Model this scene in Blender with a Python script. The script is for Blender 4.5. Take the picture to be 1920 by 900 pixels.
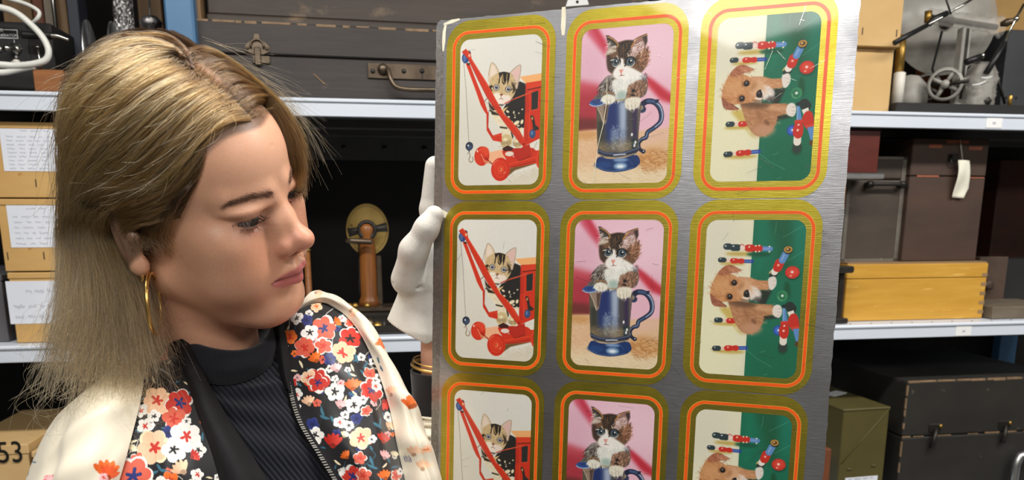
import bpy, bmesh, math, random
import numpy as np
from mathutils import Vector, Matrix
random.seed(7)
rng = np.random.default_rng(11)
SC = bpy.context.scene
COL = SC.collection
for _o in list(bpy.data.objects):
    bpy.data.objects.remove(_o, do_unlink=True)

# ------------------------------------------------------------------ camera
FPX, CYPX = 1442.0, 698.0            # focal length and principal row, in 1920x900 pixels
PITCH = math.atan(294.0 / FPX)
CAMZ = 1.55
cam_d = bpy.data.cameras.new('camera')
cam_d.sensor_width = 36.0
cam_d.lens = FPX / 1920.0 * 36.0
cam_d.shift_y = (CYPX - 450.0) / 1920.0
cam_d.clip_start = 0.05
cam = bpy.data.objects.new('camera', cam_d)
COL.objects.link(cam)
cam.location = (0, 0, CAMZ)
cam.rotation_euler = (math.pi / 2 - PITCH, 0, 0)
cam_d.dof.use_dof = True
cam_d.dof.focus_distance = 0.72
cam_d.dof.aperture_fstop = 11.0
SC.camera = cam

# ------------------------------------------------------------------ world, light, exposure
w = bpy.data.worlds.new('room_air'); SC.world = w
w.use_nodes = True
w.node_tree.nodes['Background'].inputs[0].default_value = (1.0, 0.97, 0.93, 1)
w.node_tree.nodes['Background'].inputs[1].default_value = 0.10
SC.view_settings.view_transform = 'Standard'
SC.view_settings.look = 'None'
SC.view_settings.exposure = 0.0
SC.view_settings.gamma = 1.0
SC.view_settings.use_curve_mapping = False
SC.cycles.max_bounces = 7
SC.cycles.diffuse_bounces = 3
SC.cycles.glossy_bounces = 3
SC.cycles.transmission_bounces = 6
SC.cycles.transparent_max_bounces = 12


def area(name, loc, size, power, rot=(0, 0, 0), col=(1, .97, .92)):
    l = bpy.data.lights.new(name, 'AREA'); l.shape = 'RECTANGLE'
    l.size, l.size_y = size; l.energy = power; l.color = col
    o = bpy.data.objects.new(name, l); COL.objects.link(o)
    o.location = loc; o.rotation_euler = rot
    return o


# ceiling tubes of the store's aisle: one row over the aisle, ahead of and behind the camera
area('aisle_tube_light', (-0.30, 0.55, 2.56), (1.5, 0.16), 30.0, (0, 0, math.radians(9.3)))
area('aisle_tube_light', (1.45, 0.85, 2.56), (1.5, 0.16), 30.0, (0, 0, math.radians(9.3)))
# flat ceiling panels behind the camera; the middle one is what the tin sheet mirrors along its top
area('ceiling_panel_light', (-0.28, -1.12, 2.58), (1.2, 0.6), 36.0, (0, 0, math.radians(9.3)))
area('ceiling_panel_light', (2.1, -0.75, 2.58), (1.2, 0.6), 36.0, (0, 0, math.radians(9.3)))

# ------------------------------------------------------------------ geometry of the view (for measuring)
_fw = np.array([0, math.cos(PITCH), -math.sin(PITCH)])
_up = np.array([0, math.sin(PITCH), math.cos(PITCH)])


def ray(px, py):
    return np.array([(px - 960.0) / FPX, 0, 0]) + _fw + _up * (-(py - CYPX) / FPX)


def P(px, py, y):
    """world point seen at a pixel, at world depth y"""
    d = ray(px, py)
    return d * (y / d[1]) + np.array([0, 0, CAMZ])


def project(X):
    X = np.asarray(X, float) - np.array([0, 0, CAMZ])
    z = X @ _fw
    return np.stack([960 + FPX * X[..., 0] / z, CYPX - FPX * (X @ _up) / z], -1)


YAW = math.radians(9.3)              # the racking recedes to the right
D0 = 1.60
_sd = np.array([math.cos(YAW), math.sin(YAW), 0]); _td = np.array([-math.sin(YAW), math.cos(YAW), 0])
SORG = np.array([0, D0, 0.0])
Z_UP, Z_LO, Z_BT = CAMZ + 0.219, CAMZ - 0.243, CAMZ - 0.705     # deck tops


def S(px, py, t=0.0):
    """(s, z) on the plane t behind the rack's front, in the rack's frame"""
    d = ray(px, py)
    k = (SORG @ _td + t) / (d @ _td)
    q = d * k
    return float((q - SORG) @ _sd), float(q[2] + CAMZ)


def W(s, t, z):
    q = SORG + _sd * s + _td * t
    return Vector((q[0], q[1], z))


# ------------------------------------------------------------------ object helpers
def s2l(c):
    c = np.asarray(c, float)
    if c.max() > 1.0:
        c = c / 255.0
    return np.where(c <= 0.04045, c / 12.92, ((c + 0.055) / 1.055) ** 2.4)


def rgb(*c):
    v = s2l(c)
    return (float(v[0]), float(v[1]), float(v[2]), 1.0)


def tag(o, label=None, cat=None, group=None, kind=None):
    if label: o['label'] = label
    if cat: o['category'] = cat
    if group: o['group'] = group
    if kind: o['kind'] = kind
    return o


def empty(name, loc=(0, 0, 0), rz=0.0):
    o = bpy.data.objects.new(name, None); COL.objects.link(o)
    o.location = loc; o.rotation_euler = (0, 0, rz); o.empty_display_size = 0.02
    return o


def mesh_obj(name, verts, faces, material=None, parent=None, smooth=False, loc=None, rz=None):
    me = bpy.data.meshes.new(name)
    me.from_pydata([tuple(map(float, v)) for v in verts], [], [tuple(map(int, f)) for f in faces])
    me.update()
    o = bpy.data.objects.new(name, me); COL.objects.link(o)
    if material: me.materials.append(material)
    if smooth:
        me.polygons.foreach_set('use_smooth', np.ones(len(me.polygons), bool))
    if parent: o.parent = parent
    if loc is not None: o.location = loc
    if rz is not None: o.rotation_euler = (0, 0, rz)
    return o


def bm_obj(name, bm, material=None, parent=None, smooth=False, loc=None, rz=None):
    me = bpy.data.meshes.new(name); bm.normal_update(); bm.to_mesh(me); bm.free()
    o = bpy.data.objects.new(name, me); COL.objects.link(o)
    if material: me.materials.append(material)
    if smooth:
        for p in me.polygons: p.use_smooth = True
    if parent: o.parent = parent
    if loc is not None: o.location = loc
    if rz is not None: o.rotation_euler = (0, 0, rz)
    return o


def np_mesh(name, V, Q, material=None, parent=None, smooth=True, colors=None):
    """fast mesh from numpy quads/tris"""
    me = bpy.data.meshes.new(name)
    V = np.ascontiguousarray(V, np.float32); Q = np.ascontiguousarray(Q, np.int32)
    n, k = Q.shape
    me.vertices.add(len(V)); me.vertices.foreach_set('co', V.ravel())
    me.loops.add(n * k); me.loops.foreach_set('vertex_index', Q.ravel())
    me.polygons.add(n)
    me.polygons.foreach_set('loop_start', np.arange(0, n * k, k, dtype=np.int32))
    me.update(calc_edges=True)
    if smooth: me.polygons.foreach_set('use_smooth', np.ones(n, bool))
    if colors is not None:
        a = me.color_attributes.new('Col', 'FLOAT_COLOR', 'POINT')
        c = np.ones((len(V), 4), np.float32); c[:, :3] = colors
        a.data.foreach_set('color', c.ravel())
    me.validate()
    o = bpy.data.objects.new(name, me); COL.objects.link(o)
    if material: me.materials.append(material)
    if parent: o.parent = parent
    return o


def bbox(bm, x0, x1, y0, y1, z0, z1, bev=0.0, seg=1):
    r = bmesh.ops.create_cube(bm, size=1.0)
    vs = r['verts']
    bmesh.ops.scale(bm, vec=(x1 - x0, y1 - y0, z1 - z0), verts=vs)
    bmesh.ops.translate(bm, vec=((x0 + x1) / 2, (y0 + y1) / 2, (z0 + z1) / 2), verts=vs)
    if bev > 0:
        es = list({e for v in vs for e in v.link_edges})
        bmesh.ops.bevel(bm, geom=es, offset=bev, segments=seg, affect='EDGES', profile=0.5)
    return bm


def box(name, x0, x1, y0, y1, z0, z1, material, parent=None, bev=0.0, seg=1, loc=None, rz=None):
    bm = bmesh.new(); bbox(bm, x0, x1, y0, y1, z0, z1, bev, seg)
    return bm_obj(name, bm, material, parent, False, loc, rz)


def tube_mesh(path, rad, sides=10, closed=False):
    """verts, faces of a round tube swept along points; rad scalar or list"""
    pts = [Vector(p) for p in path]; n = len(pts)
    rads = [rad] * n if np.isscalar(rad) else list(rad)
    V, Fc = [], []
    prev = None
    for i, p in enumerate(pts):
        a = pts[(i - 1) % n] if (closed or i > 0) else pts[0]
        b = pts[(i + 1) % n] if (closed or i < n - 1) else pts[-1]
        t = (b - a).normalized()
        if prev is None:
            ref = Vector((0, 0, 1)) if abs(t.z) < .9 else Vector((1, 0, 0))
            u = t.cross(ref).normalized()
        else:
            u = (prev - t * prev.dot(t)).normalized()
        prev = u; v = t.cross(u)
        for k in range(sides):
            an = 2 * math.pi * k / sides
            V.append(p + (u * math.cos(an) + v * math.sin(an)) * rads[i])
    m = n if closed else n - 1
    for i in range(m):
        j = (i + 1) % n
        for k in range(sides):
            l = (k + 1) % sides
            Fc.append((i * sides + k, i * sides + l, j * sides + l, j * sides + k))
    if not closed:
        Fc.append(tuple(range(sides - 1, -1, -1)))
        Fc.append(tuple(range((n - 1) * sides, n * sides)))
    return V, Fc


def tube(name, path, rad, material, parent=None, sides=10, closed=False):
    V, Fc = tube_mesh(path, rad, sides, closed)
    return mesh_obj(name, V, Fc, material, parent, True)


def lathe(name, prof, material, parent=None, sides=28, loc=None, axis='z', smooth=True, caps=True):
    """profile [(r, h)] spun round an axis"""
    V, Fc = [], []
    for r, h in prof:
        for k in range(sides):
            an = 2 * math.pi * k / sides
            c, s_ = r * math.cos(an), r * math.sin(an)
            V.append({'z': (c, s_, h), 'x': (h, c, s_), 'y': (c, h, s_)}[axis])
    n = len(prof)
    for i in range(n - 1):
        for k in range(sides):
            l = (k + 1) % sides
            Fc.append((i * sides + k, i * sides + l, (i + 1) * sides + l, (i + 1) * sides + k))
    if caps: Fc.append(tuple(range(sides))); Fc.append(tuple(range((n - 1) * sides, n * sides)))
    me_o = mesh_obj(name, V, Fc, material, parent, smooth, loc)
    bm = bmesh.new(); bm.from_mesh(me_o.data); bmesh.ops.recalc_face_normals(bm, faces=bm.faces); bm.to_mesh(me_o.data); bm.free()
    return me_o


def catmull(pts, n=8, closed=False):
    pts = np.asarray(pts, float); m = len(pts); out = []
    rngm = m if closed else m - 1
    for i in range(rngm):
        if closed:
            p0, p1, p2, p3 = pts[(i - 1) % m], pts[i], pts[(i + 1) % m], pts[(i + 2) % m]
        else:
            p1, p2 = pts[i], pts[i + 1]
            p0 = pts[i - 1] if i > 0 else 2 * p1 - p2
            p3 = pts[i + 2] if i + 2 < m else 2 * p2 - p1
        for k in range(n):
            t = k / n
            out.append(0.5 * ((2 * p1) + (-p0 + p2) * t + (2 * p0 - 5 * p1 + 4 * p2 - p3) * t * t + (-p0 + 3 * p1 - 3 * p2 + p3) * t ** 3))
    if not closed: out.append(pts[-1])
    return np.array(out)


def text(name, body, size, material, parent=None, loc=(0, 0, 0), rot=(math.pi / 2, 0, 0), align='LEFT', ext=0.0002, sx=1.0):
    c = bpy.data.curves.new(name, 'FONT'); c.body = body; c.size = size; c.extrude = ext; c.align_x = align
    tmp = bpy.data.objects.new(name, c); COL.objects.link(tmp)
    bpy.context.view_layer.update()
    me = bpy.data.meshes.new_from_object(tmp.evaluated_get(bpy.context.evaluated_depsgraph_get()))
    bpy.data.objects.remove(tmp, do_unlink=True); bpy.data.curves.remove(c)
    me.materials.clear(); me.materials.append(material); me.name = name
    o = bpy.data.objects.new(name, me); COL.objects.link(o)
    o.parent = parent; o.location = loc; o.rotation_euler = rot; o.scale = (sx, 1, 1)
    return o


# ------------------------------------------------------------------ materials
MATS = {}


def nodes_of(name):
    m = bpy.data.materials.new(name); m.use_nodes = True
    nt = m.node_tree; return m, nt, nt.nodes['Principled BSDF']


def mat(name, c1, c2=None, rough=0.6, metal=0.0, scale=(8, 8, 8), detail=6, lo=.35, hi=.65, bump=0.0, bscale=None,
        spec=0.5, wear=None, wscale=(60, 60, 60), wlo=.68, whi=.74, coat=0.0, alpha=1.0, trans=0.0, noise_rough=None):
    """principled material: two colours mixed by stretched noise, optional worn flecks and bump"""
    if name in MATS: return MATS[name]
    m, nt, b = nodes_of(name)
    N, L = nt.nodes, nt.links
    b.inputs['Roughness'].default_value = rough; b.inputs['Metallic'].default_value = metal
    b.inputs['Specular IOR Level'].default_value = spec
    b.inputs['Coat Weight'].default_value = coat
    b.inputs['Alpha'].default_value = alpha
    b.inputs['Transmission Weight'].default_value = trans
    b.inputs['Base Color'].default_value = c1
    tc = N.new('ShaderNodeTexCoord')

    def noise(sc, det):
        mp = N.new('ShaderNodeMapping'); mp.inputs['Scale'].default_value = sc
        L.new(tc.outputs['Object'], mp.inputs['Vector'])
        nz = N.new('ShaderNodeTexNoise'); nz.inputs['Scale'].default_value = 1.0
        nz.inputs['Detail'].default_value = det; nz.inputs['Roughness'].default_value = .62
        L.new(mp.outputs['Vector'], nz.inputs['Vector'])
        return nz.outputs['Fac']

    def ramp(src, a, z):
        r = N.new('ShaderNodeMapRange'); r.inputs['From Min'].default_value = a; r.inputs['From Max'].default_value = z
        L.new(src, r.inputs['Value']); return r.outputs['Result']
    if c2 is not None:
        f = noise(scale, detail)
        mx = N.new('ShaderNodeMix'); mx.data_type = 'RGBA'
        L.new(ramp(f, lo, hi), mx.inputs['Factor'])
        mx.inputs['A'].default_value = c1; mx.inputs['B'].default_value = c2
        out = mx.outputs['Result']
        if wear is not None:
            f2 = noise(wscale, 5)
            m2 = N.new('ShaderNodeMix'); m2.data_type = 'RGBA'
            L.new(ramp(f2, wlo, whi), m2.inputs['Factor']); L.new(out, m2.inputs['A']); m2.inputs['B'].default_value = wear
            out = m2.outputs['Result']
        L.new(out, b.inputs['Base Color'])
        if bump > 0:
            bp = N.new('ShaderNodeBump'); bp.inputs['Strength'].default_value = bump; bp.inputs['Distance'].default_value = 0.002
            L.new(noise(bscale or scale, 6), bp.inputs['Height']); L.new(bp.outputs['Normal'], b.inputs['Normal'])
    MATS[name] = m
    return m


def vcol_mat(name, rough=0.5, spec=0.4, coat=0.0, crough=.05, bump=0.0, bscale=300, sheen=0.0, sss=0.0, metal=0.0, weave=None):
    m, nt, b = nodes_of(name); N, L = nt.nodes, nt.links
    a = N.new('ShaderNodeVertexColor'); a.layer_name = 'Col'
    L.new(a.outputs['Color'], b.inputs['Base Color'])
    b.inputs['Roughness'].default_value = rough; b.inputs['Specular IOR Level'].default_value = spec
    b.inputs['Coat Weight'].default_value = coat; b.inputs['Coat Roughness'].default_value = crough
    b.inputs['Sheen Weight'].default_value = sheen; b.inputs['Metallic'].default_value = metal
    if sss > 0:
        b.inputs['Subsurface Weight'].default_value = sss
        b.inputs['Subsurface Radius'].default_value = (1.0, .35, .2); b.inputs['Subsurface Scale'].default_value = .004
    if bump > 0:
        tc = N.new('ShaderNodeTexCoord'); nz = N.new('ShaderNodeTexNoise'); nz.inputs['Scale'].default_value = bscale
        nz.inputs['Detail'].default_value = 5
        L.new(tc.outputs['Object'], nz.inputs['Vector'])
        bp = N.new('ShaderNodeBump'); bp.inputs['Strength'].default_value = bump; bp.inputs['Distance'].default_value = .001
        L.new(nz.outputs['Fac'], bp.inputs['Height']); L.new(bp.outputs['Normal'], b.inputs['Normal'])
    MATS[name] = m
    return m

# ================================================================== materials of the store room
M_floor = mat('floor_vinyl', rgb(120, 118, 112), rgb(104, 102, 98), .5, scale=(2, 2, 2))
M_wall = mat('painted_wall', rgb(150, 148, 142), rgb(140, 138, 132), .8, scale=(1.5, 1.5, 1.5))
M_dark = mat('shaded_backing', rgb(26, 23, 20), rgb(17, 15, 13), .85, scale=(3, 3, 3))  # near-black wall colour: the shade inside the rack is painted in
M_ceil = mat('ceiling_paint', rgb(205, 203, 198), rgb(196, 194, 189), .85, scale=(2, 2, 2))
M_steel = mat('shelf_steel', rgb(212, 219, 230), rgb(204, 212, 224), .38, scale=(3, 3, 9), spec=.5)
M_steelu = mat('shaded_steel', rgb(66, 66, 66), rgb(54, 54, 54), .6, scale=(6, 6, 6))  # darker copy of the shelf steel, cavity shade put into its colour
M_bluepost = mat('blue_enamel', rgb(78, 120, 158), rgb(70, 110, 148), .45, scale=(4, 4, 4), wear=rgb(60, 85, 110), wscale=(30, 30, 30))
M_card = mat('archive_board', rgb(204, 166, 108), rgb(190, 150, 92), .75, scale=(5, 5, 9), spec=.2, wear=rgb(176, 128, 70), wscale=(30, 30, 60), bump=.1)
M_card2 = mat('carton_board', rgb(216, 182, 130), rgb(204, 168, 114), .75, scale=(5, 5, 7), spec=.2, bump=.1)
M_cardline = mat('board_edge', rgb(150, 110, 62), rgb(132, 95, 52), .8, scale=(9, 9, 9))
M_paper = mat('label_paper', rgb(226, 229, 238), rgb(218, 222, 232), .7, scale=(9, 9, 9), spec=.2)
M_cream = mat('cream_tag_paper', rgb(232, 230, 214), rgb(220, 217, 198), .75, scale=(20, 20, 20), spec=.2, bump=.3)
M_ink = mat('pencil_ink', rgb(150, 155, 172), rgb(128, 132, 150), .7, scale=(40, 40, 40))
M_black = mat('black_paint', rgb(24, 24, 26), rgb(18, 18, 20), .45, scale=(6, 6, 6))
M_blackdull = mat('black_board', rgb(30, 29, 28), rgb(22, 21, 20), .7, scale=(6, 6, 6))
M_white = mat('white_print', rgb(235, 235, 235), rgb(228, 228, 228), .6, scale=(9, 9, 9))
M_cable = mat('white_pvc', rgb(228, 228, 222), rgb(216, 216, 208), .4, scale=(10, 10, 10))
M_chrome = mat('polished_metal', rgb(205, 203, 198), rgb(180, 178, 172), .22, metal=1.0, scale=(20, 20, 20))
M_alu = mat('aluminium', rgb(200, 200, 200), rgb(170, 170, 170), .35, metal=1.0, scale=(15, 15, 60))
M_brass = mat('aged_brass', rgb(196, 160, 84), rgb(168, 132, 66), .4, metal=.85, scale=(18, 18, 18), wear=rgb(110, 84, 42), wscale=(40, 40, 40), wlo=.6, whi=.68)
M_brassdisc = mat('brass_disc', rgb(214, 182, 104), rgb(188, 152, 80), .5, metal=.3, scale=(14, 14, 14), wear=rgb(120, 92, 48), wscale=(60, 60, 60), wlo=.62, whi=.7)
M_iron = mat('dark_iron', rgb(62, 58, 54), rgb(44, 41, 38), .45, metal=.6, scale=(14, 14, 14))
M_bronze = mat('bronzed_fitting', rgb(112, 98, 82), rgb(86, 74, 62), .38, metal=.75, scale=(20, 20, 20))
M_chest = mat('stained_chest_wood', rgb(62, 55, 52), rgb(46, 41, 39), .62, scale=(4, 8, 34), lo=.3, hi=.7, wear=rgb(104, 90, 78), wscale=(14, 14, 22), wlo=.66, whi=.8, bump=.25, bscale=(10, 10, 90))
M_chest2 = mat('upper_chest_wood', rgb(74, 64, 55), rgb(52, 45, 40), .62, scale=(3, 8, 22), lo=.3, hi=.7, wear=rgb(128, 106, 84), wscale=(10, 10, 16), wlo=.6, whi=.78, bump=.25, bscale=(10, 10, 90))
M_wornedge = mat('worn_wood_edge', rgb(150, 122, 92), rgb(104, 84, 62), .7, scale=(30, 30, 30))
M_plank = mat('brown_plank', rgb(146, 116, 82), rgb(116, 90, 62), .6, scale=(30, 30, 3), bump=.2)
M_plankred = mat('red_brown_plank', rgb(122, 70, 42), rgb(98, 54, 32), .55, scale=(30, 30, 3), bump=.2)
M_oakblock = mat('oiled_block', rgb(152, 96, 48), rgb(116, 68, 32), .5, scale=(4, 6, 46), bump=.15)
M_navy = mat('navy_steel', rgb(38, 44, 58), rgb(30, 35, 46), .5, scale=(5, 5, 5))
M_greyboard = mat('grey_board', rgb(150, 138, 122), rgb(126, 115, 102), .7, scale=(20, 20, 3))
M_foil = mat('crinkled_foil', rgb(215, 213, 212), rgb(150, 148, 150), .28, metal=1.0, scale=(160, 160, 160), detail=3, bump=1.0, bscale=(150, 150, 150))
M_pale = mat('varnished_pale_wood', rgb(206, 158, 66), rgb(188, 138, 48), .42, scale=(5, 10, 60), lo=.3, hi=.7, wear=rgb(222, 178, 92), wscale=(14, 40, 120), wlo=.6, whi=.7, bump=.15, bscale=(12, 20, 120))
M_paletop = mat('pale_box_top', rgb(150, 122, 86), rgb(128, 102, 70), .6, scale=(5, 10, 40))
M_case = mat('scuffed_dark_case', rgb(78, 67, 58), rgb(58, 49, 42), .6, scale=(6, 6, 9), lo=.3, hi=.7, wear=rgb(134, 118, 100), wscale=(24, 24, 32), wlo=.64, whi=.78, bump=.2)
M_casetrim = mat('case_binding', rgb(112, 106, 96), rgb(92, 86, 78), .6, scale=(22, 22, 22), wear=rgb(150, 140, 122), wscale=(50, 50, 50))
M_tall = mat('tall_case_wood', rgb(80, 58, 46), rgb(56, 44, 39), .55, scale=(4, 6, 10), lo=.3, hi=.7, wear=rgb(138, 98, 66), wscale=(16, 16, 26), wlo=.68, whi=.8, bump=.2)
M_tape = mat('red_brown_mark', rgb(158, 92, 66), rgb(140, 78, 54), .7, scale=(30, 30, 30))
M_maho = mat('mahogany', rgb(96, 42, 33), rgb(74, 30, 25), .32, scale=(6, 8, 40), lo=.3, hi=.7, coat=.3)
M_tan = mat('ochre_wood', rgb(176, 120, 58), rgb(140, 92, 44), .5, scale=(26, 26, 4))
M_slab = mat('grey_brown_slab', rgb(112, 100, 84), rgb(90, 80, 66), .7, scale=(9, 9, 20), bump=.2)
M_dkbrown = mat('dark_brown_board', rgb(84, 66, 54), rgb(64, 50, 42), .6, scale=(9, 9, 12))
M_cab = mat('red_dark_cabinet', rgb(70, 34, 20), rgb(46, 22, 14), .5, scale=(5, 5, 20))
M_olive = mat('olive_enamel', rgb(88, 80, 42), rgb(77, 70, 36), .45, scale=(4, 4, 4), wear=rgb(150, 140, 96), wscale=(40, 40, 40), wlo=.74, whi=.78)
M_trunk = mat('black_trunk_paint', rgb(48, 46, 42), rgb(33, 31, 29), .5, scale=(4, 4, 6), lo=.3, hi=.7, wear=rgb(112, 98, 80), wscale=(26, 26, 30), wlo=.66, whi=.76, bump=.25)
M_film = mat('dusty_plastic_film', rgb(214, 210, 202), rgb(190, 185, 176), .35, scale=(22, 22, 22), alpha=.30, bump=.9, bscale=(26, 26, 26))
M_glassdisc = mat('dusty_glass_disc', rgb(196, 194, 186), rgb(170, 166, 158), .25, scale=(10, 10, 10), alpha=.55)
M_greyplastic = mat('grey_casting', rgb(168, 165, 158), rgb(140, 137, 130), .45, scale=(14, 14, 14))
M_whitepipe = mat('white_pipe', rgb(226, 222, 212), rgb(208, 203, 192), .5, scale=(14, 14, 14))

# ================================================================== the room
def struct(o):
    o['kind'] = 'structure'; return o
struct(box('floor', -4.5, 5.0, -3.4, 3.6, -0.1, 0.0, M_floor))
struct(box('ceiling', -4.5, 5.0, -3.4, 3.6, 2.62, 2.72, M_ceil))
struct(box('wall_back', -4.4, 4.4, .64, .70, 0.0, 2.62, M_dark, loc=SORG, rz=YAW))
struct(box('wall_front', -4.5, 5.0, -3.4, -3.3, 0.0, 2.62, M_wall))
struct(box('wall_left', -4.5, -4.4, -3.3, 3.6, 0.0, 2.62, M_wall))
struct(box('wall_right', 4.9, 5.0, -3.3, 3.6, 0.0, 2.62, M_wall))


def thing(name, label, cat, s, t, z, rz=0.0, group=None):
    o = empty(name, W(s, t, z), YAW + rz)
    return tag(o, label, cat, group)


# ------------------------------------------------------------------ steel racking
rack = thing('storage_rack', 'pale grey steel racking with white shelf edges and a blue upright post', 'rack', 0, 0, 0.0)
S0, S1 = -1.55, 1.75
for zd in (Z_UP, Z_LO, Z_BT):
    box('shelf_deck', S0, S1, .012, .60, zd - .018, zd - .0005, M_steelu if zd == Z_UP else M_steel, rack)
    fb = bmesh.new()
    prof = [(0.0, -.032), (.003, -.0335), (.003, -.0315), (.012, -.0315), (.012, -.001), (.008, 0.0), (-.002, 0.0), (-.004, -.003), (-.004, -.006), (0.0, -.0075)]
    vs0 = [fb.verts.new((S0, y, zd + z)) for y, z in prof]; vs1 = [fb.verts.new((S1, y, zd + z)) for y, z in prof]
    for i in range(len(prof)):
        j = (i + 1) % len(prof); fb.faces.new((vs0[i], vs0[j], vs1[j], vs1[i]))
    fb.faces.new(vs0[::-1]); fb.faces.new(vs1)
    bmesh.ops.recalc_face_normals(fb, faces=fb.faces)
    beam = bm_obj('front_beam', fb, M_steel, rack)
    # rear beam with punched slots (dark slot pieces let in)
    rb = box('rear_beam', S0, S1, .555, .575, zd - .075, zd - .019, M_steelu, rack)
    if zd == Z_UP:
        for k in range(22):
            s_ = -1.3 + k * .105
            lathe('slot', [(.006, -.002), (.006, .001)], M_black, rb, 12, (s_, .553, zd - .045), 'y')
        for k in range(2):
            box('stiffener', S0, S1, .18 + .17 * k, .22 + .17 * k, zd - .034, zd - .0185, M_steelu, rack)
    if zd == Z_LO:
        for k in range(30):
            lathe('rivet', [(.0022, 0), (.0016, .0009), (.0002, .0012)], M_steelu, rack, 8, (-.2 + .052 * k, .02, zd - .0005))
sA, zA = S(308, 25, -.004); sB, _ = S(363, 25, -.004)
for sx in ((sA, sB), (-1.52, -1.46), (1.68, 1.74)):
    bm = bmesh.new(); bbox(bm, sx[0], sx[1], -.006, .03, 0, 2.45, .004)
    bm_obj('upright', bm, M_bluepost, rack)
    box('upright', sx[0], sx[1], .57, .60, 0, 2.45, M_bluepost, rack)
for (pa, pb, pya, pyb, word) in ((1850, 1878, 221, 240, '54'), (1793, 1820, 612, 629, '34')):
    a, z1 = S(pa, pya, -.001); b, z0 = S(pb, pyb, -.001)
    lb = box('shelf_label', a, b, -.0012, .0, z0, z1, M_white, rack)
    text('shelf_number', word, .008, M_ink, lb, ((a + b) / 2 - .004, -.0016, (z0 + z1) / 2 - .003))


def front(pl, pr, pyt, zb, t):
    """s0, s1, ztop of a front face standing on zb: left/right pixel columns and top pixel row"""
    s0, _ = S(pl, pyt, t); s1, _ = S(pr, pyt, t)
    _, zt = S((pl + pr) / 2, pyt, t)
    return s0, s1, zt


def scribble(parent, x0, x1, z0, z1, y, rows, m=M_ink, title=True, r=.00035, wd=.8):
    """pencil handwriting on a label: small wavy strokes, one flat curve object"""
    V, Fc = [], []
    hgt = (z1 - z0) / (rows + 2.2)
    for q in range(rows + (1 if title else 0)):
        zc = z1 - hgt * (q + 1.0 + (.5 if title and q > 0 else 0))
        xs = x0 + (x1 - x0) * (.32 if (title and q == 0) else .06)
        xe = x0 + (x1 - x0) * (.75 if (title and q == 0) else wd + random.uniform(-.12, .1))
        x = xs
        while x < xe:
            wl = random.uniform(.008, .02)
            pts = []
            n = int(wl / .0011)
            for k in range(n):
                pts.append((x + k * .0011, y, zc + hgt * .28 * math.sin(k * 1.9 + random.uniform(-.7, .7)) * random.uniform(.3, 1)))
            if len(pts) > 2:
                v, f = tube_mesh(pts, r, 3); b = len(V); V += v; Fc += [tuple(i + b for i in g) for g in f]
            x += wl + random.uniform(.003, .006)
    o = mesh_obj('handwriting', V, Fc, m, parent); return o


# ------------------------------------------------------------------ archive boxes (left, middle level)
def archive_box(name, label, s0, s1, t, dep, zb, zt, lab=None, material=None, group=None, lidh=.012, rows=7, staples=()):
    material = material or M_card
    h = zt - zb; w_ = s1 - s0
    o = thing(name, label, 'box', (s0 + s1) / 2, t + dep / 2, zb, group=group)
    box('body', -w_ / 2 + .002, w_ / 2 - .002, -dep / 2 + .002, dep / 2 - .002, 0, h - lidh + .001, material, o, .001)
    box('lid', -w_ / 2, w_ / 2, -dep / 2, dep / 2, h - lidh, h, material, o, .0015)
    if lab:
        x0, x1, z0, z1 = lab
        l = box('paper_label', x0 - (s0 + s1) / 2, x1 - (s0 + s1) / 2, -dep / 2 + .0012, -dep / 2 + .0025, z0 - zb, z1 - zb, M_paper, o)
        if rows: scribble(l, x0 - (s0 + s1) / 2 + .004, x1 - (s0 + s1) / 2 - .004, z0 - zb, z1 - zb, -dep / 2 + .001, rows)
    for (x, z) in staples:
        box('staple', x - (s0 + s1) / 2 - .0006, x - (s0 + s1) / 2 + .0006, -dep / 2 + .0005, -dep / 2 + .002, z - zb - .007, z - zb + .007, M_iron, o)
    return o


tb = .03
zs = [Z_LO]
for py in (509, 371, 227): zs.append(S(60, py, tb)[1])
labs = [((9, 119), (527, 607)), ((10, 118), (381, 464)), ((-3, 112), (238, 321))]
stp = [[(17, 620), (-60, 620)], [(14, 480), (82, 479)], [(67, 343)]]
names = ['cardboard archive box with a short handwritten label, bottom of the three-box stack',
         'cardboard archive box with a half-filled white label, middle of the three-box stack',
         'cardboard archive box with a full handwritten list, top of the three-box stack']
sl = S(-2, 437, tb)[0]
for i in range(3):
    (pa, pb), (p0, p1) = labs[i]
    lab = (S(pa, p0, tb)[0], S(pb, p0, tb)[0], S(60, p1, tb)[1], S(60, p0, tb)[1])
    st = [S(a, b, tb) for a, b in stp[i]]
    archive_box('archive_box', names[i], sl + (.004, 0, -.003)[i], sl + .30, tb, .36, zs[i] + .0005, zs[i + 1] - .002, lab, group='archive boxes stacked on the middle shelf', rows=(2, 6, 9)[i], staples=st)
a, zt = S(6, 515, .05)
archive_box('grey_archive_box', 'dark grey archive box at the photo edge beside the cardboard stack', a - .28, a - .004, .05, .34, Z_LO + .0005, zt, material=mat('grey_box_board', rgb(96, 94, 98), rgb(84, 82, 86), .7))

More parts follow.
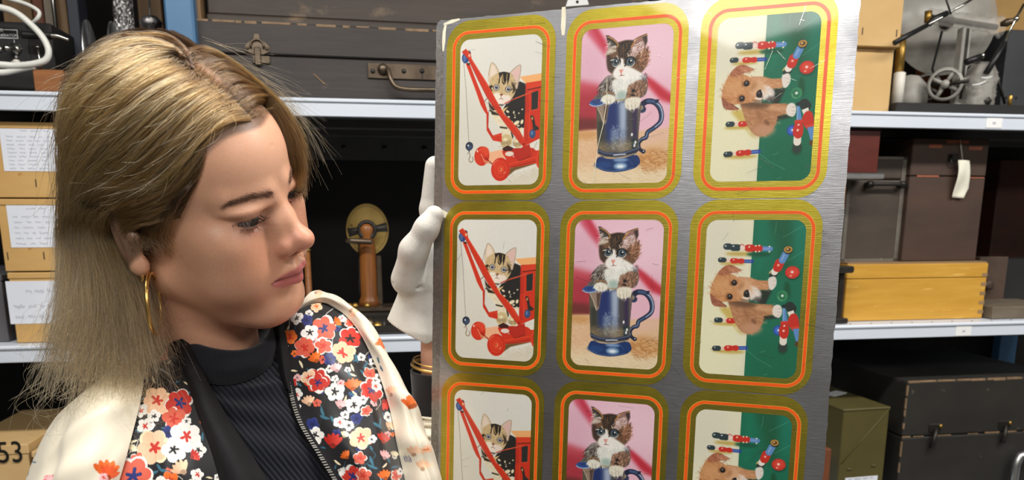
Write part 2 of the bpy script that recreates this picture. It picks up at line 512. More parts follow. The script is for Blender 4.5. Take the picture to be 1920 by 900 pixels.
# bottom level, left
def open_text_box():
    s0, s1, zt = front(-90, 52, 836, Z_BT, .02)
    o = archive_box('flat_carton', 'brown carton stencilled with black 53 on the lowest shelf', s0, s1, .02, .3, Z_BT + .0005, zt, None, M_card2, lidh=.02)
    h = zt - Z_BT
    tx = S(-4, 868, .02); text('stencil_number', '53', .062, M_black, o, (tx[0] - (s0 + s1) / 2, -.1508, tx[1] - Z_BT), ext=.0003, sx=.8)
    s0b, s1b, ztb = front(26, 260, 853, Z_BT, -.06)
    s0b = max(s0b, s1 + .0)
open_text_box()
s0, s1, zt = front(57, 250, 843, Z_BT, .015)
q0, z1 = S(40 + 17, 864, .013); q1, z0 = S(150, 930, .013)
archive_box('labelled_carton', 'brown carton with a white label low behind the cream jacket sleeve', s0, s1, .015, .3, Z_BT + .0005, zt, (q0 + .012, q1, z0, z1), M_card2, rows=0)

# ------------------------------------------------------------------ top level, far left: signal generator and odds and ends
s0, s1, zt = front(-120, 94, 40, Z_UP, .05)
g = thing('signal_generator', 'black bench signal generator with white lettering and toggle switch', 'instrument', (s0 + s1) / 2, .05 + .12, Z_UP + .0005)
mx = (s0 + s1) / 2; hh = zt - Z_UP
box('case', s0 - mx, s1 - mx, -.12, .0, 0, hh, M_blackdull, g, .002)
p0, _ = S(53, 80, .048)
box('front_panel', s0 - mx + .004, p0 - mx, -.123, -.12, S(20, 124, .048)[1] - Z_UP, hh - .002, M_black, g, .0008)
# white lettered plate outline
a, z1 = S(-60, 53, .046); b, z0 = S(34, 73, .046)
fr = bmesh.new(); a -= mx; b -= mx; z0 -= Z_UP; z1 -= Z_UP; e = .0011
bbox(fr, a, b, -.1236, -.123, z1 - e, z1); bbox(fr, a, b, -.1236, -.123, z0, z0 + e); bbox(fr, a, a + e, -.1236, -.123, z0, z1); bbox(fr, b - e, b, -.1236, -.123, z0, z1)
bm_obj('plate_border', fr, M_white, g)
x, z = S(6.5, 60.5, .046); text('lettering', 'OR', .0085, M_white, g, (x - mx, -.1236, z - Z_UP), align='RIGHT', sx=1.05)
x, z = S(32.5, 69.5, .046); text('lettering', 'Y GENERATOR', .0064, M_white, g, (x - mx, -.1236, z - Z_UP), align='RIGHT', sx=1.05)
x, z = S(27, 81, .046); text('switch_mark', 'I', .008, M_white, g, (x - mx, -.1236, z - Z_UP), align='CENTER')
x, z = S(30.5, 109, .046); text('switch_mark', 'o', .008, M_white, g, (x - mx, -.1236, z - Z_UP), align='CENTER')
x, z = S(29, 92, .046)
lathe('switch_nut', [(.011, -.003), (.011, .0), (.008, .0)], M_chrome, g, 6, (x - mx, -.123, z - Z_UP), 'y')
V = [(x - mx, -.126, z - Z_UP), (x - mx - .004, -.138, z - Z_UP - .002), (x - mx - .009, -.146, z - Z_UP - .004)]
tube('toggle_lever', V, [.0035, .004, .0052], M_chrome, g)
x, z = S(-2, 92, .046)
lathe('panel_screw', [(.006, -.002), (.006, .0)], M_chrome, g, 12, (x - mx, -.123, z - Z_UP), 'y')
x, z = S(32, 119, .046)
lathe('dial_knob', [(.006, -.006), (.007, .0)], M_whitepipe, g, 16, (x - mx, -.1232, z - Z_UP), 'y')
text('dial_mark', '(', .011, M_white, g, (x - mx - .010, -.1236, z - Z_UP - .004), align='CENTER'); text('dial_mark', ')', .011, M_white, g, (x - mx + .0105, -.1236, z - Z_UP - .004), align='CENTER')
# cable and plug in front of it
def spath(pts, n=8):
    out = []
    for px, py, t in pts:
        s_, z_ = S(px, py, t); out.append(W(s_, t, z_))
    return [Vector(v) for v in catmull([tuple(v) for v in out], n)]
cb = tag(tube('white_cable', spath([(-40, 10, .0), (0, 14, .0), (30, 24, .0), (58, 46, .0), (80, 70, -.004), (91, 94, -.006), (86, 112, -.006), (62, 120, -.004), (30, 123, .0), (0, 121, .0), (-50, 118, .0), (-60, 132, .0), (0, 136, .004), (35, 130, .004), (66, 124, .0)]), .0056, M_cable),
         'thick white cable coiled in front of the black signal generator', 'cable')
tag(tube('white_flex', spath([(-30, -16, .035), (10, -4, .035), (45, 6, .033), (66, 16, .03), (74, 25, .03), (69, 36, .03), (58, 44, .04), (46, 41, .055)]), .0035, M_cable), 'thin white flex looping above the black signal generator', 'cable')
pl = empty('jack_plug', W(*[S(70, 67, .02)[0], .02, S(70, 67, .02)[1]]), YAW); tag(pl, 'black jack plug with bare metal tip on the white cable', 'plug')
pc = pl.location
def loc_path(pts, base, n=6):
    R = Matrix.Rotation(-YAW, 3, 'Z')
    return [R @ (p - Vector(base)) for p in spath(pts, n)]
tube('plug_body', loc_path([(42, 65, .02), (60, 66, .02), (92, 67, .02), (95, 67, .02)], pc), .0065, M_black, pl)
tube('plug_tip', loc_path([(95, 67, .02), (108, 68, .02), (118, 71, .02), (129, 75, .02)], pc), [.0045] * 8 + [.004] * 6 + [.0035] * 5, M_chrome, pl)
wb = thing('wood_block', 'small brown oiled wood block with a steel pin', 'block', *(lambda a: (a, .02, Z_UP + .0005))((S(63, 150, .0)[0] + S(120, 150, .0)[0]) / 2))
hw = (S(120, 150, .0)[0] - S(63, 150, .0)[0]) / 2
hb = S(90, 131, .0)[1] - Z_UP
box('block', -hw, hw, -.02, .026, 0, hb, M_oakblock, wb, .001)
pv = S(71, 90, .01), S(77, 131, .01)
bx_ = (S(63, 150, .0)[0] + S(120, 150, .0)[0]) / 2
tube('steel_pin', [(pv[1][0] - bx_, -.01, hb - .004), (pv[0][0] - bx_, -.01, pv[0][1] - Z_UP)], .0022, M_chrome, wb)
lathe('pin_head', [(.0045, 0), (.0045, .002)], M_chrome, wb, 12, (pv[0][0] - bx_, -.01, pv[0][1] - Z_UP))


def upright_board(name, label, pl_, pr_, t, th, ztop, m, cat='board', zb=Z_UP):
    s0, s1, _ = front(pl_, pr_, 60, zb, t)
    return tag(box(name, (s0 - s1) / 2, (s1 - s0) / 2, 0, th, 0, ztop - zb, m, None, .0015, loc=W((s0 + s1) / 2, t, zb + .0005), rz=YAW), label, cat)
upright_board('wooden_plank', 'reddish brown plank upright behind the signal generator', 66, 86, .33, .03, 2.25, M_plankred)
upright_board('wooden_plank', 'weathered tan plank upright left of the signal generator cable', 10, 64, .38, .02, 2.25, M_plank)
upright_board('fibreboard_sheet', 'grey brown fibreboard upright beside the navy post', 87, 106, .30, .02, 2.25, M_greyboard, 'board')
upright_board('wooden_plank', 'olive brown plank upright against the navy post', 107, 129, .27, .02, 2.25, M_plank)
tag(tube('steel_tube', [W(S(106, 60, .25)[0], .25, Z_UP), W(S(106, 60, .25)[0], .25, 2.2)], .0045, M_chrome), 'thin bright steel tube upright behind the cable', 'tube')
upright_board('navy_post', 'dark navy steel post upright behind the woman\'s crown', 130, 151, .16, .05, 2.3, M_navy, 'post')
# film spool, foil tube, rod stand
sa, zc = S(166, 52, .10); sb_ = S(211, 52, .10)[0]
sp = thing('metal_spool', 'spool with two bright aluminium flanges behind the woman\'s crown', 'spool', (sa + sb_) / 2, .10, Z_UP + .0005)
R_ = .071
for xx in (sa, sb_):
    lathe('flange', [(.012, -.002), (R_, -.002), (R_ + .001, 0), (R_, .002), (.012, .002)], M_alu, sp, 48, (xx - (sa + sb_) / 2, 0, R_ + .001), 'x')
lathe('core', [(.03, -(sb_ - sa) / 2), (.03, (sb_ - sa) / 2)], M_iron, sp, 32, (0, 0, R_ + .001), 'x')
sp.rotation_euler[2] += math.radians(8)
sf, _ = S(232, 30, .22); rf = (S(250, 30, .22)[0] - S(214, 30, .22)[0]) / 2
fv, ff = tube_mesh([(0, 0, 0.0), (0, 0, .03)] + [(0, 0, .03 + .0042 * k) for k in range(1, 104)] + [(0, 0, .47)], rf, 56)
fv = [v + Vector((random.uniform(-1, 1), random.uniform(-1, 1), random.uniform(-1, 1))) * .0017 for v in fv]
tag(mesh_obj('foil_wrapped_tube', fv, ff, M_foil, None, False, W(sf, .22, Z_UP + .0005), YAW), 'tall tube wrapped in crinkled silver foil behind the woman\'s hair', 'tube')
s0, _ = S(281, 20, .2)
rs = thing('rod_stand', 'thin metal rod with a foil wrapped foot beside the blue post', 'stand', s0, .2, Z_UP + .0005)
zf = S(281, 42, .2)[1] - Z_UP
lathe('foot', [(.03, 0), (.03, .01), (.012, .014), (.012, zf - .012), (.02, zf - .008), (.022, zf), (.014, zf + .01), (.004, zf + .014)], M_foil, rs, 20)
tube('rod', [(0, 0, zf + .01), (0, 0, .32)], .002, M_alu, rs)
upright_board('wooden_plank', 'brown plank upright behind the thin metal rod', 262, 306, .34, .02, 2.3, M_plank)

# ------------------------------------------------------------------ wooden chests (top level, middle)
RZC = math.radians(2.2)
tc = .022
sL, _ = S(372, 110, tc); zt = S(372, 36, tc)[1]
hc = zt - Z_UP; WC = .93
ch = thing('wooden_chest', 'long dark stained wooden chest with iron latch and bail handle', 'chest', sL, tc, Z_UP + .0005, RZC)
zseam = S(430, 101, tc)[1] - Z_UP
box('body', 0, WC, 0, .42, 0, zseam - .0012, M_chest, ch, .002)
box('lid', 0, WC, -.001, .42, zseam + .0012, hc, M_chest, ch, .0025)
# worn lighter strip along the lid's upper edge
we = bmesh.new()
random.seed(3)
xx = .0
while xx < WC - .02:
    ln = random.uniform(.01, .06)
    bbox(we, xx, min(WC, xx + ln), -.0016, .001, hc - random.uniform(.002, .0045), hc + .0004)
    xx += ln + random.uniform(.0, .02)
tag(bm_obj('worn_edge', we, M_wornedge, ch), kind='stuff')


def cl(px, py, t=tc):       # chest-local x, z of a pixel on its front
    d = ray(px, py); R = Matrix.Rotation(-(YAW + RZC), 3, 'Z')
    o_ = np.array(ch.location); n_ = np.array(Matrix.Rotation(YAW + RZC, 3, 'Z') @ Vector((0, 1, 0)))
    k = ((o_ - np.array([0, 0, CAMZ])) @ n_) / (d @ n_)
    q = R @ (Vector(d * k + np.array([0, 0, CAMZ])) - Vector(o_))
    return q[0], q[2]
lx, lz = cl(483, 92)
lt = bmesh.new()
pts = [(-.022, -.004), (-.022, .004), (-.014, .012), (-.006, .016), (-.004, .026), (.004, .026), (.006, .016), (.014, .012), (.022, .004), (.022, -.004), (.010, -.010), (-.010, -.010)]
v0 = [lt.verts.new((x, -.0035, z)) for x, z in pts]; v1 = [lt.verts.new((x, -.0005, z)) for x, z in pts]
lt.faces.new(v0); lt.faces.new(v1[::-1])
for i in range(len(pts)):
    j = (i + 1) % len(pts); lt.faces.new((v0[i], v1[i], v1[j], v0[j]))
bmesh.ops.recalc_face_normals(lt, faces=lt.faces)
latch = bm_obj('latch', lt, M_bronze, ch, loc=(lx, -.001, lz))
tube('hasp_ring', [Vector((.012 * math.cos(a), -.006, .004 + .012 * math.sin(a))) for a in np.linspace(-.3, math.pi + .3, 12)], .0022, M_bronze, latch)
box('hasp_tongue', -.006, .006, -.008, -.003, -.03, .002, M_bronze, latch, .0015)
for sx in (-1, 1):
    lathe('stud', [(.0028, -.0055), (.0035, -.0035)], M_bronze, latch, 10, (sx * .018, 0, .0), 'y')
box('catch_plate', -.010, .022, -.004, -.001, -.026, -.012, M_bronze, latch, .001)
x0, z1 = cl(689, 118); x1, z0 = cl(860, 149); z0 = cl(700, 147)[1]
hp = box('handle_plate', x0, x1, -.004, -.0005, z0, z1, M_bronze, ch, .0006)
for px in (699, 757):
    x, z = cl(px, 134); sc = lathe('plate_screw', [(.0042, -.0052), (.0048, -.004)], M_iron, hp, 14, (x, 0, z), 'y')
x, z = cl(791, 134)
lathe('keyhole', [(.0045, -.0048), (.0045, -.0035)], M_black, hp, 16, (x, 0, z), 'y')
box('keyhole_slot', x - .0016, x + .0016, -.0047, -.0035, z - .014, z, M_black, hp)
hx = [cl(718, 131), cl(727, 133), cl(731, 150), cl(740, 165), cl(760, 171), cl(800, 172), cl(850, 172), cl(880, 166), cl(886, 150), cl(889, 134), cl(897, 132)]
ys = [-.004, -.012, -.02, -.023, -.024, -.024, -.024, -.023, -.02, -.012, -.004]
hpth = [Vector(v) for v in catmull([(a, y, b) for (a, b), y in zip(hx, ys)], 6)]
tube('bail_handle', hpth, .0048, M_bronze, hp)
for (a, b) in (hx[0], hx[-1]):
    lathe('handle_boss', [(.011, -.004), (.010, -.010), (.005, -.013)], M_bronze, hp, 16, (a, 0, b), 'y')
# pale paint marks
for (pa, pb) in (((586, 138), (607, 158)),):
    x0, z0 = cl(*pa); x1, z1 = cl(*pb)
    mesh_obj('scratch_mark', [(x0, -.0014, z0), (x0 + .003, -.0014, z0), (x1 + .004, -.0014, z1), (x1, -.0014, z1)], [(0, 1, 2, 3)], M_wornedge, ch)
# upper chest resting on the lower one
zq = Z_UP + hc
uc = tag(empty('upper_chest', Vector(ch.location) + Matrix.Rotation(YAW + RZC, 3, 'Z') @ Vector((.018, .028, hc)), YAW + RZC), 'weathered wooden chest with bottom moulding lying on the latched chest', 'chest')
box('body', 0, .88, .004, .36, .018, .26, M_chest2, uc, .002)
box('bottom_moulding', -.003, .883, 0, .363, .0005, .0175, M_chest2, uc, .003)
_m = Matrix.Translation(uc.location) @ Matrix.Rotation(YAW + RZC, 4, 'Z')
def ul(px, py):
    s_, z_ = S(px, py, .075); return _m.inverted() @ W(s_, .075, z_)
tq = [ul(1062, 11), ul(1106, 7), ul(1099, -16), ul(1070, -14)]
yv = .0028
pt = mesh_obj('paper_tag', [(q.x, yv, q.z) for q in tq] + [(q.x, yv + .001, q.z) for q in tq], [(0, 1, 2, 3), (7, 6, 5, 4), (0, 4, 5, 1), (1, 5, 6, 2), (2, 6, 7, 3), (3, 7, 4, 0)], M_white, uc)
hq = ul(1084, 2); lathe('tag_eyelet', [(.003, -.0006), (.003, .0002)], M_iron, pt, 12, (hq.x, yv - .0002, hq.z), 'y')
upright_board('wooden_offcut', 'brown wood offcut between the blue post and upper chest', 366, 379, .03, .05, S(372, -40, .05)[1], M_plank, 'offcut', zb=zq)

# ================================================================== right of the plate
# ------------------------------------------------------------------ cartons on the top level
s0, s1, zt = front(1500, 1680, 87, Z_UP, .03); CARTON_R = s1
archive_box('buff_carton', 'plain buff carton under the stapled carton beside the glass disc machine', s0, s1, .03, .32, Z_UP + .0005, zt - .001, None, M_card2, lidh=.001)
s0b, s1b, _ = front(1500, 1690, 85, Z_UP, .015)
archive_box('stapled_carton', 'stapled buff carton resting on the plain carton, overhanging its end', s0b, s1b, .015, .34, zt - .0005, zt + .125, None, M_card2, lidh=.001,
            staples=[(S(1618, 58, .015)[0], S(1618, 58, .015)[1]), (S(1682, 62, .015)[0], S(1682, 62, .015)[1])])

# ------------------------------------------------------------------ influence machine with glass discs
tm = .10
sm, _ = S(1795, 200, tm)
wm = thing('electrostatic_machine', 'old electrostatic machine with dusty glass discs and black rods', 'machine', sm, tm, Z_UP + .0005)


def ml(px, py, t=tm):       # machine-local point of a pixel at depth t
    s_, z_ = S(px, py, t); return Vector((s_ - sm, t - tm, z_ - Z_UP))
a = ml(1672, 200, .012); b = ml(1935, 200, .012); a.x = max(a.x, CARTON_R - sm + .002)
hb = S(1760, 194, .012)[1] - Z_UP
box('base_board', a.x, b.x, -.088, .30, 0, hb, M_blackdull, wm, .002)
# glass discs (two, close together) behind the column
for k, (px, py, r, t) in enumerate(((1772, 42, .118, .17), (1764, 38, .114, .20))):
    c = ml(px, py, t)
    d = lathe('glass_disc', [(.004, -.0015), (r, -.0015), (r + .0008, 0), (r, .0015), (.004, .0015)], M_glassdisc, wm, 72, c, 'y')
    d.rotation_euler = (0, 0, math.radians(-12))
    lathe('disc_hub', [(.016, -.012), (.016, .012)], M_iron, wm, 20, c, 'y')
# column
c0 = ml(1794, 190); c1 = ml(1797, 52)
cw = ml(1803, 120).x - ml(1787, 120).x
cm = bmesh.new(); bbox(cm, c0.x - cw / 2, c0.x + cw / 2, -.012, .012, hb, c1.z, .003)
bm_obj('column', cm, M_greyplastic, wm)
box('column_core', c0.x - cw / 2 + .004, c0.x + cw / 2 - .006, -.0135, .0, hb + .02, c1.z - .002, M_iron, wm, .003)
f0 = ml(1781, 197); f1 = ml(1814, 189)
box('column_foot', f0.x, f1.x, -.022, .018, hb, hb + .012, M_whitepipe, wm, .002)
# top arm wrapped in film
t0 = ml(1740, 32); t1 = ml(1876, 52)
n = 26
V, Fc = [], []
rs_ = np.random.default_rng(5)
for i in range(n):
    u = i / (n - 1)
    p = t0.lerp(t1, u); h = .014 + .004 * rs_.random() + (.006 if u > .8 else 0)
    for k in range(14):
        an = 2 * math.pi * k / 14
        rr = 1 + .22 * rs_.standard_normal() * .5
        V.append((p.x, -.006 + .011 * math.cos(an) * rr, p.z + h * math.sin(an) * rr))
for i in range(n - 1):
    for k in range(14):
        Fc.append((i * 14 + k, i * 14 + (k + 1) % 14, (i + 1) * 14 + (k + 1) % 14, (i + 1) * 14 + k))
mesh_obj('film_wrapped_arm', V, Fc, M_film, wm, True)
tube('arm_bar', [t0 + Vector((.004, 0, 0)), t1 - Vector((.01, 0, 0))], .006, M_iron, wm)
# spoked pulleys
def pulley(px, py, t, R, m):
    c = ml(px, py, t)
    o = lathe('pulley_wheel', [(R * .82, -.007), (R, -.007), (R * .96, 0), (R, .007), (R * .82, .007), (R * .82, -.007)], m, wm, 40, c, 'x', True, False)
    o.rotation_euler = (0, 0, math.radians(52))
    for k in range(4):
        an = math.pi * k / 4 * 2 + .5
        tube('spoke', [(0, .008 * math.cos(an), .008 * math.sin(an)), (0, R * .85 * math.cos(an), R * .85 * math.sin(an))], .0045, m, o, 8)
    lathe('pulley_hub', [(.009, -.01), (.009, .01)], m, o, 16, (0, 0, 0), 'x')
    return o
pulley(1772, 159, .07, .036, M_greyplastic)
pulley(1738, 165, .16, .032, mat('grey_dark_casting', rgb(104, 101, 96), rgb(84, 82, 78), .5))
pulley(1812, 168, .14, .03, M_greyplastic)
tube('axle', [ml(1738, 160, .16), ml(1772, 159, .07), ml(1815, 152, .02)], .004, M_iron, wm)
lathe('crank_boss', [(.009, -.02), (.011, -.004), (.008, 0)], M_greyplastic, wm, 18, ml(1800, 156, .08), 'y')
tube('crank_handle', [ml(1800, 156, .055), ml(1816, 152, .04)], .004, M_iron, wm)
tube('drive_belt', [ml(1766, 60, .15), ml(1748, 130, .12), ml(1756, 150, .08)], .0028, M_black, wm)
tube('drive_belt', [ml(1806, 80, .13), ml(1812, 130, .09), ml(1808, 160, .09)], .0024, M_black, wm)
# discharge rods
def rod(name, pts, rads, m):
    return tube(name, [Vector(v) for v in pts], rads, m, wm, 12)
rod('rod_grip', [ml(1677, 81, -.01), ml(1700, 68, -.005), ml(1738, 48, .03)], [.0055, .0055, .005], M_black)
rod('rod_metal', [ml(1738, 48, .03), ml(1770, 31, .05), ml(1776, 26, .05)], [.003, .003, .003], M_chrome)
rod('rod_joint', [ml(1742, 46, .05), ml(1752, 36, .05), ml(1776, 25, .05)], [.006, .007, .006], M_black)
rod('rod_metal', [ml(1776, 26, .05), ml(1800, 13, .05), ml(1830, -6, .05)], [.0024, .003, .0024], M_chrome)
rod('rod_metal', [ml(1783, 27, .045), ml(1772, -6, .045)], [.002, .002], M_iron)
rod('rod_grip', [ml(1849, 138, .02), ml(1866, 110, .02), ml(1884, 80, .02)], [.0068, .0062, .005], M_black)
rod('rod_metal', [ml(1884, 80, .02), ml(1901, 42, .02), ml(1920, 8, .02)], [.0028, .0026, .0026], M_chrome)
lathe('rod_ball', [(.001, -.0065), (.005, -.004), (.0065, 0), (.005, .004), (.001, .0065)], M_chrome, wm, 14, ml(1905, 36, .02))
rod('rod_paddle', [ml(1876, 46, .04), ml(1888, 43, .03), ml(1904, 37, .022)], [.005, .009, .004], M_bronze)
rod('short_grip', [ml(1812, 117, .03), ml(1838, 107, .03)], [.0072, .0072], M_black)
lathe('grip_ball', [(.001, -.006), (.0045, -.004), (.006, 0), (.0045, .004), (.001, .006)], M_chrome, wm, 14, ml(1842, 105, .03))
lathe('brass_cap', [(.007, -.012), (.008, .012)], M_brass, wm, 16, ml(1740, 32, .09))
# bagged jar
jc = ml(1838, 160, .055)
prof = [(.02, hb), (.024, hb + .01), (.025, hb + .05), (.024, hb + .07), (.018, hb + .085), (.012, hb + .092)]
jar = lathe('glass_jar', prof, M_glassdisc, wm, 24, (jc.x, jc.y, 0))
V, Fc = [], []
n, m_ = 22, 34
for i in range(n):
    u = i / (n - 1)
    zz = hb + .001 + u * (ml(1838, 119, .055).z - hb)
    wx = .029 - .010 * max(0, u - .75) / .25
    for k in range(m_):
        an = 2 * math.pi * k / m_
        cs, sn = math.cos(an), math.sin(an)
        sq = 1 / max(abs(cs), abs(sn)) ** .55
        rr = sq * (1 + .06 * rs_.standard_normal() * min(1, u * 4 + .2))
        V.append((jc.x + wx * cs * rr * 1.05, jc.y + wx * sn * rr * .8, zz))
for i in range(n - 1):
    for k in range(m_):
        Fc.append((i * m_ + k, i * m_ + (k + 1) % m_, (i + 1) * m_ + (k + 1) % m_, (i + 1) * m_ + k))
mesh_obj('plastic_bag', V, Fc, M_film, wm, True)
for (pa, pb) in (((1840, 146), (1860, 144)), ((1823, 160), (1848, 153))):
    tube('bag_fold', [ml(*pa, .02), ml((pa[0] + pb[0]) / 2, (pa[1] + pb[1]) / 2 + 2, .018), ml(*pb, .02)], .0016, M_white, wm, 6)
lathe('jar_dregs', [(.012, hb), (.016, hb + .012), (.01, hb + .022)], M_iron, wm, 10, (jc.x + .004, jc.y - .012, 0))
# white pipe, brass column and dark bell beside the cartons
c = ml(1682, 190, .06)
lathe('white_insulator', [(.012, hb), (.0125, hb + .068), (.010, hb + .07)], M_whitepipe, wm, 20, (c.x, c.y, 0))
lathe('brass_pillar', [(.010, hb + .07), (.010, .17)], M_brass, wm, 18, (c.x + .004, c.y + .01, 0))
c = ml(1706, 150, .15)
lathe('bell', [(.04, hb), (.042, hb + .03), (.036, hb + .06), (.02, hb + .078), (.004, hb + .082)], M_greyplastic, wm, 28, (c.x, c.y, 0))
c = ml(1893, 195, .02)
lathe('brass_peg', [(.0045, hb), (.0045, hb + .02), (.003, hb + .022)], M_brass, wm, 12, (c.x, c.y, 0))
tube('stay_rod', [ml(1863, 122, .12), ml(1884, 195, .12)], .003, M_iron, wm)
# boxes behind the machine
s0, s1, zt = front(1846, 2010, 58, Z_UP, .32)
tag(box('slatted_crate', 0, s1 - s0, 0, .22, 0, zt - Z_UP - .001, M_plankred, None, .002, loc=W(s0, .36, Z_UP + .0005), rz=YAW), 'red brown wooden crate behind the glass disc machine', 'crate')
tag(box('tan_carton', 0, s1 - s0 + .06, 0, .2, 0, .16, M_card, None, .002, loc=W(s0 - .03, .37, zt), rz=YAW), 'tan carton on the red brown crate behind the machine', 'box')
s0, s1, zt = front(1905, 2060, 55, Z_UP, .14)
vc = thing('vented_cabinet', 'dark grey steel cabinet with vent holes at the photo edge', 'cabinet', s0, .16, Z_UP + .0005)
box('body', 0, s1 - s0, 0, .18, 0, zt - Z_UP, mat('dark_grey_steel', rgb(58, 60, 64), rgb(48, 50, 54), .5), vc, .002)
for i in range(3):
    for j in range(3):
        lathe('vent_hole', [(.003, -.001), (.003, .001)], M_black, vc, 8, (.012 + .014 * i, 0, .02 + .02 * j), 'y')

# ------------------------------------------------------------------ middle level, right
s0, s1, zt = front(1590, 1854, 492, Z_LO, .055)
pw = (s1 - s0); ph = zt - Z_LO
pb_ = thing('pale_wooden_box', 'varnished pale wooden box with sliding lid line under the dark cases', 'box', (s0 + s1) / 2, .055, Z_LO + .0005)
zs_ = S(1720, 522, .055)[1] - Z_LO
box('body', -pw / 2, pw / 2, 0, .30, 0, zs_ - .0008, M_pale, pb_, .0015)
box('lid', -pw / 2, pw / 2, -.0004, .30, zs_ + .0004, ph - .004, M_pale, pb_, .0015)
box('lid_panel', -pw / 2 + .002, pw / 2 - .002, .004, .296, ph - .004, ph, M_paletop, pb_)
for k in range(5):
    box('finger_joint', pw / 2 - .014, pw / 2 + .0004, -.0006, .02, .012 + .026 * k * ph / .16, .020 + .026 * k * ph / .16, M_paletop, pb_)
ztop_pale = Z_LO + ph + .0005
# dark case with handle
tk = .10
s0, s1, zt = front(1593, 1714, 294, ztop_pale, tk); s1 = min(s1, front(1714, 1857, 257, ztop_pale, .085)[0] - .002)
cs_ = thing('dark_case', 'scuffed dark wooden case with a black bar handle on the pale box', 'case', (s0 + s1) / 2, tk, ztop_pale + .0005)
cw_, chh = s1 - s0, zt - ztop_pale
zsm = S(1650, 337, tk)[1] - ztop_pale
box('body', -cw_ / 2, cw_ / 2, 0, .17, 0, zsm - .001, M_case, cs_, .004, 2)
box('lid', -cw_ / 2, cw_ / 2, 0, .17, zsm + .001, chh, M_case, cs_, .004, 2)
bd = bmesh.new()
bbox(bd, -cw_ / 2 - .0008, -cw_ / 2 + .008, -.0012, .004, 0, chh); bbox(bd, cw_ / 2 - .010, cw_ / 2 + .0008, -.0012, .004, 0, chh); bbox(bd, -cw_ / 2, cw_ / 2, -.0012, .004, 0, .006); bbox(bd, -cw_ / 2, cw_ / 2, -.0012, .004, chh - .006, chh)
bm_obj('edge_binding', bd, M_casetrim, cs_)
h0 = S(1624, 347, tk); h1 = S(1685, 347, tk); ms = (s0 + s1) / 2
hx0, hx1, hz = h0[0] - ms, h1[0] - ms, h0[1] - ztop_pale
tube('bar_handle', [(hx0, -.016, hz), (hx0 + .012, -.018, hz + .001), (hx1 - .012, -.018, hz + .001), (hx1, -.016, hz)], .0042, M_iron, cs_)
for x in (hx0, hx1):
    lathe('handle_post', [(.0085, -.02), (.009, -.012), (.006, 0)], M_iron, cs_, 16, (x, 0, hz), 'y')
# tall case
tt_ = .085
s0, s1, zt = front(1714, 1857, 257, ztop_pale, tt_)
tcs = thing('tall_wooden_case', 'tall dark brown wooden case with a white paper tag on string', 'case', (s0 + s1) / 2, tt_, ztop_pale + .0005)
tw, th_ = s1 - s0, min(zt, Z_UP - .045) - ztop_pale; ms = (s0 + s1) / 2
zsm = S(1780, 331, tt_)[1] - ztop_pale
box('body', -tw / 2, tw / 2, 0, .20, 0, zsm - .0008, M_tall, tcs, .002)
box('lid', -tw / 2, tw / 2, 0, .20, zsm + .0008, th_, M_tall, tcs, .002)
def tl(px, py): s_, z_ = S(px, py, tt_); return s_ - ms, z_ - ztop_pale
for (pa, pb, ya, yb) in ((1742, 1766, 271, 278), (1775, 1816, 263, 270), (1817, 1841, 275, 282)):
    x0, z1 = tl(pa, ya); x1, z0 = tl(pb, yb)
    if z1 < th_: box('red_tape_mark', x0, x1, -.0006, .0, z0, z1, M_tape, tcs)
    else: box('red_tape_mark', x0, x1, -.0006, .0, th_ - .009, th_ - .002, M_tape, tcs)
x0, z0 = tl(1719, 331); x1, z1 = tl(1845, 334)
box('worn_seam', x0, tl(1760, 331)[0], -.0008, .0, z0 - .0015, z0 + .0025, M_tape, tcs)
box('worn_seam', tl(1818, 334)[0], x1, -.0008, .0, z1 - .001, z1 + .0015, M_tape, tcs)
x, z = tl(1786, 296)
la = box('hook_latch', x - .012, x + .012, -.004, -.0005, z - .008, z + .008, M_iron, tcs, .001)
tube('hook', [(x - .008, -.006, z + .006), (x - .010, -.009, z - .012), (x + .002, -.010, z - .017)], .0022, M_iron, la)
x, z = tl(1799, 262); z = min(z, th_)
x2, z2 = tl(1799, 302)
tube('tag_string', [(x, -.002, z), (x2, -.010, z2)], .0012, M_whitepipe, tcs, 6)
c4 = [tl(1789, 301), tl(1812, 302), tl(1810, 354), tl(1801, 372), tl(1780, 371)]
gx = 8; gz = 16; V = []; Fc = []
for j in range(gz + 1):
    v = j / gz
    lft = np.array(c4[0]) * (1 - v) + np.array(c4[4]) * v
    rgt = (np.array(c4[1]) * (1 - v / .75) + np.array(c4[2]) * (v / .75)) if v < .75 else (np.array(c4[2]) * (1 - (v - .75) / .25) + np.array(c4[3]) * ((v - .75) / .25))
    for i in range(gx + 1):
        u = i / gx; q = lft * (1 - u) + rgt * u
        V.append((q[0], -.012 - .004 * math.sin(v * 5) - .003 * math.sin(u * 4 + v * 3), q[1]))
for j in range(gz):
    for i in range(gx):
        a = j * (gx + 1) + i; Fc.append((a, a + 1, a + gx + 2, a + gx + 1))
tg = mesh_obj('paper_tag', V, Fc, M_cream, tcs, True); md = tg.modifiers.new('thick', 'SOLIDIFY'); md.thickness = .0006
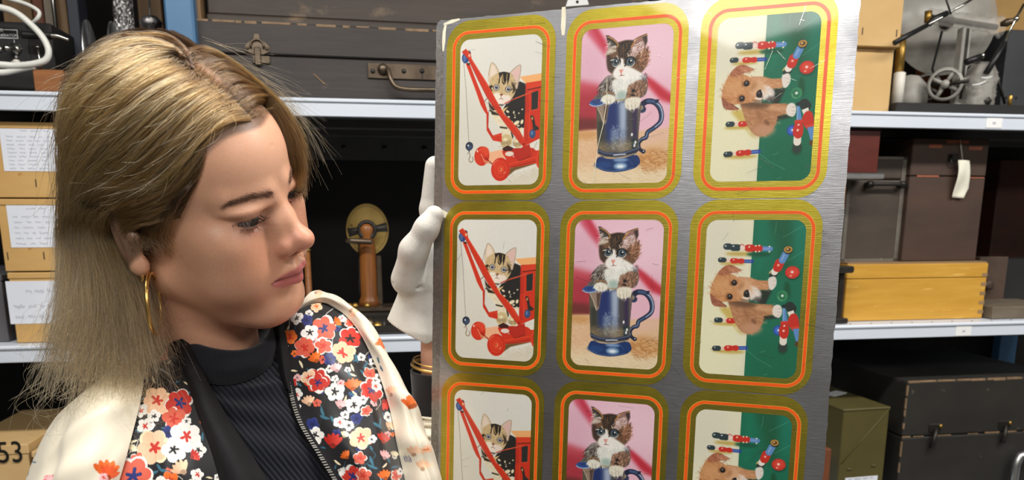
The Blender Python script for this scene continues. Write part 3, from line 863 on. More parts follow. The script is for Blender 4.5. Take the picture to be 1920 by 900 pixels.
# apparatus with mahogany box, mostly behind the plate
s0, s1, _ = front(1545, 1592, 470, Z_LO, .02)
ap = thing('mahogany_apparatus', 'mahogany box on a steel plate atop an ochre wooden stand beside the plate', 'apparatus', (s0 + s1) / 2, .02, Z_LO + .0005)
ms = (s0 + s1) / 2
def al(px, py, t=.02): s_, z_ = S(px, py, t); return s_ - ms, z_ - Z_LO
x0, zz = al(1556, 612); x1 = al(1590, 612)[0]
box('foot', x0, x1, .0, .07, 0, .012, M_iron, ap, .002)
box('wood_post', al(1556, 480)[0], al(1590, 420)[0] - .004, .012, .06, .012, al(1585, 337)[1], M_tan, ap, .002)
box('iron_strut', al(1574, 560)[0], al(1582, 560)[0], .004, .012, .012, al(1585, 512)[1], M_iron, ap)
z1 = al(1580, 499)[1]; z0 = al(1580, 512)[1]
box('iron_bracket', al(1540, 505)[0], al(1597, 505)[0], -.012, .012, z0, z1, M_iron, ap, .003)
z0 = al(1620, 336)[1]; z1 = al(1620, 325)[1]
sp_ = bmesh.new(); bbox(sp_, al(1530, 330)[0], al(1655, 330)[0], -.01, .07, z0, z1, .003)
bm_obj('steel_plate', sp_, M_alu, ap)
zb_ = z1; zt_ = al(1620, 243)[1]
box('mahogany_case', al(1540, 290)[0], al(1651, 260)[0], .0, .06, zb_, zt_, M_maho, ap, .002)
box('black_lid', al(1540, 290)[0], al(1653, 236)[0], -.004, .064, zt_, zt_ + .011, M_black, ap, .001)
lathe('brass_terminal', [(.008, zt_ + .011), (.008, zt_ + .017), (.004, zt_ + .021)], M_brass, ap, 14, (al(1597, 228)[0], .03, 0))
# bracket and slab at the far right
s0, s1, zt = front(1852, 2000, 567, Z_LO, .04)
sl_ = thing('bench_block', 'grey brown wooden slab with upright board and knob beside the pale box', 'block', s0, .035, Z_LO + .0005)
hs = S(1880, 575, .04)[1] - Z_LO
box('slab', .012, s1 - s0, 0, .16, 0, hs, M_slab, sl_, .002)
x0 = S(1850, 520, .2)[0] - s0; x1 = S(1884, 520, .2)[0] - s0; zt2 = S(1860, 482, .2)[1] - Z_LO
box('upright_board', x0 - .03, x1, .16, .185, 0, zt2, M_dkbrown, sl_, .0015)
lathe('knob', [(.006, -.02), (.012, -.018), (.012, -.006), (.006, 0)], M_dkbrown, sl_, 18, (S(1855, 535, .18)[0] - s0, .16, S(1855, 535, .18)[1] - Z_LO), 'y')
s0, s1, zt = front(1889, 2020, 486, Z_LO, .25)
tag(box('black_box', 0, s1 - s0, 0, .1, 0, zt - Z_LO, M_blackdull, None, .002, loc=W(s0, .25, Z_LO + .0005), rz=YAW), 'black box standing behind the grey brown slab', 'box')
s0, s1, zt = front(1878, 2040, 300, Z_LO, .37)
tag(box('red_cabinet', 0, s1 - s0, 0, .16, 0, zt - Z_LO, M_cab, None, .003, loc=W(s0, .37, Z_LO + .0005), rz=YAW), 'dark red brown cabinet deep on the shelf behind the black box', 'cabinet')

# ------------------------------------------------------------------ middle level, in the dark behind the glove: brass disc instrument
ti = .24
sI, _ = S(692, 560, ti)
ins = thing('disc_instrument', 'wooden instrument with an ivory brass disc in the dark shelf', 'instrument', sI, ti, Z_LO + .0005)
def il(px, py, t=ti): s_, z_ = S(px, py, t); return Vector((s_ - sI, t - ti, z_ - Z_LO))
box('iron_base', il(640, 600).x, il(780, 600).x, -.085, .12, 0, .028, M_iron, ins, .004)
box('base_tray', il(640, 600).x, il(742, 600).x, -.06, .03, .028, .038, M_bronze, ins, .003)
for px in (657, 668, 690):
    lathe('brass_terminal', [(.006, .038), (.009, .041), (.004, .048)], M_brass, ins, 12, (il(px, 590).x, -.045, 0))
lathe('turned_pillar', [(.026, .038), (.022, .05), (.019, .06), (.019, il(692, 470).z), (.016, il(692, 440).z), (.020, il(692, 428).z), (.014, il(692, 421).z), (.003, il(692, 417).z)], mat('amber_wood', rgb(150, 92, 40), rgb(96, 56, 26), .35, scale=(40, 40, 6), lo=.3, hi=.7), ins, 28)
box('side_pillar', il(706, 520).x, il(716, 520).x, -.004, .012, .038, il(690, 480).z, M_bronze, ins, .002)
cd = il(689, 431, ti + .04)
dsk = lathe('ivory_disc', [(.004, -.002), (.058, -.002), (.060, 0), (.058, .002), (.004, .002)], M_brassdisc, ins, 64, cd, 'y')
dsk.scale = (.82, 1, 1)
tk_ = bmesh.new()
for k in range(72):
    an = 2 * math.pi * k / 72
    r0, r1 = .052, .0565
    c_, s_ = math.cos(an), math.sin(an)
    w_ = .0006
    vs = [tk_.verts.new((r0 * c_ - w_ * s_, -.0026, r0 * s_ + w_ * c_)), tk_.verts.new((r1 * c_ - w_ * s_, -.0026, r1 * s_ + w_ * c_)), tk_.verts.new((r1 * c_ + w_ * s_, -.0026, r1 * s_ - w_ * c_)), tk_.verts.new((r0 * c_ + w_ * s_, -.0026, r0 * s_ - w_ * c_))]
    tk_.faces.new(vs)
tag(bm_obj('degree_scale', tk_, M_iron, dsk), kind='stuff')
tube('cross_arm', [il(653, 437), il(675, 432), il(700, 430), il(726, 426)], [.011, .007, .007, .011], M_iron, ins)
tube('hub_ring', [Vector((cd.x + .018 * math.cos(a), -.01, cd.z + .018 * math.sin(a))) for a in np.linspace(0, 2 * math.pi, 20, endpoint=False)], .005, M_iron, ins, 8, True)
tube('sight_bar', [il(648, 452, .2), il(660, 452, .2), il(694, 454, .2), il(699, 454, .2)], [.004, .0065, .0065, .004], M_bronze, ins)
tube('drop_rod', [il(676, 456), il(678, 560)], .006, M_iron, ins)
s0, s1, _ = front(592, 640, 600, Z_LO, .05)
dt = thing('iron_tray', 'flat dark iron tray of bits in front of the disc instrument', 'tray', s0, .03, Z_LO + .0005)
tw_ = S(830, 600, .05)[0] - s0
box('pan', 0, tw_, 0, .10, 0, .006, M_iron, dt, .002)
for (a, b, c, d) in ((0, tw_, 0, .004), (0, tw_, .096, .10), (0, .004, .004, .096), (tw_ - .004, tw_, .004, .096)): box('rim', a, b, c, d, .006, .018, M_iron, dt, .001)
rr_ = random.Random(4)
for k in range(9):
    x, y = rr_.uniform(.02, tw_ - .02), rr_.uniform(.015, .085)
    lathe('loose_fitting', [(rr_.uniform(.005, .012), .006), (rr_.uniform(.004, .012), rr_.uniform(.012, .022)), (.003, .024)], (M_brass, M_bronze, M_iron)[k % 3], dt, 14, (x, y, 0))
# small post by the woman's mouth
sQ, _ = S(580, 560, .2)
qp = thing('turned_post', 'slim turned wooden post with brass cap behind the woman\'s lips', 'post', sQ, .2, Z_LO + .0005)
zq_ = S(580, 466, .2)[1] - Z_LO
lathe('wood_shaft', [(.012, 0), (.0075, .01), (.0065, zq_ - .006)], M_oakblock, qp, 20)
lathe('brass_cap', [(.0085, zq_ - .006), (.0085, zq_ - .002), (.006, zq_)], M_brass, qp, 20)

# ------------------------------------------------------------------ lowest level, right: olive box and black trunk
s0, s1, zt = front(1583, 1672, 766, Z_BT, .02)
ob = thing('olive_metal_box', 'olive green metal box with folded lid edge and white label', 'box', s0, .02, Z_BT + .0005, math.radians(3))
ow, oh = s1 - s0, zt - Z_BT
box('body', 0, ow, 0, .24, 0, oh - .004, M_olive, ob, .002)
box('lid', -.002, ow + .002, -.002, .242, oh - .006, oh, M_olive, ob, .002)
def ol(px, py): s_, z_ = S(px, py, .02); return s_ - s0, z_ - Z_BT
x0, z0 = ol(1577, 870); x1, z1 = ol(1671, 768)
tube('diagonal_rib', [(max(.002, x0), -.0005, z0), (x1, -.0005, z1)], .0012, M_olive, ob, 6)
for q in ((1593, 880), (1640, 874)):
    x, z = ol(*q); box('embossed_stud', x - .006, x + .005, -.003, .0, z - .002, z + .002, M_olive, ob, .001)
x0, z1 = ol(1585, 897); x1 = ol(1648, 892)[0]
lbb = box('paper_label', max(.003, x0), x1, -.0015, 0, z1 - .04, z1, M_paper, ob)
scribble(lbb, max(.003, x0) + .003, x1 - .003, z1 - .034, z1 + .004, -.0022, 3, mat('label_type', rgb(120, 128, 150), rgb(100, 108, 130), .7), False)
s0, s1, _ = front(1608, 1650, 740, Z_BT + oh, .12)
tag(box('white_card', 0, .06, 0, .03, 0, .002, M_white, None, loc=W(s0 - .05, .14, Z_BT + oh + .0012), rz=YAW + .5), 'strip of white card lying on the olive metal box', 'card')
s0, s1, zt = front(1703, 2000, 710, Z_BT, .04)
tr = thing('black_chest', 'scuffed black wooden chest with two latches on the lowest shelf', 'chest', s0, .04, Z_BT + .0005)
tw_, thh = s1 - s0, zt - Z_BT
def rl(px, py): s_, z_ = S(px, py, .04); return s_ - s0, z_ - Z_BT
zsm = rl(1800, 815)[1]
box('body', 0, tw_, 0, .40, 0, zsm - .001, M_trunk, tr, .004, 2)
box('lid', 0, tw_, 0, .40, zsm + .001, thh, M_trunk, tr, .005, 2)
we = bmesh.new(); random.seed(9); xx = .002
while xx < tw_ - .03:
    ln = random.uniform(.012, .05); bbox(we, xx, xx + ln, -.0008, .004, thh - random.uniform(.003, .006), thh + .0006); xx += ln * random.uniform(.9, 1.3)
zz = .03
while zz < thh - .03:
    ln = random.uniform(.01, .04); bbox(we, -.0007, random.uniform(.002, .0035), -.0008, .003, zz, zz + ln); zz += ln * random.uniform(1.1, 2.4)
xx = .0
while xx < tw_ - .05:
    ln = random.uniform(.01, .04); bbox(we, xx, xx + ln, -.0007, .001, zsm - .001, zsm + random.uniform(.001, .003)); xx += ln * random.uniform(1.2, 3)
tag(bm_obj('worn_edge', we, M_wornedge, tr), kind='stuff')
for (pa, pb) in (((1752, 806), (1742, 838)), ((1882, 800), (1874, 828))):
    x, z = rl(*pa); x2, z2 = rl(*pb)
    l_ = box('latch_plate', x - .016, x + .016, -.004, 0, z - .006, z + .016, M_iron, tr, .002)
    tube('latch_lever', [(x, -.007, z + .004), (x2 + .002, -.012, (z + z2) / 2), (x2, -.009, z2)], [.004, .0055, .006], M_iron, l_)
    lathe('latch_stud', [(.004, -.008), (.005, -.004)], M_brass, l_, 12, (x + .012, 0, z + .010), 'y')
sX, _ = S(1552, 870, .0)
tag(box('red_wood_batten', -.012, .007, 0, .03, 0, S(1552, 843, .0)[1] - Z_BT, M_plankred, None, .001, loc=W(sX, .0, Z_BT + .0005), rz=YAW), 'red brown wooden batten between the plate and olive box', 'batten')
sX, _ = S(1928, 880, -.02)
V = [(0, 0, 0), (0, 0, S(1915, 875, -.02)[1] - Z_BT - .01), (.008, 0, S(1915, 866, -.02)[1] - Z_BT), (.03, 0, S(1915, 862, -.02)[1] - Z_BT), (.05, 0, S(1915, 862, -.02)[1] - Z_BT)]
tag(tube('bent_steel_tube', V, .010, M_alu, None), 'bent grey steel tube at the photo edge before the black chest', 'tube')
bpy.data.objects['bent_steel_tube'].location = W(sX, .018, Z_BT + .001); bpy.data.objects['bent_steel_tube'].rotation_euler = (0, 0, YAW)
# white paper tag standing behind the top edge of the printed plate

# ================================================================== printed tinplate sheet
PO = np.array([-0.04950804, 0.78748487, 0.16508057 + CAMZ])
PU = np.array([9.41833805e-01, -3.36078239e-01, 7.07275652e-04]); PU /= np.linalg.norm(PU)
PV = np.array([-0.02601813, -0.0750117, -0.99684317]); PV -= PU * (PV @ PU); PV /= np.linalg.norm(PV)
PN = np.cross(PU, PV)
PW, PH, CP, RP = 83.0, 136.96, 120.286, 169.358       # picture size and pitches, mm


def plate_mm(px, py):
    d = ray(px, py); o_ = PO - np.array([0, 0, CAMZ])
    q = d * ((o_ @ PN) / (d @ PN)) - o_
    return np.array([q @ PU, q @ PV]) * 1000


class Canvas:
    """a small painter for flat print: float RGB (sRGB 0-255) on a w x h mm sheet"""
    def __init__(self, w, h, res, bg):
        self.res = res; self.W = int(w * res); self.H = int(h * res)
        self.im = np.zeros((self.H, self.W, 3)) + np.array(bg, float)
        self.r = np.random.default_rng(4)

    def _mix(self, m, y0, x0, col, a=1.0):
        h, w_ = m.shape
        s = self.im[y0:y0 + h, x0:x0 + w_]
        m = (m * a)[..., None]
        s[:] = s * (1 - m) + np.array(col, float) * m

    def _win(self, pts, pad):
        p = np.asarray(pts) * self.res
        x0 = max(0, int(p[:, 0].min() - pad)); x1 = min(self.W, int(p[:, 0].max() + pad + 2))
        y0 = max(0, int(p[:, 1].min() - pad)); y1 = min(self.H, int(p[:, 1].max() + pad + 2))
        return p, x0, x1, y0, y1

    @staticmethod
    def blur(m, k):
        k = int(k)
        for _ in range(2):
            for ax in (0, 1):
                c = np.cumsum(np.concatenate([np.repeat(m.take([0], ax), k + 1, ax), m, np.repeat(m.take([-1], ax), k, ax)], ax), ax)
                n = m.shape[ax]
                m = (np.take(c, np.arange(2 * k + 1, 2 * k + 1 + n), ax) - np.take(c, np.arange(0, n), ax)) / (2 * k + 1)
        return m

    def pmask(self, pts, soft=0.0):
        k = int(soft * self.res)
        p, x0, x1, y0, y1 = self._win(pts, 2 * k + 2)
        if x1 <= x0 or y1 <= y0: return None
        X, Y = np.meshgrid(np.arange(x0, x1) + .5, np.arange(y0, y1) + .5)
        ins = np.zeros(X.shape, bool)
        for i in range(len(p)):
            (xa, ya), (xb, yb) = p[i], p[(i + 1) % len(p)]
            if ya == yb: continue
            c = ((ya > Y) != (yb > Y)) & (X < (xb - xa) * (Y - ya) / (yb - ya) + xa)
            ins ^= c
        m = ins.astype(float)
        if k > 0: m = self.blur(m, k)
        return m, y0, x0

    def poly(self, pts, col, soft=0.0, a=1.0, smooth=0):
        pts = np.asarray(pts, float)
        if smooth: pts = catmull(pts, smooth, True)
        r = self.pmask(pts, soft)
        if r: self._mix(r[0], r[1], r[2], col, a)

    def ell(self, c, rx, ry, col, soft=0.0, a=1.0, ang=0.0):
        t = np.linspace(0, 2 * np.pi, 40, endpoint=False)
        x, y = rx * np.cos(t), ry * np.sin(t); ca, sa = np.cos(ang), np.sin(ang)
        self.poly(np.stack([c[0] + x * ca - y * sa, c[1] + x * sa + y * ca], 1), col, soft, a)

    def line(self, pts, w_, col, a=1.0, smooth=0, w2=None):
        pts = np.asarray(pts, float)
        if smooth: pts = catmull(pts, smooth)
        n = len(pts) - 1
        w2 = w_ if w2 is None else w2
        for i in range(n):
            wa = (w_ + (w2 - w_) * i / max(1, n)) * self.res / 2
            p, x0, x1, y0, y1 = self._win(pts[i:i + 2], wa + 2)
            if x1 <= x0 or y1 <= y0: continue
            X, Y = np.meshgrid(np.arange(x0, x1) + .5, np.arange(y0, y1) + .5)
            d = p[1] - p[0]; L2 = max(d @ d, 1e-9)
            t = np.clip(((X - p[0][0]) * d[0] + (Y - p[0][1]) * d[1]) / L2, 0, 1)
            dist = np.hypot(X - p[0][0] - t * d[0], Y - p[0][1] - t * d[1])
            self._mix(np.clip(wa + .5 - dist, 0, 1), y0, x0, col, a)

    def fur(self, pts, cols, n, ln, ang, w_=.25, spread=.5, a=.6):
        """short strokes inside a polygon"""
        pts = np.asarray(pts, float)
        lo, hi = pts.min(0), pts.max(0); k = 0; tries = 0
        while k < n and tries < n * 6:
            tries += 1
            q = lo + self.r.random(2) * (hi - lo)
            ins = False
            for i in range(len(pts)):
                (xa, ya), (xb, yb) = pts[i], pts[(i + 1) % len(pts)]
                if (ya > q[1]) != (yb > q[1]) and q[0] < (xb - xa) * (q[1] - ya) / (yb - ya) + xa: ins = not ins
            if not ins: continue
            k += 1
            an = (ang(q) if callable(ang) else ang) + self.r.normal() * spread
            l = ln * (.5 + self.r.random())
            self.line([q, q + l * np.array([np.cos(an), np.sin(an)])], w_, cols[self.r.integers(len(cols))], a)

    def grain(self, amt, scale=1):
        n = self.r.normal(size=(self.H // scale + 1, self.W // scale + 1))
        n = np.kron(n, np.ones((scale, scale)))[:self.H, :self.W]
        self.im += (n * amt)[..., None]

    def half(self):
        a = self.im[:self.H // 2 * 2, :self.W // 2 * 2]
        return np.clip((a[0::2, 0::2] + a[1::2, 0::2] + a[0::2, 1::2] + a[1::2, 1::2]) / 4, 0, 255)


def framer(ox, oy, s, col, row):
    """points measured on an enlargement of one printed panel -> mm on that panel"""
    off = np.array([col * CP, row * RP])
    def f(*xy):
        return [plate_mm(ox + x / s, oy + y / s) - off for x, y in zip(xy[0::2], xy[1::2])]
    return f


RES = 5.2
K = 1 / 6 * .56          # mm per enlarged pixel, about


def paint_crane():
    A = framer(850, 400, 6, 0, 1); B = framer(850, 540, 6, 0, 1)
    c = Canvas(PW, PH, RES, (226, 224, 214))
    c.ell((10, 100), 40, 60, (214, 211, 198), 18, .8); c.ell((60, 20), 40, 25, (219, 219, 212), 14, .7)
    red, dred, lred = (206, 50, 24), (150, 32, 18), (232, 88, 48)
    c.poly(B(440, 790, 900, 650, 900, 830, 500, 830), (214, 206, 186), 3, .8)
    c.fur(B(560, 700, 900, 640, 890, 760, 640, 780), [(196, 184, 156), (206, 198, 176)], 160, 1.2, .1, .4, 1.5, .5)
    c.poly(B(560, 640, 870, 575, 880, 606, 640, 662, 520, 748, 450, 752), (112, 78, 40), .5)
    # cab
    c.poly(A(690, 512, 940, 492, 940, 575, 757, 586), (240, 176, 112), .2)
    cab = A(757, 582, 945, 568) + B(945, 330, 765, 405, 735, 330, 742, 0)
    c.poly(cab, red)
    c.poly(A(757, 582, 945, 568, 945, 630, 775, 655), (214, 62, 32))
    c.poly(A(775, 652, 945, 630, 945, 640, 775, 662), (70, 20, 14))
    c.poly(A(748, 600, 775, 655, 800, 900, 745, 900) + B(790, 340, 745, 390), (190, 44, 24))
    c.poly(A(820, 690, 895, 674, 887, 865, 820, 878), (38, 40, 38))
    c.line(A(898, 672, 890, 868), .35, lred); c.line(A(818, 880, 890, 868), .5, lred); c.line(A(930, 640, 918, 900), .5, (110, 24, 14))
    c.line(B(800, 0, 790, 330), .35, (236, 110, 70), .7)
    c.poly(B(805, 100, 825, 88, 845, 105, 862, 195, 905, 235, 890, 252, 838, 262, 828, 170), (46, 40, 34)); c.ell(B(828, 125)[0], .8, 1.6, (190, 140, 90))
    c.ell(B(830, 290)[0], 3.1, 4.2, (52, 78, 120), .2); c.ell(B(824, 282)[0], 1.2, 2, (92, 124, 170), .3)
    # cat body
    blk = A(560, 760, 690, 560, 755, 590, 748, 900) + B(740, 215, 700, 228, 640, 190, 560, 100) + A(505, 850)
    c.poly(blk, (34, 32, 30), .25)
    chest = A(350, 760, 420, 770, 520, 870) + B(560, 130, 620, 300, 610, 380, 500, 410, 480, 340, 505, 250, 470, 180, 380, 60)
    c.poly(chest, (228, 216, 186), .3)
    c.fur(chest, [(240, 232, 212), (200, 180, 140), (250, 246, 232)], 160, 1.6, 1.4, .3)
    for x, y, rx, ry, an in ((655, 160, 3.4, 1.8, -.5), (600, 150, 1.8, 1.4, 0), (628, 45, .8, 1.4, 0), (572, 88, 1.4, .8, .4), (720, 20, 1.0, .7, 0), (715, 152, 1.4, 2.2, .3), (682, 58, .9, .6, 0), (640, 100, 1, .6, .3), (700, 240, 1.6, 3, .6), (560, 30, 1.8, 1.0, .6), (676, 190, 1.5, .8, 0), (640, 75, .7, .5, 0)):
        c.ell(B(x, y)[0], rx, ry, (236, 222, 186), .2, 1, an)
    for q in (A(355, 800, 400, 860, 480, 890, 470, 905, 390, 890), A(350, 740, 380, 790, 430, 840, 400, 850, 360, 800), B(470, 180, 560, 200, 555, 215, 480, 200), B(350, 5, 440, 45, 440, 30, 360, 0), B(590, 215, 625, 300, 615, 330, 600, 280)):
        c.poly(q, (44, 36, 28), .2)
    c.poly(A(400, 840, 470, 880, 480, 850, 560, 820, 575, 810, 520, 870, 470, 900), (224, 190, 130), .2)
    for (x, y, rx, ry) in ((545, 345, 6.2, 6.6), (672, 368, 4.4, 5.2)):
        c.ell(B(x, y)[0], rx, ry, (206, 184, 134), .3)
        for k in range(7):
            c.line(B(x - 52 + k * 15, y - 10 + (k % 2) * 14, x - 48 + k * 15, y + 30 + (k % 3) * 6), .5, (70, 52, 34), .8)
        c.ell(B(x - 10, y - 18)[0], 2.2, 1.6, (236, 222, 184), .4)
    # head
    ear = A(350, 540, 352, 460, 366, 390, 390, 335, 440, 385, 468, 455, 420, 520); c.poly(ear, (216, 196, 168), .25, 1, 4); c.poly(A(370, 470, 378, 400, 396, 360, 430, 410, 440, 460, 400, 490), (232, 214, 196), .4, 1, 4)
    c.line(A(352, 470, 366, 392, 390, 335, 440, 385, 468, 455), .4, (140, 106, 74), .8, 4)
    ear = A(585, 470, 640, 412, 698, 388, 702, 440, 690, 520, 662, 640, 620, 560); c.poly(ear, (214, 190, 170), .25, 1, 4); c.poly(A(610, 470, 650, 430, 690, 405, 688, 470, 660, 540, 640, 520), (222, 186, 178), .4, 1, 4)
    c.line(A(585, 465, 640, 410, 698, 386, 702, 440, 688, 530, 664, 630), .4, (120, 92, 74), .8, 4)
    head = A(365, 540, 400, 480, 470, 448, 560, 450, 620, 500, 650, 590, 640, 680, 580, 760, 490, 785, 420, 740, 370, 660, 355, 600)
    c.poly(head, (204, 178, 132), .3, 1, 5)
    c.fur(head, [(232, 214, 176), (168, 136, 90), (120, 92, 60), (222, 200, 160)], 260, 1.5, lambda q: math.atan2(q[1] - 30, q[0] - 42), .28, .5, .5)
    c.poly(A(462, 450, 520, 442, 585, 462, 580, 520, 560, 592, 552, 520, 540, 560, 520, 585, 500, 560, 496, 478, 482, 500, 468, 575, 458, 560, 470, 500), (36, 30, 26), .12)
    c.line(A(504, 470, 512, 540, 522, 560), .7, (206, 172, 110)); c.line(A(556, 470, 548, 520), .6, (206, 172, 110))
    c.poly(A(352, 590, 385, 572, 400, 588, 378, 610, 400, 640, 372, 640), (48, 38, 28), .2)
    c.poly(A(600, 560, 640, 600, 650, 650, 610, 690, 620, 640), (64, 50, 38), .3)
    c.fur(A(590, 520, 640, 560, 640, 620, 600, 600), [(60, 46, 34)], 24, 1.6, .6, .3)
    c.ell(A(480, 735)[0], 8.6, 4.6, (240, 228, 214), .5); c.ell(A(540, 740)[0], 5, 4, (236, 220, 206), .5); c.ell(A(440, 700)[0], 4.6, 3.6, (240, 230, 212), .6)
    for (x, y, k) in ((438, 604, 1), (568, 633, 1)):
        c.ell(A(x, y)[0], 3.1, 2.9, (30, 24, 20), .1); c.ell(A(x, y)[0], 2.5, 2.4, (232, 226, 216), .1); c.ell(A(x + 1, y)[0], 1.9, 1.9, (112, 112, 130), .1); c.ell(A(x + 1, y)[0], 1.1, 1.1, (16, 14, 14)); c.ell(A(x + 4, y - 7)[0], .4, .4, (250, 250, 250))
    c.line(A(590, 645, 625, 632), .7, (30, 24, 20)); c.line(A(405, 600, 380, 585), .6, (30, 24, 20))
    c.poly(A(470, 680, 500, 672, 515, 682, 492, 706), (150, 96, 70), .15); c.line(A(490, 705, 486, 725, 470, 732), .4, (80, 50, 36)); c.line(A(487, 724, 510, 735), .4, (80, 50, 36))
    c.line(A(555, 680, 615, 740), .3, (236, 230, 220), .8); c.line(A(560, 690, 600, 745), .3, (236, 230, 220), .6)
    c.poly(A(430, 780, 520, 790, 590, 745, 560, 770, 500, 810), (60, 48, 40), .3, .8)
    c.line(A(530, 782, 640, 740, 840, 680), .9, (200, 66, 42), 1, 0, 1.5); c.line(A(640, 735, 830, 678), .3, (240, 140, 100), .7)
    # booms
    c.line(A(300, 590, 346, 690), .4, (40, 30, 24)); c.line(A(310, 740, 352, 700), .6, (60, 26, 20))
    lb = A(105, 318, 148, 330, 200, 470, 300, 720, 352, 880) + B(356, 20, 350, 180, 400, 272, 495, 252, 498, 352, 400, 326, 332, 212, 330, 40, 300, 0) + A(265, 770, 220, 640)
    c.poly(lb, red, .05); c.line(A(108, 330, 222, 640, 266, 770), .4, lred, .8); c.line(B(352, 20, 346, 180, 400, 290), .6, dred); c.line(B(400, 285, 490, 268), .8, lred, .6)
    c.ell(A(104, 262)[0], 3.9, 5.2, (48, 74, 128), .1); c.ell(A(92, 262)[0], 1.5, 3.6, (78, 110, 164), .3); c.ell(A(140, 225)[0], 2, 3, (40, 44, 66))
    c.poly(A(118, 318, 152, 322, 150, 340, 128, 345), (34, 22, 20))
    rb = A(62, 196, 106, 165, 160, 225, 168, 275, 334, 545, 448, 758, 528, 900) + B(592, 122, 682, 232, 752, 352, 768, 412, 738, 438, 700, 380, 616, 262, 520, 132, 430, 0) + A(400, 800, 330, 685, 240, 505, 165, 355, 128, 270)
    c.poly(rb, red, .05); c.line(A(106, 168, 168, 285, 334, 560, 448, 770, 520, 905) + B(590, 130, 740, 350), .5, lred, .9)
    c.line(A(66, 200, 130, 275, 240, 510, 330, 690, 400, 805) + B(520, 136, 700, 384), .45, dred, .9)
    c.ell(A(144, 240)[0], 1.1, 1.4, (236, 190, 150), .2); c.ell(A(480, 826)[0], 1, .7, dred); c.ell(B(736, 392)[0], 1.2, 1.2, dred)
    # carriage
    c.poly(B(300, 520, 350, 450, 520, 425, 530, 515, 430, 600), (238, 178, 138), .15)
    c.poly(B(500, 445, 610, 430, 620, 440, 620, 520, 800, 430, 945, 475, 945, 596, 580, 634, 545, 540, 505, 470), red)
    c.poly(B(500, 420, 560, 390, 620, 420, 625, 450, 520, 450), (60, 26, 20), .15)
    c.poly(B(615, 425, 700, 430, 800, 395, 812, 515, 690, 560, 622, 505), (182, 40, 24), .1); c.poly(B(640, 520, 690, 560, 812, 515, 812, 530, 690, 575), dred)
    c.ell(B(580, 482)[0], 4.4, 2.2, (226, 214, 200), .1); c.line(B(580, 590, 870, 540), .5, lred); c.line(B(585, 628, 870, 580), .5, (110, 26, 16))
    c.poly(B(800, 410, 945, 370, 945, 465, 870, 470), (226, 222, 208), .1)
    c.ell(B(905, 565)[0], 3.4, 8.2, (220, 62, 32)); c.ell(B(915, 565)[0], 2.4, 6, (190, 42, 22))
    c.ell(B(280, 482)[0], 7.8, 9.2, (200, 46, 24)); c.ell(B(300, 440)[0], 5.6, 5, (222, 70, 40), .4); c.ell(B(262, 500)[0], 5.4, 6.2, (212, 54, 28), .4)
    c.line(B(272, 460, 322, 570), .45, (244, 190, 150)); c.poly(B(300, 520, 400, 580, 330, 560), (226, 150, 110), .2); c.line(B(318, 500, 402, 585), .9, (120, 26, 16)); c.ell(B(232, 425)[0], .8, 1.2, (250, 220, 200), .2)
    c.ell(B(482, 640)[0], 9.6, 11, (208, 48, 24)); c.ell(B(482, 640)[0], 8.2, 9.4, (186, 38, 20)); c.ell(B(480, 638)[0], 7.6, 8.8, (216, 56, 28)); c.ell(B(486, 642)[0], 4.6, 5.6, (190, 40, 22), .1); c.ell(B(484, 640)[0], 4.1, 5, (222, 64, 34)); c.ell(B(486, 642)[0], 1.5, 1.8, (240, 130, 80)); c.ell(B(480, 640)[0], .7, .8, (150, 30, 18))
    c.line(B(405, 590, 425, 555, 460, 535), .5, (246, 150, 110), .8, 4); c.line(B(515, 690, 535, 668), .6, (250, 190, 150), .8)
    # cable, ball and hook
    c.line(A(84, 318, 108, 600, 124, 900) + B(140, 325), .38, (112, 104, 92))
    c.ell(B(144, 366)[0], 4.0, 4.1, (40, 50, 70), .1); c.ell(B(148, 378)[0], 2.4, 2.0, (62, 80, 110), .4); c.ell(B(133, 358)[0], .8, .9, (220, 226, 236), .15)
    c.poly(B(130, 402, 152, 402, 146, 425, 136, 425), (40, 44, 56)); c.line(B(138, 425, 122, 448), .5, (110, 104, 90))
    c.line(B(142, 428, 152, 470, 140, 505, 150, 532, 172, 536, 186, 512, 176, 484), .7, (124, 100, 64), 1, 4)
    c.grain(2.2); c.grain(1.6, 3)
    return c.half()


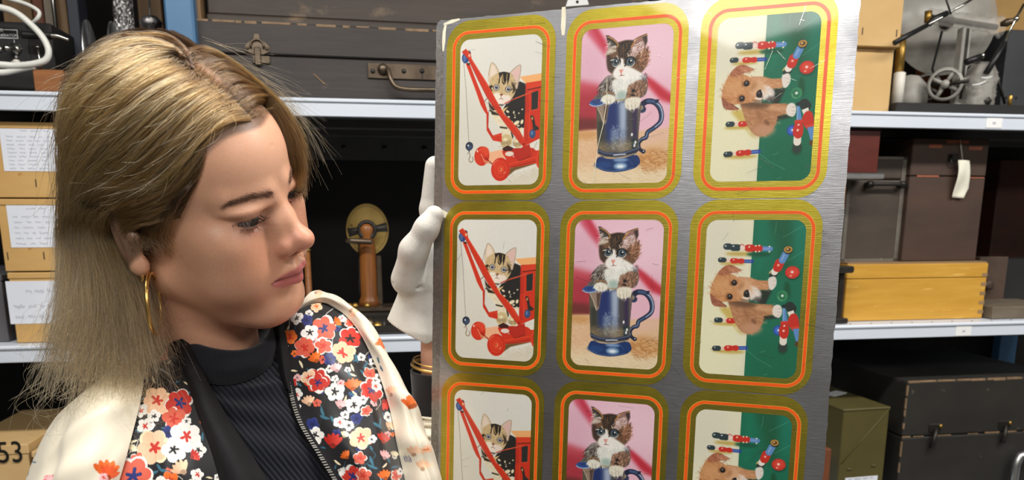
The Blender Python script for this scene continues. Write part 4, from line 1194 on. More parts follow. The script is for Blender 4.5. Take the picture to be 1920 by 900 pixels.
def paint_mug():
    C = framer(1065, 400, 5.625, 1, 1); D = framer(1065, 540, 5.625, 1, 1)
    c = Canvas(PW, PH, RES, (232, 186, 204))
    c.ell((60, 25), 40, 25, (238, 200, 214), 12); c.ell((10, 35), 14, 30, (222, 176, 194), 8); c.ell((75, 75), 20, 25, (230, 182, 198), 10)
    c.poly(C(110, 55, 235, 55, 300, 170, 345, 240, 345, 380, 240, 250, 150, 130), (204, 84, 106), 2.0)
    c.poly(C(170, 55, 225, 55, 320, 210, 345, 300, 270, 230), (196, 56, 78), 1.5)
    c.poly(C(690, 560, 760, 590, 1010, 790, 1010, 880, 880, 830, 720, 650), (206, 66, 84), 1.8)
    c.poly(C(720, 590, 800, 640, 1010, 830, 1010, 870, 860, 780), (190, 44, 60), 1.5)
    c.poly(C(20, 560, 300, 640, 260, 900) + D(240, 290, 20, 290), (196, 78, 92), 3.0)
    c.poly(C(20, 680, 300, 700, 260, 900) + D(240, 290, 20, 290), (172, 52, 66), 4.0)
    c.poly(D(20, 150, 240, 170, 240, 300, 20, 300), (112, 46, 44), 2.2)
    c.poly(D(20, 285, 240, 278, 640, 330, 1000, 330, 1000, 900, 0, 900), (222, 184, 146), .8)
    c.poly(D(700, 330, 1000, 320, 1000, 420, 700, 480), (226, 186, 160), 2)
    c.poly(D(20, 640, 980, 700, 980, 900, 0, 900), (230, 208, 172), 4); c.ell(D(120, 330)[0], 12, 4, (206, 156, 100), 2)
    c.ell(D(800, 620)[0], 15, 9, (200, 146, 88), 2.5)
    c.fur(D(640, 560, 940, 540, 940, 740, 660, 740), [(168, 112, 60), (222, 176, 122), (232, 196, 150), (186, 128, 74)], 160, 4, .1, .7, .5, .55)
    c.fur(D(30, 330, 220, 330, 240, 600, 30, 760), [(208, 160, 112), (236, 206, 168)], 90, 3, .2, .7, .5, .4)
    c.fur(D(60, 740, 900, 720, 900, 850, 100, 800), [(240, 224, 194), (214, 188, 148)], 110, 3.5, .1, .7, .3, .45)
    # handle
    hp = D(680, 110, 690, 70, 740, 42, 810, 55, 862, 110, 885, 190, 870, 260, 810, 310, 745, 350, 728, 400, 690, 412, 655, 450, 660, 505, 700, 540)
    c.line(hp, 5.2, (26, 34, 62), 1, 5, 3.0); c.line(np.array(hp[2:11]) + np.array([.5, -.3]), 2.6, (62, 84, 124), 1, 5, 1.4)
    c.line(np.array(hp[3:8]) + np.array([.9, -.5]), .9, (190, 202, 222), .9, 5, .6); c.line(np.array(hp[8:13]) + np.array([-.4, -.4]), .5, (160, 172, 200), .8, 5)
    c.ell(D(690, 118)[0], 3.4, 3.0, (40, 52, 86), .2); c.ell(D(684, 100)[0], 1.4, 2.0, (150, 134, 110), .3); c.poly(D(820, 30, 862, 30, 850, 70, 815, 60), (30, 40, 70)); c.ell(D(700, 538)[0], 2.2, 1.8, (22, 30, 56)); c.ell(D(703, 534)[0], .7, .5, (200, 210, 226))
    # mug body, banded across its width
    body = D(222, 30, 240, 20, 400, 10, 560, 20, 678, 60, 672, 160, 655, 330, 648, 530, 590, 560, 420, 565, 290, 545, 236, 500, 228, 300)
    c.poly(body, (60, 60, 66))
    def band(x0, x1, colr, soft, a=1.0, y0=20, y1=520):
        m1 = c.pmask(np.array(body)); m2 = c.pmask(np.array(D(x0, y0, x1, y0, x1 - 12, y1, x0 + 8, y1)), soft)
        M = np.zeros((c.H, c.W)); M[m1[1]:m1[1] + m1[0].shape[0], m1[2]:m1[2] + m1[0].shape[1]] = m1[0]
        N_ = np.zeros((c.H, c.W)); N_[m2[1]:m2[1] + m2[0].shape[0], m2[2]:m2[2] + m2[0].shape[1]] = m2[0]
        c._mix(M * N_, 0, 0, colr, a)
    band(215, 300, (92, 86, 70), 1.5); band(240, 300, (40, 46, 40), 1.5, .8, 200, 420); band(320, 470, (36, 54, 110), 2.0); band(330, 420, (30, 48, 104), 1.5, 1, 40, 330)
    band(450, 535, (140, 156, 184), 2.0); band(470, 525, (168, 182, 204), 1.5, .8, 40, 300); band(370, 440, (120, 138, 164), 1.6, .9, 290, 470); band(540, 600, (72, 66, 70), 1.4); band(590, 640, (52, 40, 74), 1.0); band(640, 690, (112, 98, 92), 1.0, .9)
    band(230, 660, (128, 112, 80), 3.0, .75, 420, 540); band(430, 520, (150, 146, 140), 2.0, .7, 400, 500); band(575, 640, (24, 44, 52), 1.0, .9, 400, 520)
    c.fur(D(360, 250, 540, 250, 540, 460, 380, 480), [(176, 190, 206), (90, 108, 150), (196, 206, 214)], 50, 2.0, 1.4, .7, .8, .4)
    c.fur(D(240, 420, 640, 430, 640, 510, 250, 500), [(150, 132, 92), (104, 96, 70), (176, 160, 124)], 70, 1.6, .2, .6, 1.2, .45)
    for q in (D(585, 360), D(620, 440), D(610, 470)): c.ell(q[0], .9, 1.5, (236, 240, 240), .3)
    c.poly(D(222, 40, 352, 30, 335, 160, 322, 225, 300, 238, 278, 190, 262, 120), (150, 128, 110), .4); c.line(D(232, 60, 270, 140, 300, 236), .5, (214, 200, 178)); c.poly(D(300, 60, 345, 40, 325, 190, 308, 200), (84, 66, 58), .5)
    c.poly(D(232, 470, 330, 520, 480, 532, 640, 495, 650, 530, 600, 566, 430, 584, 280, 560, 240, 520), (38, 44, 64), .2)
    c.line(D(240, 490, 330, 528, 480, 540, 640, 505), .7, (96, 110, 146), 1, 4); c.line(D(250, 530, 330, 562, 470, 574, 630, 550), .9, (150, 138, 112), 1, 4); c.line(D(400, 550, 520, 550), .9, (224, 228, 236), .9)
    c.poly(D(250, 556, 340, 580, 470, 590, 628, 566, 668, 632, 655, 664, 600, 700, 450, 722, 300, 700, 222, 650, 212, 615), (20, 50, 104), .1, 1, 4)
    c.ell(D(470, 604)[0], 7, 1.5, (130, 160, 200), .8); c.ell(D(468, 664)[0], 6, 3.0, (150, 180, 210), 1.0); c.ell(D(468, 668)[0], 3, 1.4, (226, 234, 242), .5); c.ell(D(290, 640)[0], 8, 3, (30, 66, 124), 1); c.line(D(250, 660, 330, 694, 460, 710, 600, 690), .5, (90, 120, 170), .8, 4); c.line(D(560, 600, 590, 660), .4, (80, 110, 160), .7)
    # spout
    c.poly(C(152, 800, 200, 765, 290, 760, 320, 815, 240, 838, 170, 828), (52, 90, 152), .2, 1, 4); c.line(C(155, 812, 200, 834, 270, 828, 325, 806), .7, (196, 208, 226), .9, 4); c.ell(C(230, 790)[0], 5, 2, (36, 62, 122), .8)
    # cat
    body = C(250, 700, 262, 620, 345, 540, 430, 555, 640, 560, 725, 600, 745, 680, 700, 780, 520, 800, 430, 800, 300, 760, 215, 765)
    c.poly(body, (92, 82, 76), .4, 1, 3)
    c.fur(C(255, 620, 350, 545, 430, 570, 390, 700, 260, 720), [(30, 28, 28), (200, 194, 184), (120, 104, 90), (48, 42, 40)], 130, 3.2, 2.4, .5, .4, .75)
    c.fur(C(200, 740, 300, 700, 300, 760, 215, 770), [(104, 120, 112), (70, 84, 80)], 24, 2, 2.8, .5)
    chest = C(380, 600, 450, 560, 650, 560, 715, 590, 610, 640, 545, 700, 520, 785, 430, 785, 395, 690)
    c.poly(chest, (226, 226, 216), .7); c.fur(chest, [(244, 244, 238), (196, 200, 196), (232, 230, 220)], 150, 3.6, 1.8, .5, .4, .7); c.ell(C(478, 750)[0], 4.6, 4.2, (168, 188, 180), 1.4)
    c.fur(C(640, 540, 730, 540, 735, 610, 660, 620), [(170, 182, 190), (60, 58, 56), (214, 216, 216)], 50, 3, .9, .5)
    arm = C(555, 650, 640, 610, 735, 620, 740, 690, 690, 775, 600, 790, 525, 780, 540, 700)
    c.poly(arm, (146, 108, 86), .6); c.fur(arm, [(206, 170, 144), (70, 50, 40), (44, 34, 30), (180, 134, 106)], 120, 2.4, 1.9, .45, .5, .7)
    c.ell(C(600, 712)[0], 1.8, 1.4, (26, 20, 18), .4); c.poly(C(560, 748, 600, 745, 632, 770, 590, 764), (30, 24, 20), .3)
    paw = C(270, 770, 300, 735, 360, 728, 415, 760, 412, 800, 370, 825, 310, 815, 280, 795); c.poly(paw, (230, 226, 210), .4, 1, 4); c.fur(paw, [(246, 244, 234), (206, 200, 182)], 50, 2.4, 1.6, .5); c.line(C(330, 770, 338, 815), .4, (140, 128, 110), .8); c.line(C(362, 775, 368, 818), .4, (140, 128, 110), .8); c.line(C(290, 720, 350, 705, 410, 735), 1.2, (150, 104, 60), .7, 4)
    paw = C(512, 820, 530, 785, 600, 775, 665, 790, 668, 840, 640, 885, 575, 900, 525, 880); c.poly(paw, (230, 224, 206), .4, 1, 4); c.fur(paw, [(248, 244, 232), (208, 198, 176)], 60, 2.6, 1.5, .5)
    for x in (545, 580, 615): c.line(C(x, 850, x + 4, 895), .45, (150, 136, 112), .8)
    c.line(C(415, 795, 470, 790, 512, 792), .8, (170, 150, 104))
    head = C(335, 300, 350, 270, 440, 220, 520, 205, 590, 210, 660, 250, 740, 310, 752, 380, 740, 450, 700, 520, 620, 570, 520, 600, 420, 580, 370, 520, 335, 470, 328, 390)
    c.poly(head, (112, 82, 60), .5, 1, 4)
    c.poly(C(330, 310, 380, 360, 390, 420, 420, 470, 390, 520, 345, 490, 328, 400), (66, 50, 42), .8)
    c.fur(C(640, 260, 750, 310, 750, 440, 700, 510, 640, 470, 640, 350), [(190, 128, 92), (104, 64, 44), (220, 166, 134), (70, 44, 34)], 170, 3.0, lambda q: math.atan2(q[1] - 44, q[0] - 44), .45, .4, .75)
    c.poly(C(440, 230, 520, 205, 590, 212, 585, 270, 550, 330, 520, 390, 480, 385, 450, 360, 445, 290), (44, 34, 28), .6); c.fur(C(440, 225, 590, 215, 560, 320, 520, 380, 450, 360), [(130, 100, 74), (28, 22, 20), (90, 66, 48)], 80, 3.5, 1.6, .4, .25, .7)
    c.poly(C(322, 142, 345, 142, 400, 175, 448, 225, 442, 262, 400, 262, 352, 278, 335, 210), (58, 50, 46), .2); c.fur(C(345, 190, 430, 240, 430, 300, 350, 330), [(226, 216, 204), (180, 160, 144), (250, 244, 236)], 50, 3.5, 2.7, .4, .35, .8)
    c.line(C(332, 150, 395, 185, 440, 235, 438, 262), .9, (196, 140, 74), .9, 4); c.line(C(322, 143, 350, 146), .8, (36, 28, 26))
    c.poly(C(578, 275, 640, 192, 735, 158, 742, 225, 722, 290, 650, 330, 590, 340), (150, 112, 104), .2); c.fur(C(600, 280, 700, 210, 720, 290, 640, 360, 600, 350), [(220, 190, 190), (250, 236, 232), (150, 100, 84)], 80, 4, 2.5, .45, .35, .8)
    c.poly(C(690, 190, 738, 165, 740, 235, 722, 270), (64, 50, 46), .4); c.line(C(580, 272, 640, 195, 700, 168, 736, 164), 1.0, (200, 142, 70), .95, 4); c.line(C(590, 215, 640, 188, 735, 156), .6, (60, 40, 34), .8, 4)
    muz = C(482, 375, 500, 400, 505, 440, 560, 470, 640, 515, 690, 560, 610, 590, 480, 610, 400, 560, 395, 505, 430, 460, 455, 440, 465, 395); c.poly(muz, (240, 236, 230), .6, 1, 3); c.fur(C(560, 520, 690, 560, 640, 600, 500, 620, 420, 570), [(250, 250, 246), (214, 214, 210)], 60, 3, 1.2, .45)
    c.fur(C(590, 420, 680, 420, 690, 480, 600, 480), [(60, 44, 36), (140, 92, 62)], 50, 2.4, .4, .45, .4, .8)
    for (x, y, r) in ((420, 412, 3.5), (566, 418, 3.9)):
        c.ell(C(x, y)[0], r * 1.35, r * 1.12, (24, 20, 20), .15); c.ell(C(x + 2, y + 10)[0], r * 1.05, r * .95, (226, 222, 212), .15); c.ell(C(x, y)[0], r, r * 1.02, (38, 42, 46), .1); c.ell(C(x, y + 2)[0], r * .8, r * .82, (84, 104, 116), .2); c.ell(C(x + 2, y)[0], r * .5, r * .56, (12, 14, 16), .15); c.ell(C(x + 9, y - 8)[0], r * .18, r * .2, (240, 244, 246))
    c.line(C(372, 392, 400, 386), .9, (232, 224, 210), .9); c.line(C(600, 402, 632, 404), .9, (34, 26, 24), .9); c.line(C(510, 460, 528, 440), 1.2, (40, 32, 30), .8)
    c.line(C(430, 350, 448, 385), .8, (226, 214, 196), .8); c.line(C(540, 335, 552, 365), .8, (226, 214, 196), .8)
    c.poly(C(452, 492, 500, 488, 480, 530, 470, 530), (226, 150, 136), .25); c.line(C(476, 528, 478, 546, 455, 556), .4, (120, 80, 74)); c.line(C(478, 546, 508, 552), .4, (120, 80, 74)); c.ell(C(478, 548)[0], 1.0, .5, (150, 60, 60), .1)
    for k in range(7): c.line(C(400, 520 + 6 * k, 300 - 6 * k, 540 + 18 * k), .22, (236, 234, 232), .7)
    for k in range(6): c.line(C(420, 290 + 3 * k, 310, 270 + 14 * k), .25, (236, 228, 216), .7)
    c.grain(2.2); c.grain(1.6, 3)
    return c.half()


def paint_puppy():
    E = framer(1305, 400, 5.456, 2, 1); F = framer(1305, 555, 5.456, 2, 1)
    c = Canvas(PW, PH, RES, (232, 228, 200))
    c.ell((10, 20), 20, 30, (226, 222, 200), 8); c.ell((14, 110), 20, 40, (236, 232, 196), 8)
    c.poly(E(594, 20, 1200, 20) + F(1150, 900, 484, 900), (18, 110, 82))
    c.poly(E(720, 40, 1000, 40, 990, 300, 960, 600, 860, 640, 820, 300), (22, 92, 62), 4); c.poly(E(640, 40, 720, 40, 740, 400, 640, 640, 590, 600), (16, 122, 92), 3, .7); c.poly(F(600, 420, 1040, 420, 1000, 860, 560, 820), (14, 104, 72), 5, .8); c.poly(E(1000, 60, 1140, 60, 1100, 500, 1020, 500), (22, 126, 104), 4, .7)
    red, blue, lblue, hat = (204, 44, 30), (36, 66, 150), (96, 142, 200), (44, 60, 64)
    def cap(a, b, w_, colr):
        c.line([a, b], w_, colr)
    def soldier(f, pts, w_, bl):
        """hat, face, coat and legs along a line: pts = hat end, hat/face, face/coat, coat/legs, feet"""
        p = f(*pts); L = lambda i, j, t: np.array(p[i]) * (1 - t) + np.array(p[j]) * t
        c.line([L(1, 0, -.2), p[2]], w_ * .62, (236, 206, 190))
        c.line([L(3, 2, -.1), p[4]], w_ * .66, bl); c.line([L(3, 4, .1), L(3, 4, .9)], w_ * .2, (150, 180, 220), .6)
        c.line([L(2, 3, .22), L(2, 3, .5)], w_ * 1.0, red); c.line([L(2, 3, .3), p[3]], w_ * .82, red); c.line([L(3, 2, .06), L(3, 2, -.02)], w_ * 1.0, red); c.ell(L(2, 3, .3) - np.array([0, w_ * .18]), w_ * .14, w_ * .14, (250, 190, 170), .1)
        c.line([L(0, 1, .3), L(0, 1, .75)], w_ * .95, hat); c.ell(L(0, 1, .3) - np.array([0, w_ * .2]), w_ * .14, w_ * .1, (190, 206, 206), .1)
    c.ell(E(450, 415)[0], 12.5, 1.7, (196, 170, 84), 1.0); c.ell(E(370, 515)[0], 11, 1.3, (196, 170, 84), .8); c.ell(F(300, 285)[0], 11, 1.4, (198, 172, 86), .8); c.ell(F(330, 565)[0], 14, 1.8, (198, 172, 86), 1.0); c.poly(F(230, 120, 350, 110, 420, 330, 500, 400, 440, 380, 330, 240), (206, 182, 96), 1.2)
    c.ell(E(640, 420)[0], 10, 2, (12, 84, 60), 1)
    c.line(E(312, 340, 340, 341), 5.6, hat); c.ell(E(302, 334)[0], .9, .6, (190, 206, 206), .1); c.line(E(440, 325, 470, 318, 500, 335), .6, (190, 40, 50), 1, 3)
    soldier(E, (352, 350, 448, 352, 500, 354, 640, 360, 760, 363), 6.2, lblue)
    for q in (E(645, 330), E(645, 390), E(750, 340), E(748, 392), E(610, 332), E(610, 392)): c.ell(q[0], .7, .7, (236, 232, 200), .1)
    c.poly(E(450, 335, 500, 345, 500, 365, 450, 375), (240, 214, 204), .1)
    soldier(E, (226, 476, 306, 478, 350, 484, 465, 489, 572, 492), 4.6, (34, 66, 156))
    soldier(F, (186, 245, 268, 247, 310, 252, 425, 256, 430, 257), 4.8, (34, 66, 156))
    soldier(F, (166, 535, 248, 534, 290, 533, 405, 532, 512, 531), 5.0, (36, 70, 160))
    # lying soldier at the top right
    c.line(E(786, 632, 800, 610), 6.4, (40, 52, 46)); c.line(E(750, 612, 765, 590), 1.2, (200, 180, 110)); c.line(E(800, 600, 815, 572), 5.6, (238, 232, 222)); c.line(E(832, 555, 852, 508), 7.6, red); c.ell(E(840, 530)[0], 1.1, 1.0, (250, 180, 160), .2); c.line(E(858, 470, 900, 500), 1.2, (220, 210, 210)); c.line(E(880, 480, 912, 420), 5.8, lblue); c.line(E(874, 478, 900, 425), 1.4, (150, 186, 226), .7)
    c.ell(E(940, 375)[0], 3.9, 3.6, (34, 52, 44), .1, 1, .6); c.ell(E(940, 370)[0], 3.4, 2.8, (196, 150, 70), .1); c.ell(E(940, 370)[0], 2.2, 1.7, (90, 60, 30), .2); c.ell(E(934, 366)[0], .9, .7, (230, 190, 110), .1)
    c.ell(E(985, 620)[0], 6.0, 5.4, (10, 74, 54), .8); c.ell(E(982, 604)[0], 5.8, 5.3, (206, 46, 34), .1); c.ell(E(985, 598)[0], 4.4, 3.8, (222, 70, 52), .8); c.ell(E(980, 600)[0], 1.2, 1.1, (252, 220, 210), .2); c.ell(E(965, 640)[0], 1, .6, (252, 190, 170), .3)
    c.ell(E(930, 790)[0], 2.6, 8, (16, 82, 52), 1.0, 1, -.1)
    # puppy
    body = F(330, 30, 450, 60, 640, 80, 790, 95, 800, 180, 700, 205, 690, 240, 668, 300, 600, 372, 520, 388, 450, 350, 395, 265, 352, 140)
    c.poly(F(590, 190, 860, 200, 860, 220, 690, 245, 660, 300, 600, 260), (38, 46, 34), .8)
    c.poly(E(640, 780, 775, 785) + F(720, 60, 690, 110, 600, 40), (34, 46, 36), .8)
    c.poly(body, (178, 124, 84), .35, 1, 3)
    c.fur(body, [(204, 152, 108), (150, 98, 64), (190, 138, 98), (224, 180, 140)], 260, 3.0, lambda q: .3 + (q[1] - 85) * .012, .5, .4, .45)
    c.ell(F(560, 330)[0], 9, 5, (196, 146, 112), 2); c.ell(F(590, 260)[0], 3, 1.4, (110, 70, 46), .8, .8, .7); c.ell(F(520, 190)[0], 2, 5, (150, 98, 64), 1, .6, -.5); c.ell(F(700, 130)[0], 9, 2.2, (214, 166, 122), 1, .7, .1)
    c.ell(F(470, 75)[0], 12, 3.4, (92, 64, 44), 1.6, .8, .1)
    leg = E(430, 650, 540, 655, 640, 685, 745, 690, 745, 780, 640, 785, 560, 790, 500, 720); c.poly(leg, (200, 142, 98), .35); c.fur(leg, [(222, 172, 128), (170, 112, 74), (230, 186, 150)], 90, 2.6, .15, .45, .35, .5)
    c.poly(E(545, 735, 610, 755, 665, 815, 660, 870, 600, 900) + F(610, 40, 550, 40), (232, 222, 212), .7); c.fur(E(560, 750, 650, 800, 650, 870, 580, 890), [(250, 246, 240), (206, 190, 180)], 40, 3, .8, .5)
    c.poly(E(600, 860, 660, 850, 690, 900) + F(640, 60, 560, 50), (70, 62, 62), 1.0, .8)
    paw = E(735, 680, 760, 652, 805, 648, 822, 690, 815, 740, 780, 782, 748, 772); c.poly(paw, (232, 222, 214), .25, 1, 3); c.line(E(790, 690, 812, 690), .35, (180, 160, 150)); c.line(E(785, 730, 806, 735), .35, (180, 160, 150))
    paw = F(785, 120, 810, 92, 850, 92, 876, 130, 872, 190, 845, 222, 800, 208, 778, 175); c.poly(paw, (234, 224, 214), .25, 1, 3); c.line(F(835, 130, 868, 128), .35, (180, 160, 150)); c.line(F(832, 165, 866, 168), .35, (180, 160, 150)); c.line(F(830, 195, 855, 200), .35, (180, 160, 150))
    head = E(220, 620, 300, 605, 370, 625, 440, 665, 520, 720, 558, 780, 560, 850) + F(520, 20, 440, 52, 330, 55, 240, 62, 160, 20) + E(148, 800, 165, 720)
    c.poly(head, (198, 136, 86), .35, 1, 3); c.fur(head, [(224, 172, 122), (168, 106, 62), (212, 156, 106), (236, 192, 148)], 300, 3.0, lambda q: math.atan2(q[1] - 78, q[0] - 38) , .5, .35, .45)
    c.ell(E(500, 770)[0], 7, 8, (224, 180, 142), 2.2, .8); c.ell(E(280, 740)[0], 9, 6, (214, 160, 108), 2.5, .7); c.ell(E(455, 745)[0], 2.5, 4, (170, 116, 70), 1.2, .7, .6)
    ear = E(222, 612, 262, 565, 310, 532, 362, 528, 420, 555, 462, 582, 430, 598, 370, 606, 310, 628, 250, 632); c.poly(ear, (170, 104, 72), .25, 1, 3); c.poly(E(330, 545, 400, 555, 455, 580, 400, 598, 350, 600), (206, 140, 110), .5); c.fur(ear, [(196, 130, 94), (140, 82, 54)], 50, 3, .5, .45)
    ear = E(148, 820, 200, 870, 250, 905) + F(300, 90, 312, 112, 240, 110, 180, 95, 152, 40); c.poly(ear, (158, 94, 68), .25, 1, 3); c.fur(ear, [(186, 120, 90), (130, 76, 54)], 40, 3, .8, .45); c.line(F(240, 50, 310, 105), .7, (90, 50, 36), .8)
    for (x, y) in ((390, 712), (345, 853)):
        c.ell(E(x - 8, y)[0], 3.3, 3.4, (150, 96, 58), .6); c.ell(E(x, y)[0], 2.4, 2.5, (34, 24, 20), .15); c.ell(E(x - 2, y - 8)[0], .5, .5, (200, 190, 180), .15)
    c.line(E(360, 690, 372, 670), .8, (220, 170, 120), .8); c.line(E(320, 880, 318, 850), .7, (130, 80, 48), .8); c.line(E(440, 740, 360, 745, 350, 775), .5, (230, 184, 136), .7)
    c.ell(E(522, 826)[0], 3.1, 3.8, (26, 22, 22), .2); c.ell(E(512, 812)[0], .9, 1.1, (90, 84, 84), .3); c.line(E(545, 790, 556, 830, 540, 870) + F(480, 15), 1.6, (236, 218, 202), .9, 3); c.line(E(552, 845, 530, 888) + F(440, 30), .5, (90, 60, 44), .8, 3)
    # balls and lying soldiers
    c.ell(E(880, 845)[0], 4.6, 4.7, (60, 146, 100), .2, .9); c.ell(E(872, 848)[0], 3.2, 3.6, (36, 112, 72), .8); c.ell(E(880, 843)[0], 1.1, 1.1, (240, 250, 240), .2); c.line(E(838, 850, 850, 880, 880, 892), .4, (150, 206, 170), .8, 3)
    c.ell(F(838, 352)[0], 4.2, 4.4, (34, 74, 168), .2); c.ell(F(828, 350)[0], 2, 3, (70, 116, 206), .6); c.ell(F(842, 350)[0], 1, .9, (240, 244, 252), .2)
    c.ell(F(884, 540)[0], 4.0, 5, (12, 76, 54), .8); c.line(F(886, 490, 884, 535), 7.0, (44, 60, 52)); c.line(F(890, 425, 888, 470), 6.0, (236, 228, 216)); c.line(F(898, 340, 895, 380), 8.2, red); c.line(F(902, 285, 898, 400), 6.4, red); c.line(F(868, 268, 940, 264), 1.4, (214, 62, 46)); c.ell(F(900, 305)[0], .8, .8, (252, 210, 196), .15); c.ell(F(893, 356)[0], .9, 1.0, (252, 210, 196), .15)
    c.poly(F(884, 120, 912, 116, 932, 255, 880, 258), lblue, .1); c.line(F(892, 130, 890, 250), .9, (150, 186, 226), .7); c.ell(F(906, 105)[0], 2.6, 1.6, (20, 40, 36), .3)
    c.line(F(955, 105, 975, 130), 8.0, (36, 46, 42)); c.poly(F(932, 165, 995, 145, 1008, 205, 950, 212), (236, 230, 218), .15); c.line(F(992, 245, 998, 290), 8.6, red); c.line(F(995, 220, 1012, 322), 7.0, red); c.line(F(975, 328, 1050, 316), 1.6, (214, 70, 50)); c.poly(F(985, 338, 1054, 330, 1050, 462, 1020, 466), lblue, .1); c.ell(F(1030, 490)[0], 2.0, 2.4, (90, 60, 40), .2)
    for q in (F(520, 555, 620, 640, 770, 725), E(935, 488, 1110, 378), E(885, 250, 1090, 128), F(650, 578, 700, 560), E(820, 85, 815, 160, 800, 215), F(690, 808, 730, 800)): c.line(q, .28, (150, 206, 180), .55)
    c.grain(2.0); c.grain(1.6, 3)
    return c.half()


def round_rect(x0, x1, z0, z1, r, n=10):
    pts = []
    for (cx, cz, a0) in ((x1 - r, z1 - r, 0), (x0 + r, z1 - r, 90), (x0 + r, z0 + r, 180), (x1 - r, z0 + r, 270)):
        for k in range(n + 1):
            a = math.radians(a0 + 90 * k / n); pts.append((cx + r * math.cos(a), cz + r * math.sin(a)))
    return pts


def ring_mesh(outer, inner, y):
    n = len(outer); V = [(x, y, z) for x, z in outer] + [(x, y, z) for x, z in inner]
    return V, [(i, (i + 1) % n, n + (i + 1) % n, n + i) for i in range(n)]


def metal_sheet(name, c1, c2, c3, rough, streak, coatw=0.0):
    """brushed, scuffed metal: long scratches, blotches"""
    m, nt, b = nodes_of(name); N, L = nt.nodes, nt.links
    b.inputs['Metallic'].default_value = 1.0
    tc_ = N.new('ShaderNodeTexCoord')
    def nz(sc, det, rot=0.0):
        mp = N.new('ShaderNodeMapping'); mp.inputs['Scale'].default_value = sc; mp.inputs['Rotation'].default_value = (0, rot, 0)
        L.new(tc_.outputs['Object'], mp.inputs['Vector'])
        q = N.new('ShaderNodeTexNoise'); q.inputs['Scale'].default_value = 1.0; q.inputs['Detail'].default_value = det; q.inputs['Roughness'].default_value = .6
        L.new(mp.outputs['Vector'], q.inputs['Vector']); return q.outputs['Fac']
    def mr(src, a, z, o0=0.0, o1=1.0):
        r = N.new('ShaderNodeMapRange'); r.inputs['From Min'].default_value = a; r.inputs['From Max'].default_value = z
        r.inputs['To Min'].default_value = o0; r.inputs['To Max'].default_value = o1
        L.new(src, r.inputs['Value']); return r.outputs['Result']
    def mix(f, a, bb):
        x = N.new('ShaderNodeMix'); x.data_type = 'RGBA'; L.new(f, x.inputs['Factor'])
        for s_, v in (('A', a), ('B', bb)):
            if isinstance(v, tuple): x.inputs[s_].default_value = v
            else: L.new(v, x.inputs[s_])
        return x.outputs['Result']
    st = nz((60, 60, 1100) if streak else (240, 240, 240), 5, .42)
    st2 = nz((40, 40, 1200), 3, -.25)
    bl = nz((14, 14, 14), 6)
    sp = nz((420, 420, 420), 3)
    col = mix(mr(bl, .35, .65), c1, c2)
    col = mix(mr(st, .5, .75, 0, .5), col, c3)
    if not streak:
        col = mix(mr(sp, .60, .70, 0, .8), col, rgb(70, 68, 66))
    L.new(col, b.inputs['Base Color'])
    L.new(mr(bl, .3, .7, rough - .06, rough + .1), b.inputs['Roughness'])
    bp = N.new('ShaderNodeBump'); bp.inputs['Strength'].default_value = .13; bp.inputs['Distance'].default_value = .0006
    ad = N.new('ShaderNodeMath'); L.new(st, ad.inputs[0]); L.new(st2, ad.inputs[1])
    L.new(ad.outputs[0], bp.inputs['Height']); L.new(bp.outputs['Normal'], b.inputs['Normal'])
    b.inputs['Coat Weight'].default_value = coatw; b.inputs['Coat Roughness'].default_value = .05
    return m


M_tin = metal_sheet('tinplate', rgb(180, 180, 183), rgb(148, 148, 153), rgb(208, 209, 212), .34, True, .35)
M_tinedge = metal_sheet('corroded_tin', rgb(158, 156, 154), rgb(126, 122, 118), rgb(190, 186, 180), .40, False)
M_gold = metal_sheet('gold_lacquer', rgb(190, 174, 66), rgb(170, 155, 50), rgb(216, 202, 98), .36, True, .45)
M_goldlo = metal_sheet('gold_lacquer_inner', rgb(180, 166, 70), rgb(164, 150, 56), rgb(206, 193, 98), .36, True, .45)
M_orange = mat('orange_ink', rgb(236, 92, 24), rgb(228, 82, 18), .35, scale=(30, 30, 30), coat=.3)
M_yellow = mat('yellow_line_ink', rgb(242, 190, 70), rgb(232, 176, 54), .4, scale=(30, 30, 30), coat=.2)
M_print = vcol_mat('litho_print', .5, .35, .5, .05)
M_primer = mat('cream_register_ink', rgb(228, 222, 200), rgb(214, 206, 182), .55, scale=(60, 60, 60))

plate = empty('printed_tin_sheet')
plate.matrix_world = Matrix(((PU[0], PN[0], -PV[0], PO[0]), (PU[1], PN[1], -PV[1], PO[1]), (PU[2], PN[2], -PV[2], PO[2]), (0, 0, 0, 1)))
tag(plate, 'large scuffed tinplate sheet printed with nine gold framed kitten and puppy pictures', 'metal sheet')
# the bare sheet, with a slightly dented outline
rng_p = np.random.default_rng(3)
X0, X1, ZT, ZB = -25.6, 351.8, 19.6, -515.0
ol_ = []
for x in np.linspace(X0 + 5, X1 - 4, 70): ol_.append((x, ZT + rng_p.normal() * .15 - 1.2 * math.exp(-((x - 190) / 60) ** 2) * 0))
ol_ += [(X1 - 1, ZT - 1.5)]
for z in np.linspace(ZT - 5, ZB + 4, 80): ol_.append((X1 + rng_p.normal() * .25, z))
for x in np.linspace(X1 - 4, X0 + 4, 40): ol_.append((x, ZB))
for z in np.linspace(ZB + 4, ZT - 5, 80): ol_.append((X0 + rng_p.normal() * .2, z))
ol_ += [(X0 + 1.4, ZT - 1.6)]
n_ = len(ol_)
V = [(x / 1000, 0, z / 1000) for x, z in ol_] + [(x / 1000, .0011, z / 1000) for x, z in ol_]
Fc = [tuple(range(n_))[::-1], tuple(range(n_, 2 * n_))] + [(i, (i + 1) % n_, n_ + (i + 1) % n_, n_ + i) for i in range(n_)]
sh = mesh_obj('sheet', V, Fc, M_tin, plate)
